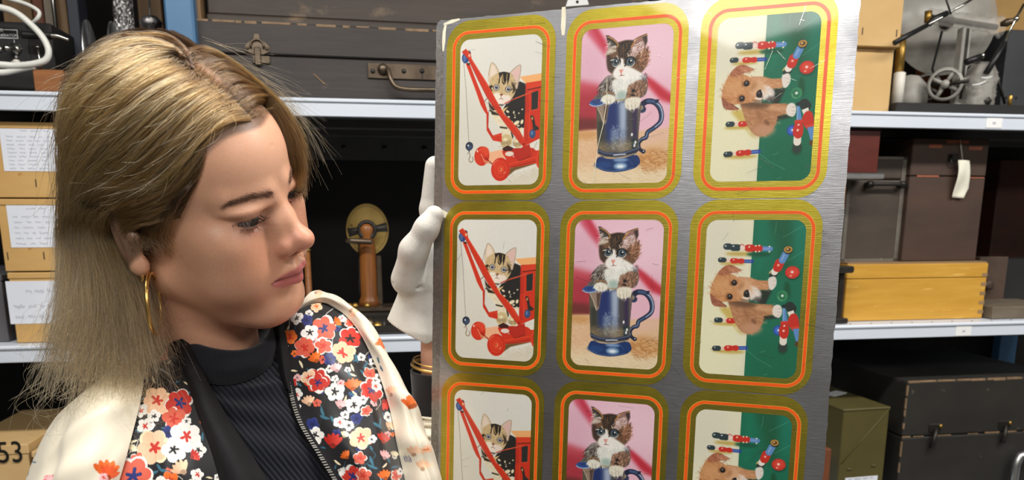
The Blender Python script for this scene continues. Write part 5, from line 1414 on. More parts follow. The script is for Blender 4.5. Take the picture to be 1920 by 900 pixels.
# scuffed borders where the varnish is gone: left and right margins
def strip(name, x0, x1, z0, z1, m, y=-.00004, wob=1.0, side='r', n=60):
    V, Fc = [], []
    for k in range(n + 1):
        z = z0 + (z1 - z0) * k / n
        a, b_ = x0, x1
        if side == 'r': b_ += rng_p.normal() * wob
        if side == 'l': a += rng_p.normal() * wob
        V += [(a / 1000, y, z / 1000), (b_ / 1000, y, z / 1000)]
    for k in range(n): Fc.append((2 * k, 2 * k + 1, 2 * k + 3, 2 * k + 2))
    return mesh_obj(name, V, Fc, m, plate)
strip('bare_margin', X0 + .3, X0 + 8.5, ZB + 5, ZT - 6, M_tinedge, wob=.4)
strip('bare_margin', X1 - 4, X1 - .5, ZB + 5, ZT - 3, M_tin, wob=.8, side='l')

pics = [paint_crane(), paint_mug(), paint_puppy()]
pmeshes = []
for ci, im in enumerate(pics):
    h, w_ = im.shape[:2]
    gx = (np.arange(w_) + .5) / w_ * PW; gz = -(np.arange(h) + .5) / h * PH
    X, Z = np.meshgrid(gx, gz)
    # keep the rounded rectangle; pull border vertices on to it
    r = 9.5
    cx = np.clip(X, r, PW - r); cz = np.clip(Z, -PH + r, -r)
    dx, dz = X - cx, Z - cz; dd = np.hypot(dx, dz); f = np.where(dd > r, r / np.maximum(dd, 1e-6), 1.0)
    keep = dd <= r + .6
    X2, Z2 = cx + dx * f, cz + dz * f
    V = np.stack([X2 / 1000, np.zeros_like(X2), Z2 / 1000], -1).reshape(-1, 3)
    idx = np.arange(h * w_).reshape(h, w_)
    ok = keep[:-1, :-1] & keep[1:, :-1] & keep[:-1, 1:] & keep[1:, 1:]
    Q = np.stack([idx[1:, :-1], idx[1:, 1:], idx[:-1, 1:], idx[:-1, :-1]], -1)[ok]
    o = np_mesh('picture', V, Q, M_print, None, False, s2l(im / 255.0).reshape(-1, 3) * .84)
    pmeshes.append(o.data); bpy.data.objects.remove(o, do_unlink=True)
words_ = ['kitten in a red toy crane', 'tabby kitten in a blue metal jug', 'tan puppy among toy soldiers']
rowsw = ['top row', 'middle row', 'bottom row']
GL, GR, GT, GB = 14.3, 12.6, 17.2, 14.3        # gold margins
def ringset(ci):
    o1 = round_rect(-GL, PW + GR, -PH - GB, GT, 24, 12)
    i1 = round_rect(-7.6, PW + 7.0, -PH - 7.6, 7.4, 16, 12)
    i1b = round_rect(-7.9, PW + 7.3, -PH - 7.9, 7.7, 16.2, 12)
    i2 = round_rect(-4.9, PW + 4.4, -PH - 4.9, 4.9, 13.4, 12)
    i2b = round_rect(-4.6, PW + 4.1, -PH - 4.6, 4.6, 13.1, 12)
    i3 = round_rect(.2, PW - .2, -PH + .2, -.2, 9.5, 12)
    mm = lambda L_: [(x / 1000, z / 1000) for x, z in L_]
    out = []
    for nm, a, b_, y, m in (('gold_border', o1, i1b, -.0001, M_gold), ('outer_line', i1b, i1, -.00015, M_yellow), ('orange_line', i1, i2, -.00022, M_orange), ('outer_line', i2, i2b, -.00015, M_yellow), ('gold_border', i2b, i3, -.0001, M_goldlo)):
        v, f = ring_mesh(mm(a), mm(b_), y); f = [q[::-1] for q in f]
        me = bpy.data.meshes.new(nm); me.from_pydata(v, [], f); me.update(); me.materials.append(m); out.append((nm, me))
    return out
rs0 = ringset(0)
for ri in range(3):
    for ci in range(3):
        pnl = bpy.data.objects.new('picture', pmeshes[ci]); COL.objects.link(pnl); pnl.parent = plate
        pnl.location = (ci * CP / 1000, -.00018, -ri * RP / 1000)
        pnl['label'] = words_[ci] + ', ' + rowsw[ri]
        for nm, me in rs0:
            g_ = bpy.data.objects.new(nm, me); COL.objects.link(g_); g_.parent = pnl; g_.location = (0, .00006, 0)
# cream register strokes and drips at the top edge
def stroke(px, w_):
    pts = [plate_mm(*q) for q in px]; V, Fc = [], []
    for k, q in enumerate(pts):
        t = pts[min(k + 1, len(pts) - 1)] - pts[max(0, k - 1)]; t = t / np.linalg.norm(t); nn = np.array([-t[1], t[0]]) * w_[k] / 2
        for s_ in (1, -1): V.append(((q + s_ * nn)[0] / 1000, -.00008, -(q + s_ * nn)[1] / 1000))
    for k in range(len(pts) - 1): Fc.append((2 * k, 2 * k + 1, 2 * k + 3, 2 * k + 2))
    return mesh_obj('register_mark', V, Fc, M_primer, plate)
stroke([(836, 45), (833, 60), (832, 78), (831, 96)], [2, 3.2, 3.4, 1.5]); stroke([(832, 46), (848, 40), (862, 36)], [2.0, 3.4, 1.6])
stroke([(1057, 13), (1057, 30), (1056, 50), (1056, 66)], [3.6, 4.2, 4.4, 2.5]); stroke([(820, 395), (828, 399), (838, 404), (842, 410)], [2, 6, 6, 2])
# fine scratches across the surface
V, Fc = [], []
for k in range(150):
    x = rng_p.uniform(X0 + 10, X1 - 10); z = rng_p.uniform(-440, ZT - 3); an = rng_p.normal() * .5 + (0 if rng_p.random() < .7 else 1.4); l = rng_p.uniform(3, 16); ww = rng_p.uniform(.05, .11)
    dx, dz = math.cos(an) * l, math.sin(an) * l; nx, nz_ = -math.sin(an) * ww, math.cos(an) * ww; b_ = len(V)
    for (p, q) in ((x, z), (x + dx, z + dz)):
        V += [((p + nx) / 1000, -.0005, (q + nz_) / 1000), ((p - nx) / 1000, -.0005, (q - nz_) / 1000)]
    Fc.append((b_, b_ + 1, b_ + 3, b_ + 2))
sc_ = mesh_obj('surface_scratches', V, Fc, M_chrome, plate); tag(sc_, kind='stuff')
# long yellow-white scratch through the first blue jug
pts = [plate_mm(*q) for q in ((1137, 150), (1138, 190), (1131, 235), (1121, 275), (1114, 340))]
stroke([(1138, 148), (1138, 190), (1131, 235), (1121, 275), (1113, 342)], [.5, .6, .6, .5, .5]).location[1] = -.0004

# ================================================================== the woman
HR = np.array([[-0.2966160744139741, 0.9503523181457101, 0.09407112092728243], [-0.8681282070704115, -0.2272758831650683, -0.44124719717925], [-0.39796019962573276, -0.2125468050216381, 0.8924413343121166]])
HT = np.array([-0.28225772184476206, 0.7, 0.0077893180774941334 + CAMZ])
HS = 0.9687377 / 1000


def h2w(p):                     # head millimetres (x her right, y forward, z up) -> world
    return np.asarray(p, float) * HS @ HR.T + HT


def w2h(p):
    return (np.asarray(p, float) - HT) @ HR / HS


def smin(a, b, k):
    h = np.clip(.5 + .5 * (b - a) / k, 0, 1)
    return b * (1 - h) + a * h - k * h * (1 - h)


def smax(a, b, k):
    return -smin(-a, -b, k)


class Field:
    """signed distance helpers over a set of points (coords last axis)"""
    def __init__(self, X, Y, Z): self.X, self.Y, self.Z = X, Y, Z
    def sph(self, c, r): return np.sqrt((self.X - c[0]) ** 2 + (self.Y - c[1]) ** 2 + (self.Z - c[2]) ** 2) - r
    def ell(self, c, r):
        a, b, d = (self.X - c[0]) / r[0], (self.Y - c[1]) / r[1], (self.Z - c[2]) / r[2]
        k0 = np.sqrt(a * a + b * b + d * d)
        return (k0 - 1) * min(r)
    def ellr(self, c, r, M):
        """rotated ellipsoid: rows of M are its axes"""
        x, y, z = self.X - c[0], self.Y - c[1], self.Z - c[2]
        q = [(x * m[0] + y * m[1] + z * m[2]) / rr for m, rr in zip(M, r)]
        return (np.sqrt(q[0] ** 2 + q[1] ** 2 + q[2] ** 2) - 1) * min(r)
    def cap(self, a, b, ra, rb=None):
        rb = ra if rb is None else rb
        a, b = np.asarray(a, float), np.asarray(b, float); d = b - a; L2 = d @ d
        t = np.clip(((self.X - a[0]) * d[0] + (self.Y - a[1]) * d[1] + (self.Z - a[2]) * d[2]) / L2, 0, 1)
        return np.sqrt((self.X - a[0] - t * d[0]) ** 2 + (self.Y - a[1] - t * d[1]) ** 2 + (self.Z - a[2] - t * d[2]) ** 2) - (ra + (rb - ra) * t)


def surface_nets(D, org, h):
    """quads of the zero set of a sampled field (negative inside)"""
    nx, ny, nz = D.shape
    ins = D < 0
    acc = np.zeros((nx - 1, ny - 1, nz - 1, 3)); cnt = np.zeros((nx - 1, ny - 1, nz - 1))
    for ax in range(3):
        sl0 = [slice(None)] * 3; sl1 = [slice(None)] * 3
        sl0[ax] = slice(0, -1); sl1[ax] = slice(1, None)
        d0, d1 = D[tuple(sl0)], D[tuple(sl1)]
        cr = ins[tuple(sl0)] != ins[tuple(sl1)]
        t = np.where(cr, d0 / np.where(cr, d0 - d1, 1), 0)
        o1, o2 = [a for a in range(3) if a != ax]
        for i in (0, 1):
            for j in (0, 1):
                s = [slice(None)] * 3
                s[o1] = slice(0, D.shape[o1] - 1) if i == 0 else slice(1, D.shape[o1])
                s[o2] = slice(0, D.shape[o2] - 1) if j == 0 else slice(1, D.shape[o2])
                c = cr[tuple(s)]
                cnt += c
                acc[..., ax] += np.where(c, t[tuple(s)], 0)
                acc[..., o1] += np.where(c, i, 0); acc[..., o2] += np.where(c, j, 0)
    act = cnt > 0
    idx = -np.ones(act.shape, int); idx[act] = np.arange(act.sum())
    I = np.argwhere(act)
    V = (I + acc[act] / cnt[act][:, None]) * h + np.asarray(org)
    Q = []
    for ax in range(3):
        sl0 = [slice(None)] * 3; sl1 = [slice(None)] * 3
        sl0[ax] = slice(0, -1); sl1[ax] = slice(1, None)
        cr = ins[tuple(sl0)] != ins[tuple(sl1)]
        o1, o2 = [(1, 2), (2, 0), (0, 1)][ax]
        E = np.argwhere(cr)
        E = E[(E[:, o1] > 0) & (E[:, o2] > 0) & (E[:, o1] < D.shape[o1] - 1) & (E[:, o2] < D.shape[o2] - 1)]
        if not len(E): continue
        def cell(a, b):
            c = E.copy(); c[:, o1] -= a; c[:, o2] -= b; return idx[c[:, 0], c[:, 1], c[:, 2]]
        q = np.stack([cell(1, 1), cell(0, 1), cell(0, 0), cell(1, 0)], 1)
        flip = ~ins[E[:, 0], E[:, 1], E[:, 2]]
        q[flip] = q[flip][:, ::-1]
        Q.append(q)
    Q = np.concatenate(Q)
    return V, Q[(Q >= 0).all(1)]


def grid(lo, hi, h):
    ax = [np.arange(a, b + h, h) for a, b in zip(lo, hi)]
    return np.meshgrid(*ax, indexing='ij')


NECK_W = P(392, 712, .765)
EYE = (31.0, 72.5, 21.0)


def head_sdf(X, Y, Z, lids=True):
    """her head and neck in head millimetres"""
    ax = np.abs(X)
    f = Field(ax, Y, Z); g = Field(X, Y, Z)
    d = f.ell((0, -12, 46), (71, 94, 84))
    d = smin(d, f.ell((0, 38, 52), (61, 50, 55)), 14)             # forehead
    d = smin(d, f.ell((0, 38, -10), (64, 50, 62)), 14)             # mid face
    d = smin(d, f.cap((49, 4, -44), (18, 72, -80), 20, 17), 22)   # jaw line
    d = smin(d, f.ell((0, 42, -52), (52, 48, 42)), 18); d = smin(d, f.ell((0, 44, -84), (34, 36, 18)), 18)
    d = smin(d, f.ell((0, 78, -79), (21, 19, 17)), 14)            # chin
    d = smin(d, f.ell((44, 58, 0), (23, 25, 20)), 14)            # cheekbone
    d = smin(d, f.ell((35, 58, -32), (28, 30, 28)), 22)           # cheek
    d = smin(d, f.ell((0, 74, -36), (30, 25, 25)), 12)            # muzzle
    d = smin(d, f.cap((12, 83, 38), (46, 64, 41), 8.0, 7), 11)    # brow ridge
    d = smax(d, -f.ell((31, 97, 21), (17, 14, 11)), 9)            # socket
    d = smax(d, -f.ell((14, 97, 24), (5, 7, 7)), 7)               # beside the nose
    # nose
    n = f.cap((0, 83, 30), (0, 105, -3), 7.0, 7.5)
    n = smin(n, f.ell((0, 108, -6), (11.5, 12, 10)), 6)
    n = smin(n, f.ell((12.5, 96, -11.5), (8, 11.5, 9)), 6)
    n = smin(n, f.ell((9, 89, 3), (9, 10, 16)), 8)
    n = smin(n, f.cap((0, 106, -15), (0, 97, -22), 4.5, 5), 5)
    n = smax(n, -f.ellr((6.2, 102, -19.5), (3.4, 6.5, 4.2), ((1, 0, 0), (0, .8, -.6), (0, .6, .8))), 2)
    d = smin(d, n, 9)
    # lips
    up = f.cap((29, 85, -42.5), (6, 99.5, -35.5), 3.2, 6.2); up = smin(up, f.cap((6, 99.5, -35.5), (0, 101, -36.5), 6.2, 5.8), 3)
    lo = f.cap((26, 86, -45), (0, 98, -48.5), 3.8, 8.0)
    d = smin(d, up, 3.5); d = smin(d, lo, 3.5)
    d = smax(d, -f.cap((32, 87, -42.6), (9, 104.5, -40.6), 1.3, 1.1), 1.4); d = smax(d, -f.cap((9, 104.5, -40.6), (0, 109, -41.6), 1.1, 1.3), 1.4)
    d = smax(d, -f.ell((0, 104, -61), (16, 8, 4.5)), 8)             # under the lower lip
    d = smax(d, -f.cap((0, 105, -27), (0, 106, -32), 1.8), 4)     # philtrum
    # lids
    if lids:
        ball = f.sph(EYE, 13.6)
        axis = ((.905, -.425, .02), (.425, .905, 0), (0, 0, 1))
        cut = f.ellr((EYE[0] + .5, EYE[1] + 12.5, EYE[2] - 1.6), (17, 9, 3.6), axis)
        lid = smax(ball, -cut, 1.2)
        hood = smax(f.ellr((EYE[0] + 2, EYE[1] + 5.5, EYE[2] + 9.5), (19, 9, 5), axis), -cut, 1.2)
        d = smax(d, -f.sph(EYE, 12.6), .5)
        d = smin(d, lid, 3.0); d = smin(d, hood, 6)
        d = smax(d, -cut, 1.0)
        d = smax(d, -f.cap((48, 70, 18), (57, 60, 14), .5, .4), 1.8)   # crow's foot
        d = smax(d, -f.cap((20, 84, 12.5), (40, 77, 9), .6, .5), 3)    # below the eye
    # forehead creases and frown
    d = smax(d, -g.cap((-16, 84, 62), (30, 77, 61), .5), 1.6); d = smax(d, -g.cap((-5, 84, 74), (26, 74, 74), .4), 1.4); d = smax(d, -g.cap((8, 85, 53), (28, 80, 52), .4), 1.4)
    d = smax(d, -g.cap((5, 92, 43), (6, 90, 48), .3), 1.5)
    # ears
    M = np.array([[.94, -.32, .10], [.27, .80, .40], [-.2, -.36, .91]])
    M[1] -= M[0] * (M[0] @ M[1]); M[1] /= np.linalg.norm(M[1]); M[0] /= np.linalg.norm(M[0]); M[2] = np.cross(M[0], M[1])
    ec = np.array([72.5, -16, 1.0])
    ear = f.ellr(ec, (6.5, 17, 31), M)
    ear = smax(ear, -f.ellr(ec + M[0] * 6 + M[1] * 1 + M[2] * 3, (6, 11.5, 22), M), 2.5)
    ear = smin(ear, f.ellr(ec + M[0] * 1 - M[1] * 1 + M[2] * 5, (5, 4, 16), M), 4)
    ear = smin(ear, f.sph(ec - M[2] * 27 + M[1] * 5, 7.5), 6)
    ear = smin(ear, f.sph(ec + M[1] * 13 - M[2] * 3 + M[0] * 1, 4.5), 4)
    d = smin(d, ear, 4)
    # neck
    nb = w2h(NECK_W)
    nk = g.cap((0, -22, -20), nb, 54, 57)
    nk = smax(nk, g.cap((0, -22, -20), nb, 54, 57), 1)
    d = smin(d, nk, 16)
    return d


def sample(fn, lo, hi, h, B=6):
    """field on a grid, evaluated finely only near its surface"""
    n = [int(math.ceil((b - a) / h / B)) for a, b in zip(lo, hi)]
    cc = np.meshgrid(*[a + (np.arange(k) + .5) * B * h for a, k in zip(lo, n)], indexing='ij')
    dc = fn(*cc)
    act = np.argwhere(np.abs(dc) < B * h * 1.15)
    D = np.repeat(np.repeat(np.repeat(np.sign(dc) * 50.0, B, 0), B, 1), B, 2)
    k = np.arange(B)
    ox, oy, oz = np.meshgrid(k, k, k, indexing='ij')
    ix = (act[:, 0] * B)[:, None] + ox.ravel(); iy = (act[:, 1] * B)[:, None] + oy.ravel(); iz = (act[:, 2] * B)[:, None] + oz.ravel()
    D[ix, iy, iz] = fn(lo[0] + ix * h, lo[1] + iy * h, lo[2] + iz * h)
    return D


_h = 1.6
HV, HQ = surface_nets(sample(head_sdf, (-92, -122, -196), (92, 126, 142), _h), (-92, -122, -196), _h)


def lerp3(c, col, m):
    m = np.clip(m, 0, 1)[:, None]
    return c * (1 - m) + np.asarray(col, float) * m


def g3(V, c, r):
    d = (V - np.asarray(c)) / np.asarray(r)
    return np.exp(-(d * d).sum(1))


def skin_colours(V):
    A = V.copy(); A[:, 0] = np.abs(A[:, 0])
    c = np.zeros_like(V) + np.array([216, 163, 133.])
    c = lerp3(c, (206, 136, 108), .55 * g3(A, (34, 72, -14), (24, 30, 22)))
    c = lerp3(c, (204, 122, 104), .75 * g3(A, (0, 108, -8), (13, 14, 12)))
    c = lerp3(c, (200, 120, 104), .6 * g3(A, (13, 97, -13), (8, 10, 8)))
    c = lerp3(c, (224, 178, 152), .5 * g3(A, (0, 80, 62), (40, 30, 26)))
    c = lerp3(c, (198, 140, 124), .5 * g3(A, (31, 84, 18), (22, 14, 12)))
    c = lerp3(c, (186, 128, 112), .5 * g3(A, (33, 84, 11), (14, 12, 4)))
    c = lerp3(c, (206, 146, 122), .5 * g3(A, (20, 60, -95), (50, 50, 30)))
    # lips
    t = A[:, 0] / 30.0
    yy = A[:, 1] > 78
    top = -32.5 - 8.5 * np.clip(t, 0, 1) ** 1.5 + 1.0 * np.exp(-((A[:, 0] - 6) / 4) ** 2) - 1.2 * np.exp(-(A[:, 0] / 3) ** 2)
    bot = -55.5 + 11.5 * np.clip(t, 0, 1) ** 2
    m = np.clip((top - A[:, 2]) / 1.5 + .5, 0, 1) * np.clip((A[:, 2] - bot) / 1.5 + .5, 0, 1) * np.clip((30 - A[:, 0]) / 3, 0, 1) * yy
    c = lerp3(c, (196, 108, 108), .9 * m)
    seam = np.exp(-((A[:, 2] + 41.6) / 1.0) ** 2) * np.clip((32 - A[:, 0]) / 3, 0, 1) * yy
    c = lerp3(c, (116, 52, 50), .75 * seam)
    # nostrils, lash line, ear hollow
    c = lerp3(c, (96, 48, 40), .9 * g3(A, (6.4, 101, -19), (3.4, 5, 3.2)))
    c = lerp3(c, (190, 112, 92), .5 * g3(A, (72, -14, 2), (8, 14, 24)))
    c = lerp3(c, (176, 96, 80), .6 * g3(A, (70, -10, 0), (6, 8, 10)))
    # brow under-tone
    bx = np.clip((A[:, 0] - 11) / 40, 0, 1)
    bz = 38.5 + 5.5 * np.sin(bx * 2.2) - 3 * bx
    m = np.exp(-((A[:, 2] - bz) / (3.3 - 1.4 * bx)) ** 2) * np.clip((A[:, 0] - 9) / 4, 0, 1) * np.clip((53 - A[:, 0]) / 5, 0, 1) * (A[:, 1] > 45)
    c = lerp3(c, (126, 94, 80), .38 * m)
    # hair roots on the scalp
    hz = hairline(V)
    c = lerp3(c, (128, 98, 80), np.clip(hz / 5, 0, 1))
    r2 = np.random.default_rng(2)
    c += r2.normal(size=(len(V), 1)) * 1.6
    return c


def hairline(V):
    """> 0 inside the hair-bearing scalp (mm, rough)"""
    A = V.copy(); A[:, 0] = np.abs(A[:, 0])
    zz = np.array([-200, -40, 0, 40, 70, 88, 97, 130]); yy = np.array([-30, -20, 12, 40, 56, 66, 74, 74])
    lim = np.interp(A[:, 2], zz, yy) + 12 * np.exp(-(A[:, 0] / 26) ** 2) * (A[:, 2] > 60)
    out = lim - A[:, 1]
    return np.where(A[:, 2] < -45, -5, out)


M_skin = vcol_mat('skin', .40, .5, 0, bump=.10, bscale=900, sss=.10)


def make_eye(parent, side):
    """eyeball with iris and lashes, her right (+1) or left (-1)"""
    c = np.array([EYE[0] * side, EYE[1], EYE[2]]); r = 12.4
    look = np.array([.10 * side * 0 - .10, 1.0, -.20]); look /= np.linalg.norm(look)
    nu, nv = 64, 48
    u = np.linspace(0, 2 * np.pi, nu, endpoint=False); v = np.linspace(0, np.pi * .62, nv)
    U, Vv = np.meshgrid(u, v)
    a = np.cross(look, [0, 0, 1.0]); a /= np.linalg.norm(a); b = np.cross(a, look)
    rr = r + .9 * np.exp(-(Vv / .42) ** 4)
    pts = c + rr[..., None] * (np.cos(Vv)[..., None] * look + np.sin(Vv)[..., None] * (np.cos(U)[..., None] * a + np.sin(U)[..., None] * b))
    col = np.zeros(pts.shape) + np.array([158, 146, 142.])
    col[Vv < .62] = (40, 46, 50); col[Vv < .50] = (70, 80, 82); col[Vv < .2] = (14, 14, 16)
    idx = np.arange(nu * nv).reshape(nv, nu)
    Q = np.stack([idx[:-1], np.roll(idx, -1, 1)[:-1], np.roll(idx, -1, 1)[1:], idx[1:]], -1).reshape(-1, 4)
    o = np_mesh('eyeball', h2w(pts.reshape(-1, 3)), Q, M_eye, parent, True, s2l(col.reshape(-1, 3) / 255))
    return o


M_eye = vcol_mat('eye', .25, .35)

# ------------------------------------------------------------------ hair
SHELL = [((0, -12, 46), (84, 104, 104)), ((-60, 40, 40), (18, 42, 58))]
CAM_H = w2h(np.array([0, 0, CAMZ]))


def shell_hit(px, py, which=None, push=0.0):
    """first point of the hair shell seen at a pixel (head mm); nearest grazing point if the ray misses it"""
    d = ray(px, py) @ HR / HS
    best = None
    for i, (c, r) in enumerate(SHELL):
        if which is not None and i != which: continue
        r = np.array(r) + push
        o = (CAM_H - np.array(c)) / r; e = d / r
        a, b, cc = e @ e, o @ e, o @ o - 1
        disc = b * b - a * cc
        if disc > 0:
            t = (-b - math.sqrt(disc)) / a
            if best is None or t < best: best = t
    if best is None:
        c, r = SHELL[0 if which is None else which]; r = np.array(r) + push
        o = (CAM_H - np.array(c)) / r; e = d / r
        best = -(o @ e) / (e @ e)
    return CAM_H + d * best


def skin_hit(px, py, off=1.5):
    d = ray(px, py) @ HR / HS; L_ = np.linalg.norm(d); d = d / L_
    t = 430.0
    for it in range(60):
        q = CAM_H + d * t
        v = float(head_sdf(np.array([q[0]]), np.array([q[1]]), np.array([q[2]]), False)[0]) - off
        if abs(v) < .15 or t > 900: break
        t += v * .8
    return CAM_H + d * t


def rooted(pts, w=(1.0, .75, .4), which=None):
    g = guide(pts, which)
    for i, k in enumerate(w):
        if len(pts[i]) == 2:
            s = skin_hit(*pts[i])
            if np.linalg.norm(s - g[i]) < 60: g[i] = g[i] * (1 - k) + s * k
    return g


def guide(pts, which=None):
    """(px, py) on the shell, or (px, py, depth) in free fall -> head mm"""
    return np.array([shell_hit(p[0], p[1], which) if len(p) == 2 else w2h(P(*p)) for p in pts])


def strands(guides, n, m, thick, rs, clump=40, wav=1.2, frizz=2.0, cut=(.82, 1.0), lift=0.0, wave_len=1.0, ufn=None, root_in=0.0, relief=3.0, ramp=.34, locks=26, gap=7.0):
    """n strands of m points between neighbouring guides (all with the same number of keys)"""
    G = np.array([catmull(g, 8) for g in guides])                # guides x samples x 3
    ng, ns = G.shape[0], G.shape[1]
    u = rs.random(n) if ufn is None else ufn(rs.random(n))
    cl = (np.floor(u * clump) + .5 + rs.normal(size=n) * .15) / clump
    tcut = rs.uniform(cut[0], cut[1], n)
    t0 = rs.random(n) ** 2 * .06
    T = t0[:, None] + (tcut - t0)[:, None] * np.linspace(0, 1, m)[None]
    pull = .72 * np.clip(T * 2.2, 0, 1)
    U = (u[:, None] * (1 - pull) + cl[:, None] * pull + rs.normal(size=n)[:, None] * .012 * np.sin(T * rs.uniform(2, 6, n)[:, None] + rs.random(n)[:, None] * 6)) * (ng - 1)
    U = np.clip(U, 0, ng - 1 - 1e-6)
    i0 = np.floor(U).astype(int); fu = U - i0
    S_ = T * (ns - 1); j0 = np.minimum(np.floor(S_).astype(int), ns - 2); fs = S_ - j0
    def at(i, j): return G[np.clip(i, 0, ng - 1), j]
    def cr(p0, p1, p2, p3, t):
        t = t[..., None]
        return .5 * (2 * p1 + (p2 - p0) * t + (2 * p0 - 5 * p1 + 4 * p2 - p3) * t * t + (-p0 + 3 * p1 - 3 * p2 + p3) * t ** 3)
    def row(j): return cr(at(i0 - 1, j), at(i0, j), at(i0 + 1, j), at(i0 + 2, j), fu)
    Pn = row(j0) * (1 - fs[..., None]) + row(j0 + 1) * fs[..., None]
    # inward depth
    lw = (u + .012 * np.sin(u * 41) + .006 * np.sin(u * 97)) * locks
    lid = np.clip(np.floor(lw).astype(int), 0, 190); fr_ = lw - np.floor(lw)
    c = np.array([0, -12, 40.]); nrm = Pn - c; nrm /= np.linalg.norm(nrm, axis=-1)[..., None]
    dep = thick * rs.random(n) ** 1.3
    prof = np.clip(T / .12, 0, 1)
    cid = np.clip((u * clump).astype(int), 0, clump); crel = rs.normal(size=clump + 1) * relief
    q = np.clip(T / ramp, 0, 1); q = q * q * (3 - 2 * q)
    Pn = Pn - nrm * (dep[:, None] * (.35 + .65 * prof) - lift * prof + root_in * (1 - q) + np.abs(crel)[cid][:, None] * np.clip(T * 5, 0, 1))[..., None]
    Pn = Pn - nrm * (((2 * np.abs(fr_ - .5)) ** 2.2 * gap + np.abs(rs.normal(size=200) * gap * .45)[lid])[:, None] * np.clip(T * 4, 0, 1))[..., None]
    strands.cid = lid; strands.edge = (2 * np.abs(fr_ - .5)) ** 3
    # waves per clump and per strand
    ph = rs.random((clump + 2, 3)) * 6.28; ci = np.clip((u * clump).astype(int), 0, clump + 1)
    for k in range(3):
        Pn[..., k] += wav * np.sin(T * 7.0 * wave_len + ph[ci, k][:, None]) * T * 1.1
        Pn[..., k] += .45 * wav * np.sin(T * 17 + rs.random(n)[:, None] * 6.28)
    fr = np.cumsum(rs.normal(size=(n, m, 3)), 1) / math.sqrt(m) * frizz
    Pn = Pn + fr * (T ** 2)[..., None]
    return Pn, T


HAIR_P, HAIR_C, HAIR_R = [], [], []


def add_strands(Pn, T, root, mid, tip, rs, rad=.13, var=16, streak=.25, dark=None):
    n, m = T.shape
    root, mid, tip = [np.array(c, float) for c in (root, mid, tip)]
    t = T[..., None]
    col = np.where(t < .35, root + (mid - root) * np.clip(t / .35, 0, 1), mid + (tip - mid) * np.clip((t - .35) / .65, 0, 1))
    col = col + rs.normal(size=(n, 1, 1)) * var
    cs = rs.normal(size=200) * 24
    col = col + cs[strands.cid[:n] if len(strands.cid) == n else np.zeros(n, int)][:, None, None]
    if len(strands.cid) == n and n > 1: col = col * (1 - .38 * strands.edge)[:, None, None]  # shade of the gaps between locks painted into the tint
    col = col * np.array([.60, .525, .43])
    k = rs.random(n) < streak
    col[k] = col[k] * 1.0 + np.array([26, 22, 12])
    if dark is not None:
        k = rs.random(n) < dark
        col[k] = col[k] * .5
    HAIR_P.append(Pn.reshape(-1, 3)); HAIR_C.append(np.clip(col, 18, 250).reshape(-1, 3))
    r = rad * rs.uniform(.75, 1.25, n)[:, None] * np.linspace(1, .45, m)[None]
    HAIR_R.append((r.ravel(), n, m))


rs = np.random.default_rng(21)
D_ = lambda pts, ds: [(x, y, d) for (x, y), d in zip(pts, ds)]
fa = D_([(112, 440), (116, 540), (104, 640), (72, 752)], (.705, .69, .665, .640))
fb = D_([(128, 440), (140, 540), (134, 640), (110, 768)], (.695, .68, .655, .632))
fc_ = D_([(146, 440), (166, 540), (172, 640), (158, 780)], (.685, .67, .648, .626))
fd = D_([(164, 440), (194, 540), (212, 640), (212, 776)], (.675, .66, .643, .622))
fe = D_([(182, 446), (222, 536), (250, 626), (266, 744)], (.668, .655, .640, .622))
ff = D_([(200, 452), (240, 532), (276, 620), (312, 716)], (.664, .652, .640, .630))
main = [
    [(322, 84), (266, 68), (206, 78), (156, 112), (119, 162), (103, 225), (106, 330)] + fa,
    [(335, 93), (275, 96), (212, 122), (156, 164), (124, 216), (112, 290), (114, 372)] + fa,
    [(365, 117), (305, 130), (240, 165), (182, 215), (146, 265), (128, 322), (124, 388)] + fb,
    [(400, 147), (345, 165), (282, 205), (222, 262), (176, 312), (148, 352), (138, 400)] + fc_,
    [(430, 174), (380, 196), (322, 245), (268, 298), (216, 338), (178, 362), (156, 402)] + fd,
    [(455, 202), (410, 217), (362, 260), (316, 313), (276, 346), (226, 364), (180, 398)] + fe,
    [(474, 222), (432, 228), (392, 254), (350, 302), (310, 346), (262, 368), (196, 398)] + ff,
]
mg = [rooted(g, (.6, .15)) for g in main]
c1, c2, c3 = (112, 86, 66), (184, 146, 96), (250, 230, 192)
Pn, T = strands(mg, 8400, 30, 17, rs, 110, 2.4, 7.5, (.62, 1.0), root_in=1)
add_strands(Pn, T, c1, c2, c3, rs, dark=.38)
Pn, T = strands(mg, 2600, 24, 7, rs, 60, 1.6, 3.0, (.34, .62), root_in=1)
add_strands(Pn, T, (140, 112, 84), (206, 166, 106), (206, 170, 112), rs, dark=.2, streak=.35)
Pn, T = strands(mg, 900, 30, 3, rs, 200, 3.0, 6.0, (.3, 1.0), root_in=0, lift=1.5, relief=1.0, gap=4)
add_strands(Pn, T, (170, 136, 96), (246, 208, 146), (236, 212, 166), rs, rad=.17, streak=.6)
for k in range(520):                                   # short frizz standing off the combed hair
    u_ = rs.random() * 5.99; i_ = int(u_); f_ = u_ - i_
    g_ = catmull(mg[i_] * (1 - f_) + mg[i_ + 1] * f_, 6); a = rs.integers(2, len(g_) - 12); seg = g_[a:a + 7].copy()
    nrm = seg - np.array([0, -12, 40.]); nrm /= np.linalg.norm(nrm, axis=1)[:, None]
    tt = np.linspace(0, 1, 7)[:, None]
    seg = seg + nrm * (tt * rs.uniform(1, 6) - 2) + rs.normal(size=3) * tt * 7 + rs.normal(size=3) * np.sin(tt * 3.1) * 3
    strands.cid = np.zeros(1, int)
    add_strands(seg[None], np.linspace(.2, 1, 7)[None], (170, 140, 100), (226, 192, 136), (240, 214, 164), rs, rad=.11)
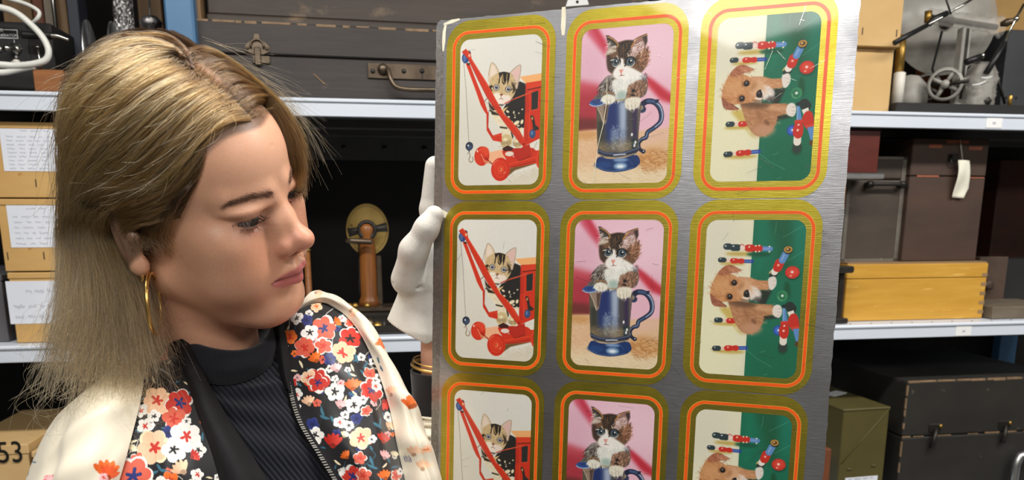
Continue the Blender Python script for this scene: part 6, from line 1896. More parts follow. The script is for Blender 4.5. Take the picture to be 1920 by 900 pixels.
# front hairline and temple, swept back over the ear
front_g = [
    [(476, 224), (436, 232), (398, 258), (356, 306), (316, 348), (268, 369), (214, 380)],
    [(430, 233), (404, 250), (380, 278), (346, 322), (308, 356), (262, 374), (212, 384)],
    [(392, 258), (378, 284), (358, 314), (330, 346), (296, 366), (252, 380), (206, 390)],
    [(384, 298), (370, 321), (346, 344), (318, 366), (284, 380), (246, 390), (204, 398)],
    [(372, 338), (358, 354), (336, 371), (308, 386), (276, 396), (244, 402), (210, 410)],
    [(354, 374), (338, 386), (316, 396), (290, 404), (262, 410), (236, 416), (212, 420)],
    [(338, 408), (322, 414), (302, 420), (280, 424), (258, 430), (238, 436), (222, 442)],
]
fg = [rooted(g, (1.0, .85, .5, .2)) for g in front_g]
Pn, T = strands(fg, 3300, 20, 6, rs, 60, 1.2, 1.8, (.8, 1.0), lift=.6, root_in=0, relief=1.0, locks=12, gap=1.5)
add_strands(Pn, T, (150, 122, 92), (198, 160, 104), (176, 140, 92), rs, dark=.25, streak=.3)
# far side of the parting
far_g = [
    [(476, 220), (498, 206), (520, 205), (540, 226), (553, 268), (561, 318), (567, 372)],
    [(455, 200), (488, 180), (520, 186), (548, 216), (563, 262), (572, 318), (576, 380)],
    [(420, 164), (462, 146), (505, 164), (543, 200), (567, 248), (580, 306), (582, 376)],
    [(380, 128), (424, 108), (474, 134), (522, 174), (560, 224), (582, 284), (588, 350)],
    [(335, 93), (374, 74), (424, 94), (478, 133), (528, 178), (568, 236), (588, 300)],
]
fr_g = [rooted(g, (.7, .3)) for g in far_g]
Pn, T = strands(fr_g, 4200, 18, 12, rs, 44, 1.3, 2.2, (.78, 1.0), root_in=2, locks=12, gap=6)
add_strands(Pn, T, (112, 88, 70), (184, 144, 84), (170, 132, 78), rs, dark=.25, streak=.3)
# over the crown, along the outline
cr_g = [
    [(352, 100), (326, 74), (290, 60), (246, 62), (202, 78), (160, 110), (124, 156), (106, 215)],
    [(366, 112), (350, 78), (314, 60), (268, 56), (222, 64), (176, 92), (136, 136), (110, 190)],
    [(345, 100), (312, 86), (268, 86), (222, 100), (180, 126), (146, 162), (122, 205), (112, 260)],
]
Pn, T = strands([guide(g) for g in cr_g], 1500, 22, 9, rs, 30, 1.6, 3.5, (.6, 1.0), root_in=8, locks=9, gap=6)
add_strands(Pn, T, (112, 86, 66), (180, 142, 90), (172, 136, 88), rs, dark=.28, streak=.3)
# short root-coloured strands along the parting
part = [(478, 222), (455, 200), (430, 172), (400, 145), (365, 115), (332, 90)]
pg1 = [guide([(x, y), (x - 14, y + 2), (x - 30, y + 10), (x - 50, y + 26)]) for x, y in part]
pg2 = [guide([(x, y), (x + 12, y - 8), (x + 26, y - 10), (x + 44, y - 2)]) for x, y in part]
for g_ in (pg1, pg2):
    Pn, T = strands(g_, 420, 10, 9, rs, 60, .8, 1.6, (.5, 1.0), lift=0, root_in=9, relief=2.0, gap=3)
    add_strands(Pn, T, (104, 82, 68), (140, 112, 86), (190, 156, 104), rs, dark=.35, streak=.3)
# temple wisps in front of the ear
tw = [
    rooted([(362, 340), (345, 362), (330, 382), (316, 408), (312, 436), (326, 462)], (1, 1, 1, 1, 1, 1)),
    rooted([(350, 352), (328, 372), (306, 398), (292, 424), (300, 448), (322, 470)], (1, 1, 1, 1, 1, 1)),
    rooted([(336, 362), (308, 384), (284, 404), (262, 426), (252, 448), (262, 468)], (1, 1, 1, 1, 1, 1)),
]

Pn, T = strands(tw, 800, 16, 1, rs, 18, 2.2, 5.0, (.6, 1.0), relief=.3, gap=.5, lift=4.0)
add_strands(Pn, T, (96, 74, 56), (120, 94, 66), (226, 200, 156), rs, rad=.15, dark=.3)
# the back of the head, turned away from the camera
down = np.array([0, 0, -1.0]) @ HR
bk = []
for az in np.radians([165, 195, 225, 250, 275, 300]):
    c, r = np.array(SHELL[0][0], float), np.array(SHELL[0][1], float)
    g_ = [c + r * np.array([math.cos(e) * math.cos(az), math.cos(e) * math.sin(az), math.sin(e)]) for e in np.radians([78, 62, 44, 26, 8, -10])]
    g_ += [g_[-1] + down * k + np.array([0, -6, 0]) for k in (45, 95, 150)]
    bk.append(np.array(g_))
Pn, T = strands(bk, 3000, 22, 12, rs, 50, 2.5, 6.0, (.7, 1.0), locks=20, gap=6)
add_strands(Pn, T, (120, 92, 68), (176, 140, 92), (192, 170, 130), rs, dark=.35)
# hair behind the ear, under the main fall
under = [
    [(150, 380), (150, 430, .70), (150, 520, .69), (140, 620, .665), (125, 700, .65), (108, 750, .64)],
    [(180, 390), (190, 440, .69), (205, 520, .68), (215, 620, .655), (220, 700, .64), (218, 770, .625)],
    [(205, 395), (226, 450, .685), (250, 530, .675), (276, 610, .665), (296, 670, .65), (318, 730, .64)],
]
ug = [guide(g) for g in under]
Pn, T = strands(ug, 3600, 24, 26, rs, 40, 3.0, 9.0, (.6, 1.0))
add_strands(Pn, T, (120, 96, 72), (150, 126, 94), (250, 232, 196), rs, dark=.3)
# stray fly-away hairs round the outline
for k in range(260):
    i = rs.integers(0, 6); base = mg[i] if rs.random() < .6 else fr_g[rs.integers(0, 5)]
    g_ = catmull(base, 6); a = rs.integers(4, len(g_) - 14); seg = g_[a:a + 12].copy()
    nrm = seg - np.array([0, -12, 40.]); nrm /= np.linalg.norm(nrm, axis=1)[:, None]
    lf = np.linspace(0, 1, 12) ** 1.5 * rs.uniform(3, 22)
    drift = rs.normal(size=3) * 6
    strands.cid = np.zeros(1, int)
    seg = seg + nrm * lf[:, None] + drift * np.linspace(0, 1, 12)[:, None] ** 2 + np.sin(np.linspace(0, 3, 12) + rs.random() * 6)[:, None] * rs.normal(size=3) * 2
    add_strands(seg[None], np.linspace(0, 1, 12)[None], (150, 122, 88), (206, 176, 122), (226, 206, 160), rs, rad=.09)
for k in range(260):                                   # frizzy ends over the shoulder
    px = rs.uniform(75, 320); py = rs.uniform(560, 740); d0 = .66 - (py - 560) * .00018
    a = w2h(P(px, py, d0)); b = w2h(P(px + rs.uniform(-60, 40), py + rs.uniform(20, 80), d0 - .012)); c_ = w2h(P(px + rs.uniform(-70, 60), py + rs.uniform(30, 110), d0 - .02))
    seg = catmull([a, b, c_], 6)
    add_strands(seg[None], np.linspace(.5, 1, len(seg))[None], (150, 122, 88), (200, 178, 134), (224, 208, 168), rs, rad=.09)


def hair_object(name, chunks, material, parent):
    pts = np.concatenate([h2w(p) for p, c, r in chunks]); cols = np.concatenate([c for p, c, r in chunks])
    rad = np.concatenate([r[0] for p, c, r in chunks]) / 1000
    sizes = sum([[r[2]] * r[1] for p, c, r in chunks], [])
    hc_ = bpy.data.hair_curves.new(name); hc_.add_curves(sizes)
    hc_.attributes['position'].data.foreach_set('vector', pts.astype(np.float32).ravel())
    ra = hc_.attributes.get('radius') or hc_.attributes.new('radius', 'FLOAT', 'POINT')
    ra.data.foreach_set('value', rad.astype(np.float32))
    ca = hc_.attributes.new('tint', 'FLOAT_COLOR', 'POINT')
    cc = np.ones((len(pts), 4), np.float32); cc[:, :3] = s2l(cols / 255.0)
    ca.data.foreach_set('color', cc.ravel())
    o = bpy.data.objects.new(name, hc_); COL.objects.link(o); hc_.materials.append(material); o.parent = parent
    return o


m, nt, b = nodes_of('hair_strand'); N, L = nt.nodes, nt.links
N.remove(b)
hb_ = N.new('ShaderNodeBsdfHairPrincipled'); at_ = N.new('ShaderNodeAttribute'); at_.attribute_name = 'tint'
hb_.parametrization = 'COLOR'
L.new(at_.outputs['Color'], hb_.inputs['Color']); hb_.inputs['Roughness'].default_value = .32; hb_.inputs['Radial Roughness'].default_value = .45
hb_.inputs['Coat'].default_value = .15
L.new(hb_.outputs['BSDF'], N['Material Output'].inputs['Surface'])
M_hair = m
M_lash, nt, b = nodes_of('lash_hair'); at_ = nt.nodes.new('ShaderNodeAttribute'); at_.attribute_name = 'tint'
nt.links.new(at_.outputs['Color'], b.inputs['Base Color']); b.inputs['Roughness'].default_value = .7; b.inputs['Specular IOR Level'].default_value = .15
M_cap = vcol_mat('hair_mass', .6, .25, bump=.5, bscale=500)


def hair_cap(parent):
    c, r = np.array(SHELL[0][0], float), np.array(SHELL[0][1], float) - 12
    nu, nv = 160, 110
    U, Vv = np.meshgrid(np.linspace(0, 2 * np.pi, nu, endpoint=False), np.linspace(0.001, np.pi * .78, nv))
    pts = c + np.stack([np.sin(Vv) * np.cos(U), np.sin(Vv) * np.sin(U), np.cos(Vv)], -1) * r
    pts = pts.reshape(-1, 3)
    A = np.abs(pts[:, 0])
    lim = np.interp(pts[:, 2], [-60, 0, 34, 50, 90, 110], [-40, -34, -6, 36, 56, 64])
    keep = (pts[:, 1] < lim) & (pts[:, 2] > -40)
    idx = np.arange(nu * nv).reshape(nv, nu); nx = np.roll(idx, -1, 1)
    Q = np.stack([idx[:-1], idx[1:], nx[1:], nx[:-1]], -1).reshape(-1, 4)
    Q = Q[keep[Q].all(1)]
    col = np.zeros_like(pts) + np.array([104, 80, 56.])
    pw = h2w(pts); pp = project(pw); pl = catmull(np.array(part, float), 10)
    dd = np.min(np.hypot(pp[:, None, 0] - pl[None, :, 0], pp[:, None, 1] - pl[None, :, 1]), 1)
    near = (pts[:, 2] > 60) & (pp[:, 1] > 118) & (pts[:, 1] > -20) & (pts[:, 0] > -30)
    col = lerp3(col, (176, 140, 126), .8 * np.exp(-(dd / 7) ** 2) * near)
    used = np.unique(Q); mp = -np.ones(len(pts), int); mp[used] = np.arange(len(used))
    return np_mesh('hair_base', pw[used], mp[Q], M_cap, parent, True, s2l(col[used] / 255))


def lashes_and_brows(parent):
    ch = []
    rl_ = np.random.default_rng(8)
    axis = np.array([[.905, -.425, .02], [.425, .905, 0], [0, 0, 1]])
    def emit(segs, r, col):
        segs = np.array(segs); n, m = segs.shape[:2]
        ch.append((segs.reshape(-1, 3), np.zeros((n * m, 3)) + np.array(col, float) + np.repeat(rl_.normal(size=n) * 10, m)[:, None], ((np.linspace(1, .3, m)[None] * r * np.ones((n, 1))).ravel(), n, m)))
    for side in (1, -1):
        up_, lo_ = [], []
        for k in range(120):
            a = rl_.uniform(-13, 13.5)
            z = 3.4 * math.sqrt(max(0, 1 - (a / 15.5) ** 2)) - 1.6
            f_ = math.sqrt(max(1, 13.9 ** 2 - a * a - z * z))
            p0 = np.array(EYE) + axis[0] * a + axis[1] * f_ + axis[2] * z
            l = rl_.uniform(6.5, 9.5); out = axis[1] * 1.0 + axis[0] * (a / 22 + rl_.normal() * .14)
            p1 = p0 + out * l * .55 + axis[2] * (-.14 * l); p2 = p0 + out * l * .95 + axis[2] * (.14 * l)
            up_.append(catmull([p0, p1, p2], 3))
        for k in range(60):
            a = rl_.uniform(-11, 12.5)
            z = -3.4 * math.sqrt(max(0, 1 - (a / 15.5) ** 2)) - 1.6
            f_ = math.sqrt(max(1, 13.9 ** 2 - a * a - z * z))
            p0 = np.array(EYE) + axis[0] * a + axis[1] * f_ + axis[2] * z
            l = rl_.uniform(3, 5); lo_.append(catmull([p0, p0 + axis[1] * l * .6 - axis[2] * l * .35 + axis[0] * rl_.normal() * .5, p0 + axis[1] * l - axis[2] * l * .6 + axis[0] * a / 20 * l], 3))
        br = []
        for k in range(330):
            bx = rl_.random() ** .9; x = 11 + 40 * bx
            z = 38.5 + 5.5 * math.sin(bx * 2.2) - 3 * bx + rl_.normal() * (1.9 - .9 * bx)
            br.append((x, z, bx))
        brs = []
        BX = np.array([b_[0] for b_ in br]); BZ = np.array([b_[1] for b_ in br])
        # find the skin under each brow hair by marching forward to back
        yy = np.full(len(br), 112.0)
        for it in range(26):
            yy -= np.clip(head_sdf(BX, yy, BZ), 0, 8) * .8
        for (x, z, bx), y in zip(br, yy):
            l = rl_.uniform(4.5, 7.5)
            dz = .75 * (1 - bx * 1.25) + rl_.normal() * .15
            p0 = np.array([x, y - .3, z]); d_ = np.array([1.0, -.25 - .4 * bx, dz]); d_ /= np.linalg.norm(d_)
            brs.append(catmull([p0, p0 + d_ * l * .5 + np.array([0, .9, 0]), p0 + d_ * l + np.array([0, .4, 0])], 3))
        S3 = np.array([side, 1, 1])
        emit(np.array(up_) * S3, .11, (44, 32, 28)); emit(np.array(lo_) * S3, .09, (70, 52, 44)); emit(np.array(brs) * S3, .11, (110, 82, 68))
    o = hair_object('eyelashes_and_brows', ch, M_lash, parent)
    return o

# ------------------------------------------------------------------ cloth patches
def up_axis(A, n, ax):
    A = np.moveaxis(A, ax, 0)
    out = np.stack([catmull(A.reshape(A.shape[0], -1)[:, j:j + 3], n) for j in range(0, A[0].size, 3)], 1)
    return np.moveaxis(out.reshape((out.shape[0],) + A.shape[1:]), 0, ax)


def patch(rows, nu, nv):
    """control rows of (px, py, depth) -> world points and design coordinates on a fine grid"""
    C = np.array(rows, float)
    C = up_axis(C, nv, 0); C = up_axis(C, nu, 1)
    Wd = np.array([[P(*c) for c in r] for r in C]) if False else None
    px, py, y = C[..., 0], C[..., 1], C[..., 2]
    d = np.stack([(px - 960) / FPX, np.zeros_like(px), np.zeros_like(px)], -1) + _fw + _up * (-(py - CYPX) / FPX)[..., None]
    Wd = d * (y / d[..., 1])[..., None] + np.array([0, 0, CAMZ])
    return Wd, C[..., :2]


def grid_normals(Wd):
    a = np.gradient(Wd, axis=1); b = np.gradient(Wd, axis=0)
    n = np.cross(a, b); n /= np.linalg.norm(n, axis=-1)[..., None] + 1e-12
    toward = (np.array([0, 0, CAMZ]) - Wd)
    s = np.sign((n * toward).sum(-1).mean())
    return n * s


def patch_obj(name, Wd, col, material, parent, thick=.0014):
    h, w_ = Wd.shape[:2]
    idx = np.arange(h * w_).reshape(h, w_)
    Q = np.stack([idx[:-1, :-1], idx[1:, :-1], idx[1:, 1:], idx[:-1, 1:]], -1).reshape(-1, 4)
    n = grid_normals(Wd)
    # close the sheet with a back face so that the cloth has thickness
    back = Wd - n * thick
    V = np.concatenate([Wd.reshape(-1, 3), back.reshape(-1, 3)])
    q = np.concatenate([Q, Q[:, ::-1] + h * w_])
    rim = np.concatenate([idx[0, :], idx[1:, -1], idx[-1, -2::-1], idx[-2:0:-1, 0]])
    r2 = np.roll(rim, -1)
    q = np.concatenate([q, np.stack([rim, r2, r2 + h * w_, rim + h * w_], 1)])
    c = np.concatenate([col.reshape(-1, 3)] * 2)
    return np_mesh(name, V, q, material, parent, True, s2l(c / 255))


def folds(Wd, specs):
    """push cloth along its normal: specs of (u0, v0, u1, v1, width, height) ridges in grid fractions"""
    h, w_ = Wd.shape[:2]
    U, V = np.meshgrid(np.linspace(0, 1, w_), np.linspace(0, 1, h))
    n = grid_normals(Wd); d = np.zeros((h, w_))
    for u0, v0, u1, v1, wd, ht in specs:
        dx, dy = u1 - u0, v1 - v0; L2 = dx * dx + dy * dy
        t = np.clip(((U - u0) * dx + (V - v0) * dy) / L2, 0, 1)
        dist = np.hypot(U - u0 - t * dx, V - v0 - t * dy)
        d += ht * np.exp(-(dist / wd) ** 2) * np.sin(np.pi * np.clip(t * .9 + .05, 0, 1)) ** .6
    return Wd + n * (d / 1000)[..., None]


# ------------------------------------------------------------------ the printed floral cloth, drawn in design coordinates
BLK, CRM = (28, 27, 30), (232, 223, 203)
RED, COR, PEA, ORA, WHT, NAV, PNK, TEA, CRE = (206, 52, 40), (226, 100, 76), (246, 200, 164), (238, 112, 40), (242, 238, 232), (36, 48, 116), (240, 184, 186), (58, 110, 132), (240, 226, 190)


def cloth_canvas(bg):
    c = Canvas(840, 560, 2.0, bg); c.r = np.random.default_rng(12); return c


def flower(c, x, y, r, col, ctr, n=5, edge=None):
    y -= 520
    a0 = c.r.random() * 6.28
    edge = edge or tuple(min(255, v + 26) for v in col)
    for ph in (0, 1):
        for k in range(n):
            a = a0 + 2 * math.pi * k / n + c.r.normal() * .1
            q = (x + .52 * r * math.cos(a), y + .52 * r * math.sin(a) * .95)
            rr = r * (.50 if ph == 0 else .43) * (1 + .1 * c.r.normal())
            c.ell(q, rr, rr * .86, edge if ph == 0 else col, 0, 1, a)
    c.ell((x, y), r * .3, r * .3, col)
    for k in range(5 if r > 8 else 3):
        a = a0 + 1.25 * k + .4 + c.r.normal() * .2; l = r * (.24 + .16 * c.r.random())
        c.line([(x, y), (x + l * math.cos(a), y + l * math.sin(a))], r * .17, ctr, 1, 0, r * .09)
        if r > 9: c.ell((x + l * math.cos(a), y + l * math.sin(a)), r * .08, r * .08, ctr)
    if r > 13:
        for k in range(n):
            a = a0 + 2 * math.pi * (k + .5) / n
            c.line([(x + .3 * r * math.cos(a), y + .3 * r * math.sin(a)), (x + .75 * r * math.cos(a), y + .75 * r * math.sin(a))], .8, tuple(v * .8 for v in col), .6)


def tulip(c, x, y, r, col, ang):
    """side-on bloom: a fan of petals"""
    y -= 520
    for k in range(-2, 3):
        a = ang + k * .42
        c.ell((x + .5 * r * math.cos(a), y + .5 * r * math.sin(a)), r * .55, r * .2, tuple(max(0, min(255, v + 9 * k)) for v in col), 0, 1, a)
    c.ell((x, y), r * .25, r * .22, tuple(v * .75 for v in col))


def leaf(c, x, y, l, ang, col=TEA):
    y -= 520
    p = [(0, 0), (.35, .16), (.75, .14), (1, 0), (.7, -.08), (.3, -.1)]
    ca, sa = math.cos(ang), math.sin(ang)
    c.poly([(x + l * (u * ca - v * sa), y + l * (u * sa + v * ca)) for u, v in p], col, 0, 1, 3)


def paint_black_cloth():
    c = cloth_canvas(BLK)
    A = lambda x, y: (x / 2, 450 + y / 2); B = lambda x, y: (520 + x / 2.5, 540 + y / 2.5)
    # a loose sprinkling of small buds, leaves and stems under the large blooms
    for k in range(520):
        x, y = c.r.uniform(190, 830), c.r.uniform(540, 1070)
        t = c.r.random()
        if t < .45: leaf(c, x, y, c.r.uniform(9, 17), c.r.random() * 6.28, TEA if c.r.random() < .6 else CRE)
        elif t < .8: flower(c, x, y, c.r.uniform(4, 9), [WHT, NAV, COR, PNK, ORA, WHT][c.r.integers(6)], BLK)
        else: c.line(catmull([(x, y - 520), (x + c.r.normal() * 8, y - 505), (x + c.r.normal() * 10, y - 488)], 5), 1.1, WHT if c.r.random() < .5 else TEA, .9)
    for (x, y, a) in ((590, 840, .9), (605, 860, .3), (505, 712, .2), (560, 880, -.4)): leaf(c, *A(x, y), 20, a)
    for (x, y, a) in ((200, 600, .3), (205, 560, 1.2), (360, 310, 1.3), (380, 390, .8), (395, 385, -1.0), (470, 310, 1.1), (440, 640, .5), (475, 610, 1.6), (420, 830, .4), (430, 790, 1.2), (500, 780, 1.0), (390, 200, .8), (250, 600, 1.0)): leaf(c, *B(x, y), 20, a)
    F_ = [(A, 590, 605, 46, PEA, RED), (A, 675, 612, 44, RED, NAV), (A, 655, 672, 38, COR, RED), (A, 578, 665, 20, WHT, BLK), (A, 545, 698, 26, WHT, RED), (A, 530, 640, 22, WHT, RED), (A, 632, 730, 23, NAV, (20, 26, 70)), (A, 700, 735, 46, WHT, RED),
          (A, 580, 780, 54, PEA, RED), (A, 655, 790, 38, WHT, BLK), (A, 745, 788, 24, WHT, BLK), (A, 517, 822, 22, COR, RED), (A, 500, 885, 62, COR, NAV), (A, 640, 900, 28, ORA, RED), (A, 740, 880, 20, WHT, RED), (A, 700, 680, 14, WHT, BLK), (A, 600, 940, 50, WHT, BLK), (A, 720, 960, 50, RED, NAV), (A, 480, 980, 50, PEA, RED),
          (B, 92, 143, 25, WHT, BLK), (B, 150, 122, 16, WHT, BLK), (B, 138, 152, 22, NAV, (20, 26, 70)), (B, 183, 85, 24, PEA, ORA), (B, 220, 190, 50, COR, NAV), (B, 155, 212, 33, WHT, BLK), (B, 305, 142, 16, WHT, RED), (B, 340, 165, 21, COR, RED), (B, 340, 238, 45, RED, BLK), (B, 218, 278, 34, COR, RED), (B, 128, 280, 40, COR, RED), (B, 60, 230, 28, ORA, RED),
          (B, 305, 308, 48, PEA, RED), (B, 247, 340, 23, NAV, (20, 26, 70)), (B, 390, 328, 17, WHT, BLK), (B, 448, 343, 17, WHT, BLK), (B, 430, 405, 28, COR, RED), (B, 475, 420, 17, WHT, BLK), (B, 185, 435, 50, RED, NAV), (B, 148, 420, 30, PEA, RED), (B, 190, 445, 36, RED, NAV), (B, 270, 430, 14, WHT, BLK), (B, 298, 452, 14, PNK, RED), (B, 245, 385, 15, WHT, BLK),
          (B, 435, 485, 48, RED, NAV), (B, 460, 462, 22, WHT, RED), (B, 270, 488, 36, WHT, BLK), (B, 90, 500, 25, WHT, RED), (B, 357, 552, 32, WHT, BLK), (B, 393, 535, 16, WHT, BLK), (B, 410, 585, 20, COR, RED), (B, 165, 640, 25, NAV, (20, 26, 70)), (B, 370, 615, 22, NAV, (20, 26, 70)), (B, 318, 595, 17, WHT, BLK), (B, 293, 632, 23, WHT, RED), (B, 335, 645, 21, WHT, BLK), (B, 520, 605, 19, WHT, BLK), (B, 540, 642, 18, WHT, RED),
          (B, 390, 705, 43, PEA, RED), (B, 280, 685, 17, NAV, (20, 26, 70)), (B, 440, 715, 15, WHT, BLK), (B, 180, 690, 34, WHT, BLK), (B, 388, 800, 25, COR, RED), (B, 355, 885, 46, RED, NAV), (B, 405, 880, 30, COR, RED), (B, 555, 880, 24, COR, RED), (B, 575, 860, 14, WHT, BLK), (B, 470, 960, 40, PEA, RED), (B, 560, 960, 36, RED, NAV), (B, 400, 980, 34, WHT, BLK), (B, 300, 960, 36, COR, RED), (B, 70, 445, 20, RED, BLK)]
    for f, x, y, r, col, ctr in F_:
        s = 2 if f is A else 2.5
        flower(c, *f(x, y), 1.24 * r / s, col, ctr, 5 if r < 40 else 6, WHT if col in (RED, COR) else None)
    for f, x, y, r, col, a in ((A, 490, 790, 26, CRE, -1.0), (A, 690, 870, 44, PEA, -2.2), (A, 720, 815, 30, RED, -.6), (B, 270, 165, 30, ORA, -.6), (B, 185, 345, 40, ORA, -2.0), (B, 278, 395, 34, PNK, -1.8), (B, 350, 480, 46, ORA, -1.6), (B, 500, 530, 42, RED, .8), (B, 150, 545, 40, PEA, -1.8), (B, 295, 560, 36, PNK, -1.4), (B, 525, 660, 34, PEA, -1.2), (B, 315, 700, 26, CRE, -1.2), (B, 262, 740, 56, RED, -1.5), (B, 490, 725, 44, RED, -1.4), (B, 330, 795, 32, ORA, -2.2), (B, 495, 800, 36, PNK, -1.3), (B, 548, 790, 26, CRE, -1.4), (B, 500, 895, 40, ORA, -1.8), (B, 290, 855, 30, WHT, .4)):
        tulip(c, *f(x, y), r / (2 if f is A else 2.5), col, a)
    return c


def paint_cream_cloth():
    c = cloth_canvas(CRM)
    A = lambda x, y: (x / 2, 450 + y / 2); B = lambda x, y: (520 + x / 2.5, 540 + y / 2.5)
    tulip(c, *A(395, 885), 30, ORA, -1.5); tulip(c, *A(400, 890), 24, (236, 92, 40), -1.2); flower(c, *A(385, 890), 9, PNK, RED)
    leaf(c, *A(130, 810), 16, -1.5); c.line([(64, 320), (58, 345), (52, 372)], 1.2, TEA); leaf(c, *A(115, 830), 12, .2)
    flower(c, *A(185, 895), 9, (226, 60, 80), RED); tulip(c, *A(180, 905), 12, PNK, -1.2)
    flower(c, *B(488, 262), 12, ORA, (226, 160, 40)); tulip(c, *B(495, 275), 16, ORA, -1.0); leaf(c, *B(470, 320), 14, 1.3); leaf(c, *B(480, 360), 14, 1.1)
    tulip(c, *B(345, 110), 12, PEA, .8); tulip(c, *B(180, 22), 12, PEA, .2); tulip(c, *B(540, 500), 16, PEA, -1.6); leaf(c, *B(610, 500), 14, .6); tulip(c, *B(625, 560), 20, ORA, -1.6)
    for k in range(5): c.line([(B(595, 790)[0] + k * 3, B(595, 790 - 6 * (k % 2))[1] - 520), (B(600, 815)[0] + k * 3, B(600, 815)[1] - 520)], 1.2, NAV)
    tulip(c, *B(640, 780), 16, PEA, -1.4); tulip(c, *B(680, 850), 18, PEA, -1.4); flower(c, *B(690, 760), 8, PEA, ORA)
    return c


def sample_canvas(c, pix):
    im = c.im
    x = np.clip((pix[..., 0] * 2.0).astype(int), 0, c.W - 1); y = np.clip(((pix[..., 1] - 520) * 2.0).astype(int), 0, c.H - 1)
    return im[y, x]


M_satin = vcol_mat('printed_satin', .42, .4, bump=.05, bscale=1400, sheen=.15)
M_knit = vcol_mat('ribbed_knit', .85, .15, sheen=.25)
M_facing = mat('black_facing', rgb(30, 29, 31), rgb(24, 23, 25), .8, scale=(60, 60, 60), spec=.2, bump=.1)
M_cotton = mat('white_cotton', rgb(206, 203, 196), rgb(194, 191, 184), .9, scale=(60, 60, 60), spec=.1, bump=.25, bscale=(700, 700, 700))
M_goldj = mat('gold_jewellery', rgb(236, 196, 120), rgb(226, 184, 104), .3, metal=1.0, scale=(30, 30, 30))
M_trouser = mat('dark_trousers', rgb(34, 36, 44), rgb(28, 30, 37), .85, scale=(30, 30, 30), spec=.15)
M_shoe = mat('black_shoe', rgb(28, 27, 27), rgb(22, 21, 21), .4, scale=(30, 30, 30))

# ------------------------------------------------------------------ the body: head, neck, and the bare left wrist, one skin
def wrist_sdf(X, Y, Z):
    f = Field(X, Y, Z)
    o = P(826, 690, .815) * 1000
    return f.cap(P(824, 610, .815) * 1000, P(830, 800, .82) * 1000, 20, 24)


lo_w = P(826, 690, .815) * 1000 + np.array([-40, -40, -90]); hi_w = lo_w + np.array([84, 84, 170])
WV, WQ = surface_nets(sample(wrist_sdf, lo_w, hi_w, 2.0), lo_w, 2.0)
bodyV = np.concatenate([h2w(HV), WV / 1000]); bodyQ = np.concatenate([HQ, WQ + len(HV)])
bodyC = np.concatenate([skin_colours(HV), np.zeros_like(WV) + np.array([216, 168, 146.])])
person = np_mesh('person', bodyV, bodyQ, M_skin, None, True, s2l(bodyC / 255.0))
tag(person, 'blonde woman in a floral bomber jacket and black polo neck, eyeing the printed sheet', 'person')
make_eye(person, 1); make_eye(person, -1)
hair = hair_object('hair', list(zip(HAIR_P, HAIR_C, HAIR_R)), M_hair, person)
hair_cap(hair)
lashes_and_brows(person)

# ------------------------------------------------------------------ sweater
col_rows = [
    [(300, 606, .748), (334, 632, .722), (378, 656, .712), (425, 666, .712), (466, 660, .722), (494, 642, .742), (508, 616, .768), (512, 600, .795), (490, 590, .828), (440, 590, .84)],
    [(284, 590, .738), (320, 617, .708), (370, 645, .696), (425, 657, .695), (470, 653, .705), (502, 633, .725), (517, 603, .757), (522, 586, .795), (496, 574, .834), (440, 572, .848)],
    [(276, 618, .734), (322, 656, .699), (372, 684, .684), (428, 694, .682), (478, 682, .692), (510, 656, .714), (525, 624, .749), (530, 606, .795), (500, 596, .84), (440, 594, .855)],
    [(268, 646, .738), (326, 698, .701), (374, 716, .688), (430, 722, .686), (480, 706, .696), (511, 680, .716), (524, 648, .748), (530, 640, .795), (500, 690, .84), (440, 700, .855)],
]
Wd, px = patch(col_rows, 40, 14)
U = np.linspace(0, 1, Wd.shape[1])[None, :] * np.ones((Wd.shape[0], 1))
rib = np.sin(U * 2 * np.pi * 120)
Wd = Wd + grid_normals(Wd) * (.0004 * rib)[..., None]
col = np.array([26, 27, 34.]) + (rib * 5)[..., None]
sweater = patch_obj('sweater', Wd, col, M_knit, person, .002)
sweater['label'] = 'black ribbed polo neck sweater'
ch_rows = [
    [(250, 640, .75), (322, 694, .706), (374, 712, .692), (430, 718, .690), (480, 702, .700), (512, 676, .72), (530, 648, .755)],
    [(250, 740, .715), (325, 760, .690), (390, 775, .672), (450, 780, .668), (510, 765, .677), (552, 738, .70), (590, 690, .745)],
    [(250, 840, .69), (330, 860, .668), (405, 868, .650), (475, 870, .645), (545, 860, .655), (605, 835, .68), (660, 790, .73)],
    [(250, 940, .675), (330, 955, .655), (415, 962, .637), (490, 965, .632), (570, 955, .642), (640, 930, .667), (700, 880, .72)],
    [(250, 1060, .665), (330, 1075, .645), (415, 1080, .627), (490, 1080, .622), (580, 1070, .632), (660, 1045, .657), (730, 1000, .71)],
]
Wd, px = patch(ch_rows, 60, 60)
# ribs run down and across the chest
k = (px[..., 0] * .72 - px[..., 1] * .60)
rib = np.sin(k * 2 * np.pi / 8.2)
Wd = folds(Wd, [(.3, .1, .75, .35, .05, 4), (.35, .3, .8, .55, .06, 4), (.5, .05, .9, .2, .04, 3)])
Wd = Wd + grid_normals(Wd) * (.00055 * rib)[..., None]
patch_obj('sweater_front', Wd, np.array([24, 26, 35.]) + (rib * 7)[..., None], M_knit, sweater, .002)

